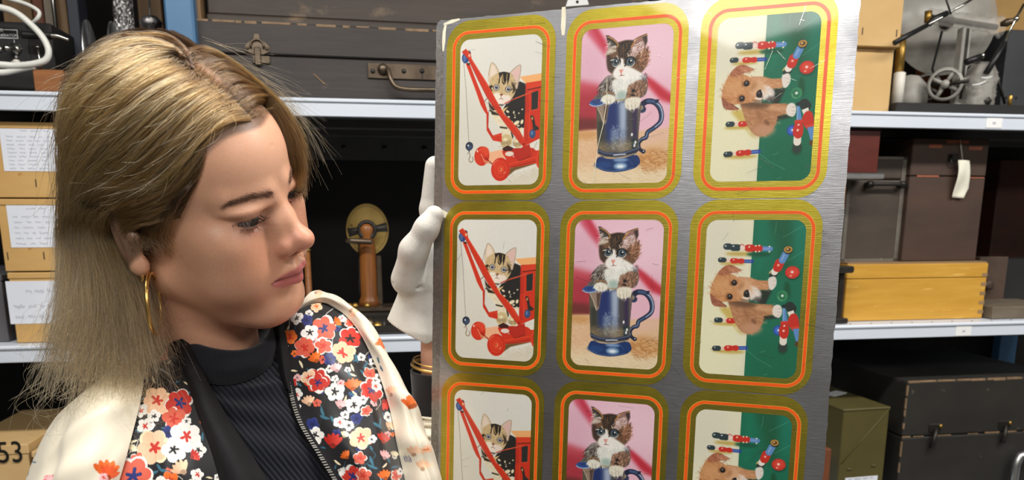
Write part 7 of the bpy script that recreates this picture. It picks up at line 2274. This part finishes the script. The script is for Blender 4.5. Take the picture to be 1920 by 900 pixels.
# ------------------------------------------------------------------ jacket
blk_c, crm_c = paint_black_cloth(), paint_cream_cloth()
near_rows = [
    [(272, 668, .672), (288, 664, .676), (305, 658, .682), (320, 650, .688)],
    [(264, 738, .643), (290, 733, .646), (320, 720, .654), (347, 700, .662)],
    [(250, 800, .623), (285, 800, .625), (330, 790, .633), (368, 770, .638)],
    [(228, 880, .606), (275, 885, .607), (340, 875, .613), (397, 850, .618)],
    [(205, 960, .596), (260, 975, .597), (340, 970, .601), (420, 940, .605)],
    [(190, 1060, .588), (250, 1070, .588), (340, 1070, .592), (440, 1050, .596)],
]
Wd, px = patch(near_rows, 90, 62)
Wd = folds(Wd, [(.2, .2, .6, .6, .10, 2.5), (.7, .3, .4, .9, .12, 3)])
jacket = patch_obj('jacket', Wd, sample_canvas(blk_c, px), M_satin, person)
jacket['label'] = 'bomber jacket with floral black fronts and cream sleeves'
far_rows = [
    [(526, 604, .745), (552, 585, .748), (580, 572, .76), (606, 566, .775)],
    [(540, 660, .722), (580, 635, .725), (625, 612, .740), (661, 602, .762)],
    [(546, 720, .698), (600, 700, .696), (655, 680, .712), (701, 672, .742)],
    [(566, 790, .674), (630, 780, .673), (690, 765, .687), (731, 760, .72)],
    [(608, 860, .656), (670, 850, .654), (720, 845, .668), (749, 845, .70)],
    [(655, 940, .644), (710, 940, .641), (750, 940, .656), (771, 940, .69)],
    [(700, 1040, .636), (745, 1040, .633), (780, 1040, .646), (800, 1040, .68)],
]
Wd, px = patch(far_rows, 100, 62)
Wd = folds(Wd, [(.3, .15, .7, .5, .1, 3), (.8, .3, .5, .8, .1, 3.5), (.2, .5, .5, .95, .12, 3)])
patch_obj('front_panel', Wd, sample_canvas(blk_c, px), M_satin, jacket)
edge_far = Wd[:, 0].copy(); nrm_far = grid_normals(Wd)[:, 0].copy(); in_far = (Wd[:, 6] - Wd[:, 0]); in_far /= np.linalg.norm(in_far, axis=1)[:, None]
# sleeves
slv = [
    [(276, 664, .674), (246, 672, .668), (220, 686, .672), (196, 702, .69), (186, 714, .725), (192, 712, .77)],
    [(266, 738, .641), (216, 732, .634), (170, 738, .643), (136, 754, .67), (126, 766, .715), (132, 766, .77)],
    [(252, 800, .621), (190, 790, .610), (135, 794, .620), (93, 808, .653), (82, 820, .70), (90, 822, .76)],
    [(230, 880, .604), (165, 870, .590), (105, 870, .601), (62, 880, .638), (52, 890, .69), (62, 892, .75)],
    [(207, 960, .594), (145, 960, .578), (85, 960, .588), (40, 960, .628), (32, 965, .68), (42, 966, .74)],
    [(192, 1060, .586), (130, 1060, .570), (70, 1060, .580), (27, 1060, .618), (20, 1060, .67), (30, 1060, .73)],
]
Wd, px = patch(slv, 40, 50)
Wd = folds(Wd, [(.05, .25, .5, .55, .06, 3.5), (.15, .55, .6, .8, .07, 4), (.5, .3, .35, .9, .05, -4), (.02, .5, .2, .98, .05, 3), (.3, .1, .65, .35, .06, 3)])
patch_obj('sleeve', Wd, sample_canvas(crm_c, px), M_satin, jacket)
slf = [
    [(552, 588, .760), (566, 566, .764), (582, 548, .778), (600, 544, .82), (604, 552, .86)],
    [(604, 567, .771), (618, 557, .770), (634, 556, .785), (648, 566, .83), (648, 576, .87)],
    [(659, 603, .758), (676, 599, .755), (692, 610, .770), (700, 630, .82), (696, 640, .86)],
    [(699, 673, .738), (718, 670, .735), (735, 688, .750), (744, 712, .80), (738, 722, .85)],
    [(729, 761, .716), (752, 742, .712), (770, 748, .724), (780, 768, .78), (774, 778, .83)],
    [(747, 846, .696), (776, 828, .694), (800, 830, .708), (812, 850, .76), (806, 860, .82)],
    [(769, 941, .686), (800, 930, .686), (828, 930, .698), (842, 950, .75), (836, 960, .81)],
    [(798, 1041, .676), (826, 1035, .678), (852, 1040, .69), (866, 1060, .74), (860, 1070, .80)],
]
Wd, px = patch(slf, 40, 44)
Wd = folds(Wd, [(.1, .35, .5, .5, .05, 4), (.1, .55, .6, .62, .04, 5), (.05, .7, .6, .74, .04, 5), (.1, .84, .6, .8, .04, 4), (.2, .2, .5, .4, .06, 4), (.3, .6, .4, .95, .05, -5)])
patch_obj('sleeve', Wd, sample_canvas(crm_c, px), M_satin, jacket)


def ring_loft(rings, sides=48, per=8, wob=0.0, seed=1):
    """tube through rings of (px, py, depth, radius_m): world points grid"""
    R_ = np.array([list(P(a, b, c)) + [r] for a, b, c, r in rings])
    R_ = np.stack([catmull(R_[:, :3], per)[:, 0], catmull(R_[:, :3], per)[:, 1], catmull(R_[:, :3], per)[:, 2], np.interp(np.linspace(0, len(rings) - 1, (len(rings) - 1) * per + 1), np.arange(len(rings)), R_[:, 3])], 1)
    rg = np.random.default_rng(seed); out = []
    ph = rg.random(6) * 6.28
    for i, (x, y, z, r) in enumerate(R_):
        a = R_[max(0, i - 1), :3]; b_ = R_[min(len(R_) - 1, i + 1), :3]; t = b_ - a; t /= np.linalg.norm(t)
        u = np.cross(t, [0, 1, 0]); u /= np.linalg.norm(u); v = np.cross(t, u)
        an = np.linspace(0, 2 * np.pi, sides + 1)
        rr = r * (1 + wob * (np.sin(3 * an + ph[0] + i * .35) * .5 + np.sin(i * .9 + 2 * an + ph[1]) * .6 + np.sin(i * 1.7 - an + ph[2]) * .4))
        out.append(np.array([x, y, z]) + rr[:, None] * (np.cos(an)[:, None] * u + np.sin(an)[:, None] * v))
    return np.array(out)


Wd = ring_loft([(850, 1050, .80, .04), (842, 960, .802, .038), (834, 890, .806, .037), (828, 830, .81, .036), (824, 790, .812, .031), (824, 776, .813, .026)], 60, 14, .10, 4)
patch_obj('sleeve', Wd, np.zeros(Wd.shape) + np.array(CRM, float), M_satin, jacket, .001)
Wd = ring_loft([(826, 800, .814, .0265), (825, 770, .813, .0275), (825, 730, .813, .0285), (825, 694, .813, .0300)], 120, 8)
an = np.linspace(0, 2 * np.pi, Wd.shape[1])
ribc = np.sin(an * 70)
patch_obj('cuff', Wd, np.zeros(Wd.shape) + np.array([26, 26, 28.]) + (ribc * 4)[None, :, None], M_knit, jacket, .002)
# black rib collar and facing on the near side, band on the far side
fc_rows = [
    [(316, 644, .694), (326, 640, .688), (338, 636, .690), (350, 634, .697)],
    [(340, 702, .666), (352, 698, .656), (370, 700, .657), (388, 712, .672)],
    [(364, 772, .641), (382, 772, .630), (404, 778, .632), (432, 790, .648)],
    [(393, 852, .620), (416, 856, .610), (446, 862, .612), (490, 880, .630)],
    [(416, 942, .607), (446, 948, .597), (486, 956, .60), (540, 972, .618)],
    [(436, 1052, .598), (470, 1055, .588), (515, 1060, .59), (575, 1070, .61)],
]
Wd, px = patch(fc_rows, 20, 14)
o = patch_obj('facing', Wd, np.zeros(Wd.shape) + np.array([30, 29, 31.]), M_facing, jacket, .002)
bd_rows = [
    [(508, 600, .752), (517, 594, .744), (528, 590, .744)],
    [(516, 650, .728), (526, 646, .720), (541, 654, .722)],
    [(524, 700, .706), (534, 700, .699), (547, 712, .700)],
    [(534, 730, .694), (542, 732, .688), (551, 742, .692)],
]
Wd, px = patch(bd_rows, 14, 14)
patch_obj('collar_band', Wd, np.zeros(Wd.shape) + np.array([26, 25, 27.]), M_facing, jacket, .002)
# zip along the far edge
e0 = int(.30 * len(edge_far))
path = edge_far[e0:] - in_far[e0:] * .0025 + nrm_far[e0:] * .0008
tp = [tuple(p) for p in path[::6]]
V, Fc = [], []
for i, p in enumerate(path[::2]):
    j = e0 + 2 * i; a_ = edge_far[j] + in_far[j] * .003 + nrm_far[j] * .0012; b_ = edge_far[j] - in_far[j] * .006 + nrm_far[j] * .0006
    V += [tuple(a_), tuple(b_)]
for i in range(len(V) // 2 - 1): Fc.append((2 * i, 2 * i + 1, 2 * i + 3, 2 * i + 2))
zt_ = mesh_obj('zip_tape', V, Fc, M_facing, jacket, True); md = zt_.modifiers.new('t', 'SOLIDIFY'); md.thickness = .001
bm = bmesh.new()
L_ = np.concatenate([[0], np.cumsum(np.linalg.norm(np.diff(edge_far[e0:], axis=0), axis=1))])
n_t = int(L_[-1] / .0026)
for k in range(n_t):
    s_ = k * .0026; i = min(len(L_) - 2, np.searchsorted(L_, s_)); j = e0 + i
    p = edge_far[j] - in_far[j] * .0012 + nrm_far[j] * .0016
    t = edge_far[min(j + 1, len(edge_far) - 1)] - edge_far[max(0, j - 1)]; t /= np.linalg.norm(t)
    M4 = Matrix((list(in_far[j]) + [p[0]], list(t) + [p[1]], list(nrm_far[j]) + [p[2]], (0, 0, 0, 1)))
    M4 = Matrix(((in_far[j][0], t[0], nrm_far[j][0], p[0]), (in_far[j][1], t[1], nrm_far[j][1], p[1]), (in_far[j][2], t[2], nrm_far[j][2], p[2]), (0, 0, 0, 1)))
    bmesh.ops.create_cube(bm, size=1.0, matrix=M4 @ Matrix.Diagonal((.0036, .0013, .0014, 1)))
tag(bm_obj('zip_teeth', bm, mat('zip_metal', rgb(196, 194, 188), rgb(180, 178, 172), .5, metal=.6, scale=(30, 30, 30)), jacket), kind='stuff')

# torso under the jacket, trousers and shoes (below the picture)
TC = np.array([-.305, .80, 0.0])
ta = math.radians(35); tr_ = np.array([-math.cos(ta), -math.sin(ta), 0]); tf = np.array([math.sin(ta), -math.cos(ta), 0])


def torso_sdf(X, Y, Z):
    x = (X / 1000 - TC[0]) * tr_[0] + (Y / 1000 - TC[1]) * tr_[1]; y = (X / 1000 - TC[0]) * tf[0] + (Y / 1000 - TC[1]) * tf[1]; z = Z / 1000
    f = Field(x, y, z)
    d = f.ell((0, 0, 1.17), (.155, .085, .22)); d = smin(d, f.ell((0, .01, .93), (.165, .10, .17)), .06)
    d = smin(d, f.cap((-.10, 0, 1.29), (.10, 0, 1.29), .055, .055), .05)
    return d * 1000


def legs_sdf(X, Y, Z):
    x = (X / 1000 - TC[0]) * tr_[0] + (Y / 1000 - TC[1]) * tr_[1]; y = (X / 1000 - TC[0]) * tf[0] + (Y / 1000 - TC[1]) * tf[1]; z = Z / 1000
    f = Field(np.abs(x), y, z)
    d = f.ell((0, 0, .86), (.172, .108, .13)); d = smin(d, f.cap((.085, 0, .82), (.09, .015, .48), .085, .062), .04); d = smin(d, f.cap((.09, .015, .48), (.095, -.01, .07), .062, .05), .03)
    return d * 1000


def shoe_sdf(side):
    def fn(X, Y, Z):
        x = (X / 1000 - TC[0]) * tr_[0] + (Y / 1000 - TC[1]) * tr_[1]; y = (X / 1000 - TC[0]) * tf[0] + (Y / 1000 - TC[1]) * tf[1]; z = Z / 1000
        f = Field(x, y, z)
        d = f.cap((.095 * side, -.03, .045), (.10 * side, .12, .036), .043, .034); d = smin(d, f.cap((.095 * side, -.02, .05), (.095 * side, -.012, .10), .043, .045), .02)
        return smax(d, -z, .004) * 1000
    return fn
lo = (-600, 560, 700)
V, Q = surface_nets(sample(torso_sdf, lo, (0, 1060, 1380), 10, 4), lo, 10)
np_mesh('sweater_body', V / 1000, Q, M_knit, sweater, True, np.zeros((len(V), 3)) + .012)
lo = (-600, 560, 0)
V, Q = surface_nets(sample(legs_sdf, lo, (0, 1060, 1020), 10, 4), lo, 10)
trousers = np_mesh('trousers', V / 1000, Q, M_trouser, person, True)
for sd in (1, -1):
    lo = (-640, 500, -12)
    V, Q = surface_nets(sample(shoe_sdf(sd), lo, (40, 1100, 170), 6, 4), lo, 6)
    np_mesh('shoe', V / 1000, Q, M_shoe, person, True)

# ------------------------------------------------------------------ white cotton glove on her left hand, closed on the sheet's edge
GO = P(800, 560, .812) * 1000


def gp(px, py, y): return P(px, py, y) * 1000


def glove_sdf(X, Y, Z):
    f = Field(X, Y, Z)
    g = Field(X, (Y - GO[1]) * 1.45 + GO[1], Z)                  # flattened front to back
    d = g.cap(gp(806, 480, .812), gp(812, 560, .812), 25, 29)
    d = smin(d, f.cap(gp(776, 522, .797), gp(800, 470, .806), 17, 15), 14)
    # gauntlet, flaring to the hem
    c = g.cap(gp(806, 545, .812), gp(800, 618, .812), 31, 45)
    hem_n = np.array([.52, 0, 1.0]); hem_n /= np.linalg.norm(hem_n); hp_ = gp(768, 619, .812)
    c = np.maximum(c, -((X - hp_[0]) * hem_n[0] + (Z - hp_[2]) * hem_n[2]))
    c = np.maximum(c, -(g.cap(gp(808, 580, .812), gp(802, 650, .812), 27, 47)))
    d = smin(d, c, 10)
    # thumb in front of the sheet
    d = smin(d, f.cap(gp(762, 524, .792), gp(776, 470, .775), 15.5, 13.5), 10)
    d = smin(d, f.cap(gp(776, 470, .775), gp(800, 428, .7685), 13.5, 11.5), 8)
    d = smin(d, f.cap(gp(800, 428, .7685), gp(814, 404, .770), 11.5, 9.5), 6)
    # fingers behind it, unequal lengths
    for a, b, c_, r in (((812, 480), (809, 392), (816, 312), 12.5), ((846, 470), (850, 380), (852, 322), 11.0), ((874, 478), (880, 396), (882, 346), 10.5), ((898, 492), (906, 430), (908, 388), 9.5)):
        d = smin(d, f.cap(gp(*a, .8115), gp(*b, .807), r, r * .95), 5)
        d = smin(d, f.cap(gp(*b, .807), gp(*c_, .802), r * .95, r * .82), 4)
    # creases
    d = smax(d, -f.cap(gp(742, 530, .786), gp(792, 540, .783), 1.2, .8), 5)
    d = smax(d, -f.cap(gp(764, 496, .775), gp(790, 505, .785), .8, .6), 5)
    # nothing of the glove inside the sheet's thickness
    pn = (X / 1000 - PO[0]) * PN[0] + (Y / 1000 - PO[1]) * PN[1] + (Z / 1000 - PO[2]) * PN[2]
    pu = (X / 1000 - PO[0]) * PU[0] + (Y / 1000 - PO[1]) * PU[1] + (Z / 1000 - PO[2]) * PU[2]
    slab = np.maximum(np.abs(pn - .00055) - .0009, -(pu + .0262)) * 1000
    return np.maximum(d, -slab)


lo = GO + np.array([-70, -75, -80]); hi = GO + np.array([90, 60, 190])
GV, GQ = surface_nets(sample(glove_sdf, lo, hi, 1.5), lo, 1.5)
r5 = np.random.default_rng(5)
glove = np_mesh('glove', GV / 1000, GQ, M_cotton, person, True)
glove['label'] = 'white cotton glove gripping the edge of the tin sheet'
# hem stitching
hs = []
for k in range(60):
    a_ = k / 59.0

# ------------------------------------------------------------------ jewellery
def ring_pts(c, h, v, r, n=72): return [Vector(c + r * (math.cos(a) * h + math.sin(a) * v)) for a in np.linspace(0, 2 * math.pi, n, endpoint=False)]
hc = P(288, 569, .645)
hv = P(294, 625, .648) - P(281, 513, .645); hr_ = np.linalg.norm(hv) / 2; hv /= np.linalg.norm(hv)
hh_ = np.array([.24, -.97, 0]); hh_ -= hv * (hh_ @ hv); hh_ /= np.linalg.norm(hh_)
ear_ = tube('hoop_earring', ring_pts(hc, hh_, hv, hr_), .0016, M_goldj, person, 10, True)
ear_['label'] = 'large thin gold hoop earring'
st = bmesh.new(); bmesh.ops.create_uvsphere(st, u_segments=14, v_segments=8, radius=.0016, matrix=Matrix.Translation(Vector(P(247, 481, .642))))
bm_obj('stud_earring', st, M_goldj, person, True)
dp = [P(264, 510, .642), P(266, 516, .6415), P(267, 524, .6415), P(264, 528, .6415)]
tube('drop_earring', [Vector(v) for v in catmull(dp, 4)], [.0008, .001, .0013, .0016, .0018, .0018, .0016, .0014, .0012, .0011, .001, .0008, .0006], M_goldj, person, 8)
bc = P(826, 686, .813); bt = np.array([.10, -.05, .99]); bt /= np.linalg.norm(bt)
b1 = np.cross(bt, [0, 1, 0]); b1 /= np.linalg.norm(b1); b2 = np.cross(bt, b1)
br_ = tube('bangle', ring_pts(bc, b1 * 1.0, b2, .0305), .0019, M_goldj, person, 12, True); br_['label'] = 'polished gold bangle at the wrist'
br2 = tube('bangle', ring_pts(bc + np.array([.001, 0, .005]), b1, b2, .0300), .0010, M_goldj, person, 8, True)
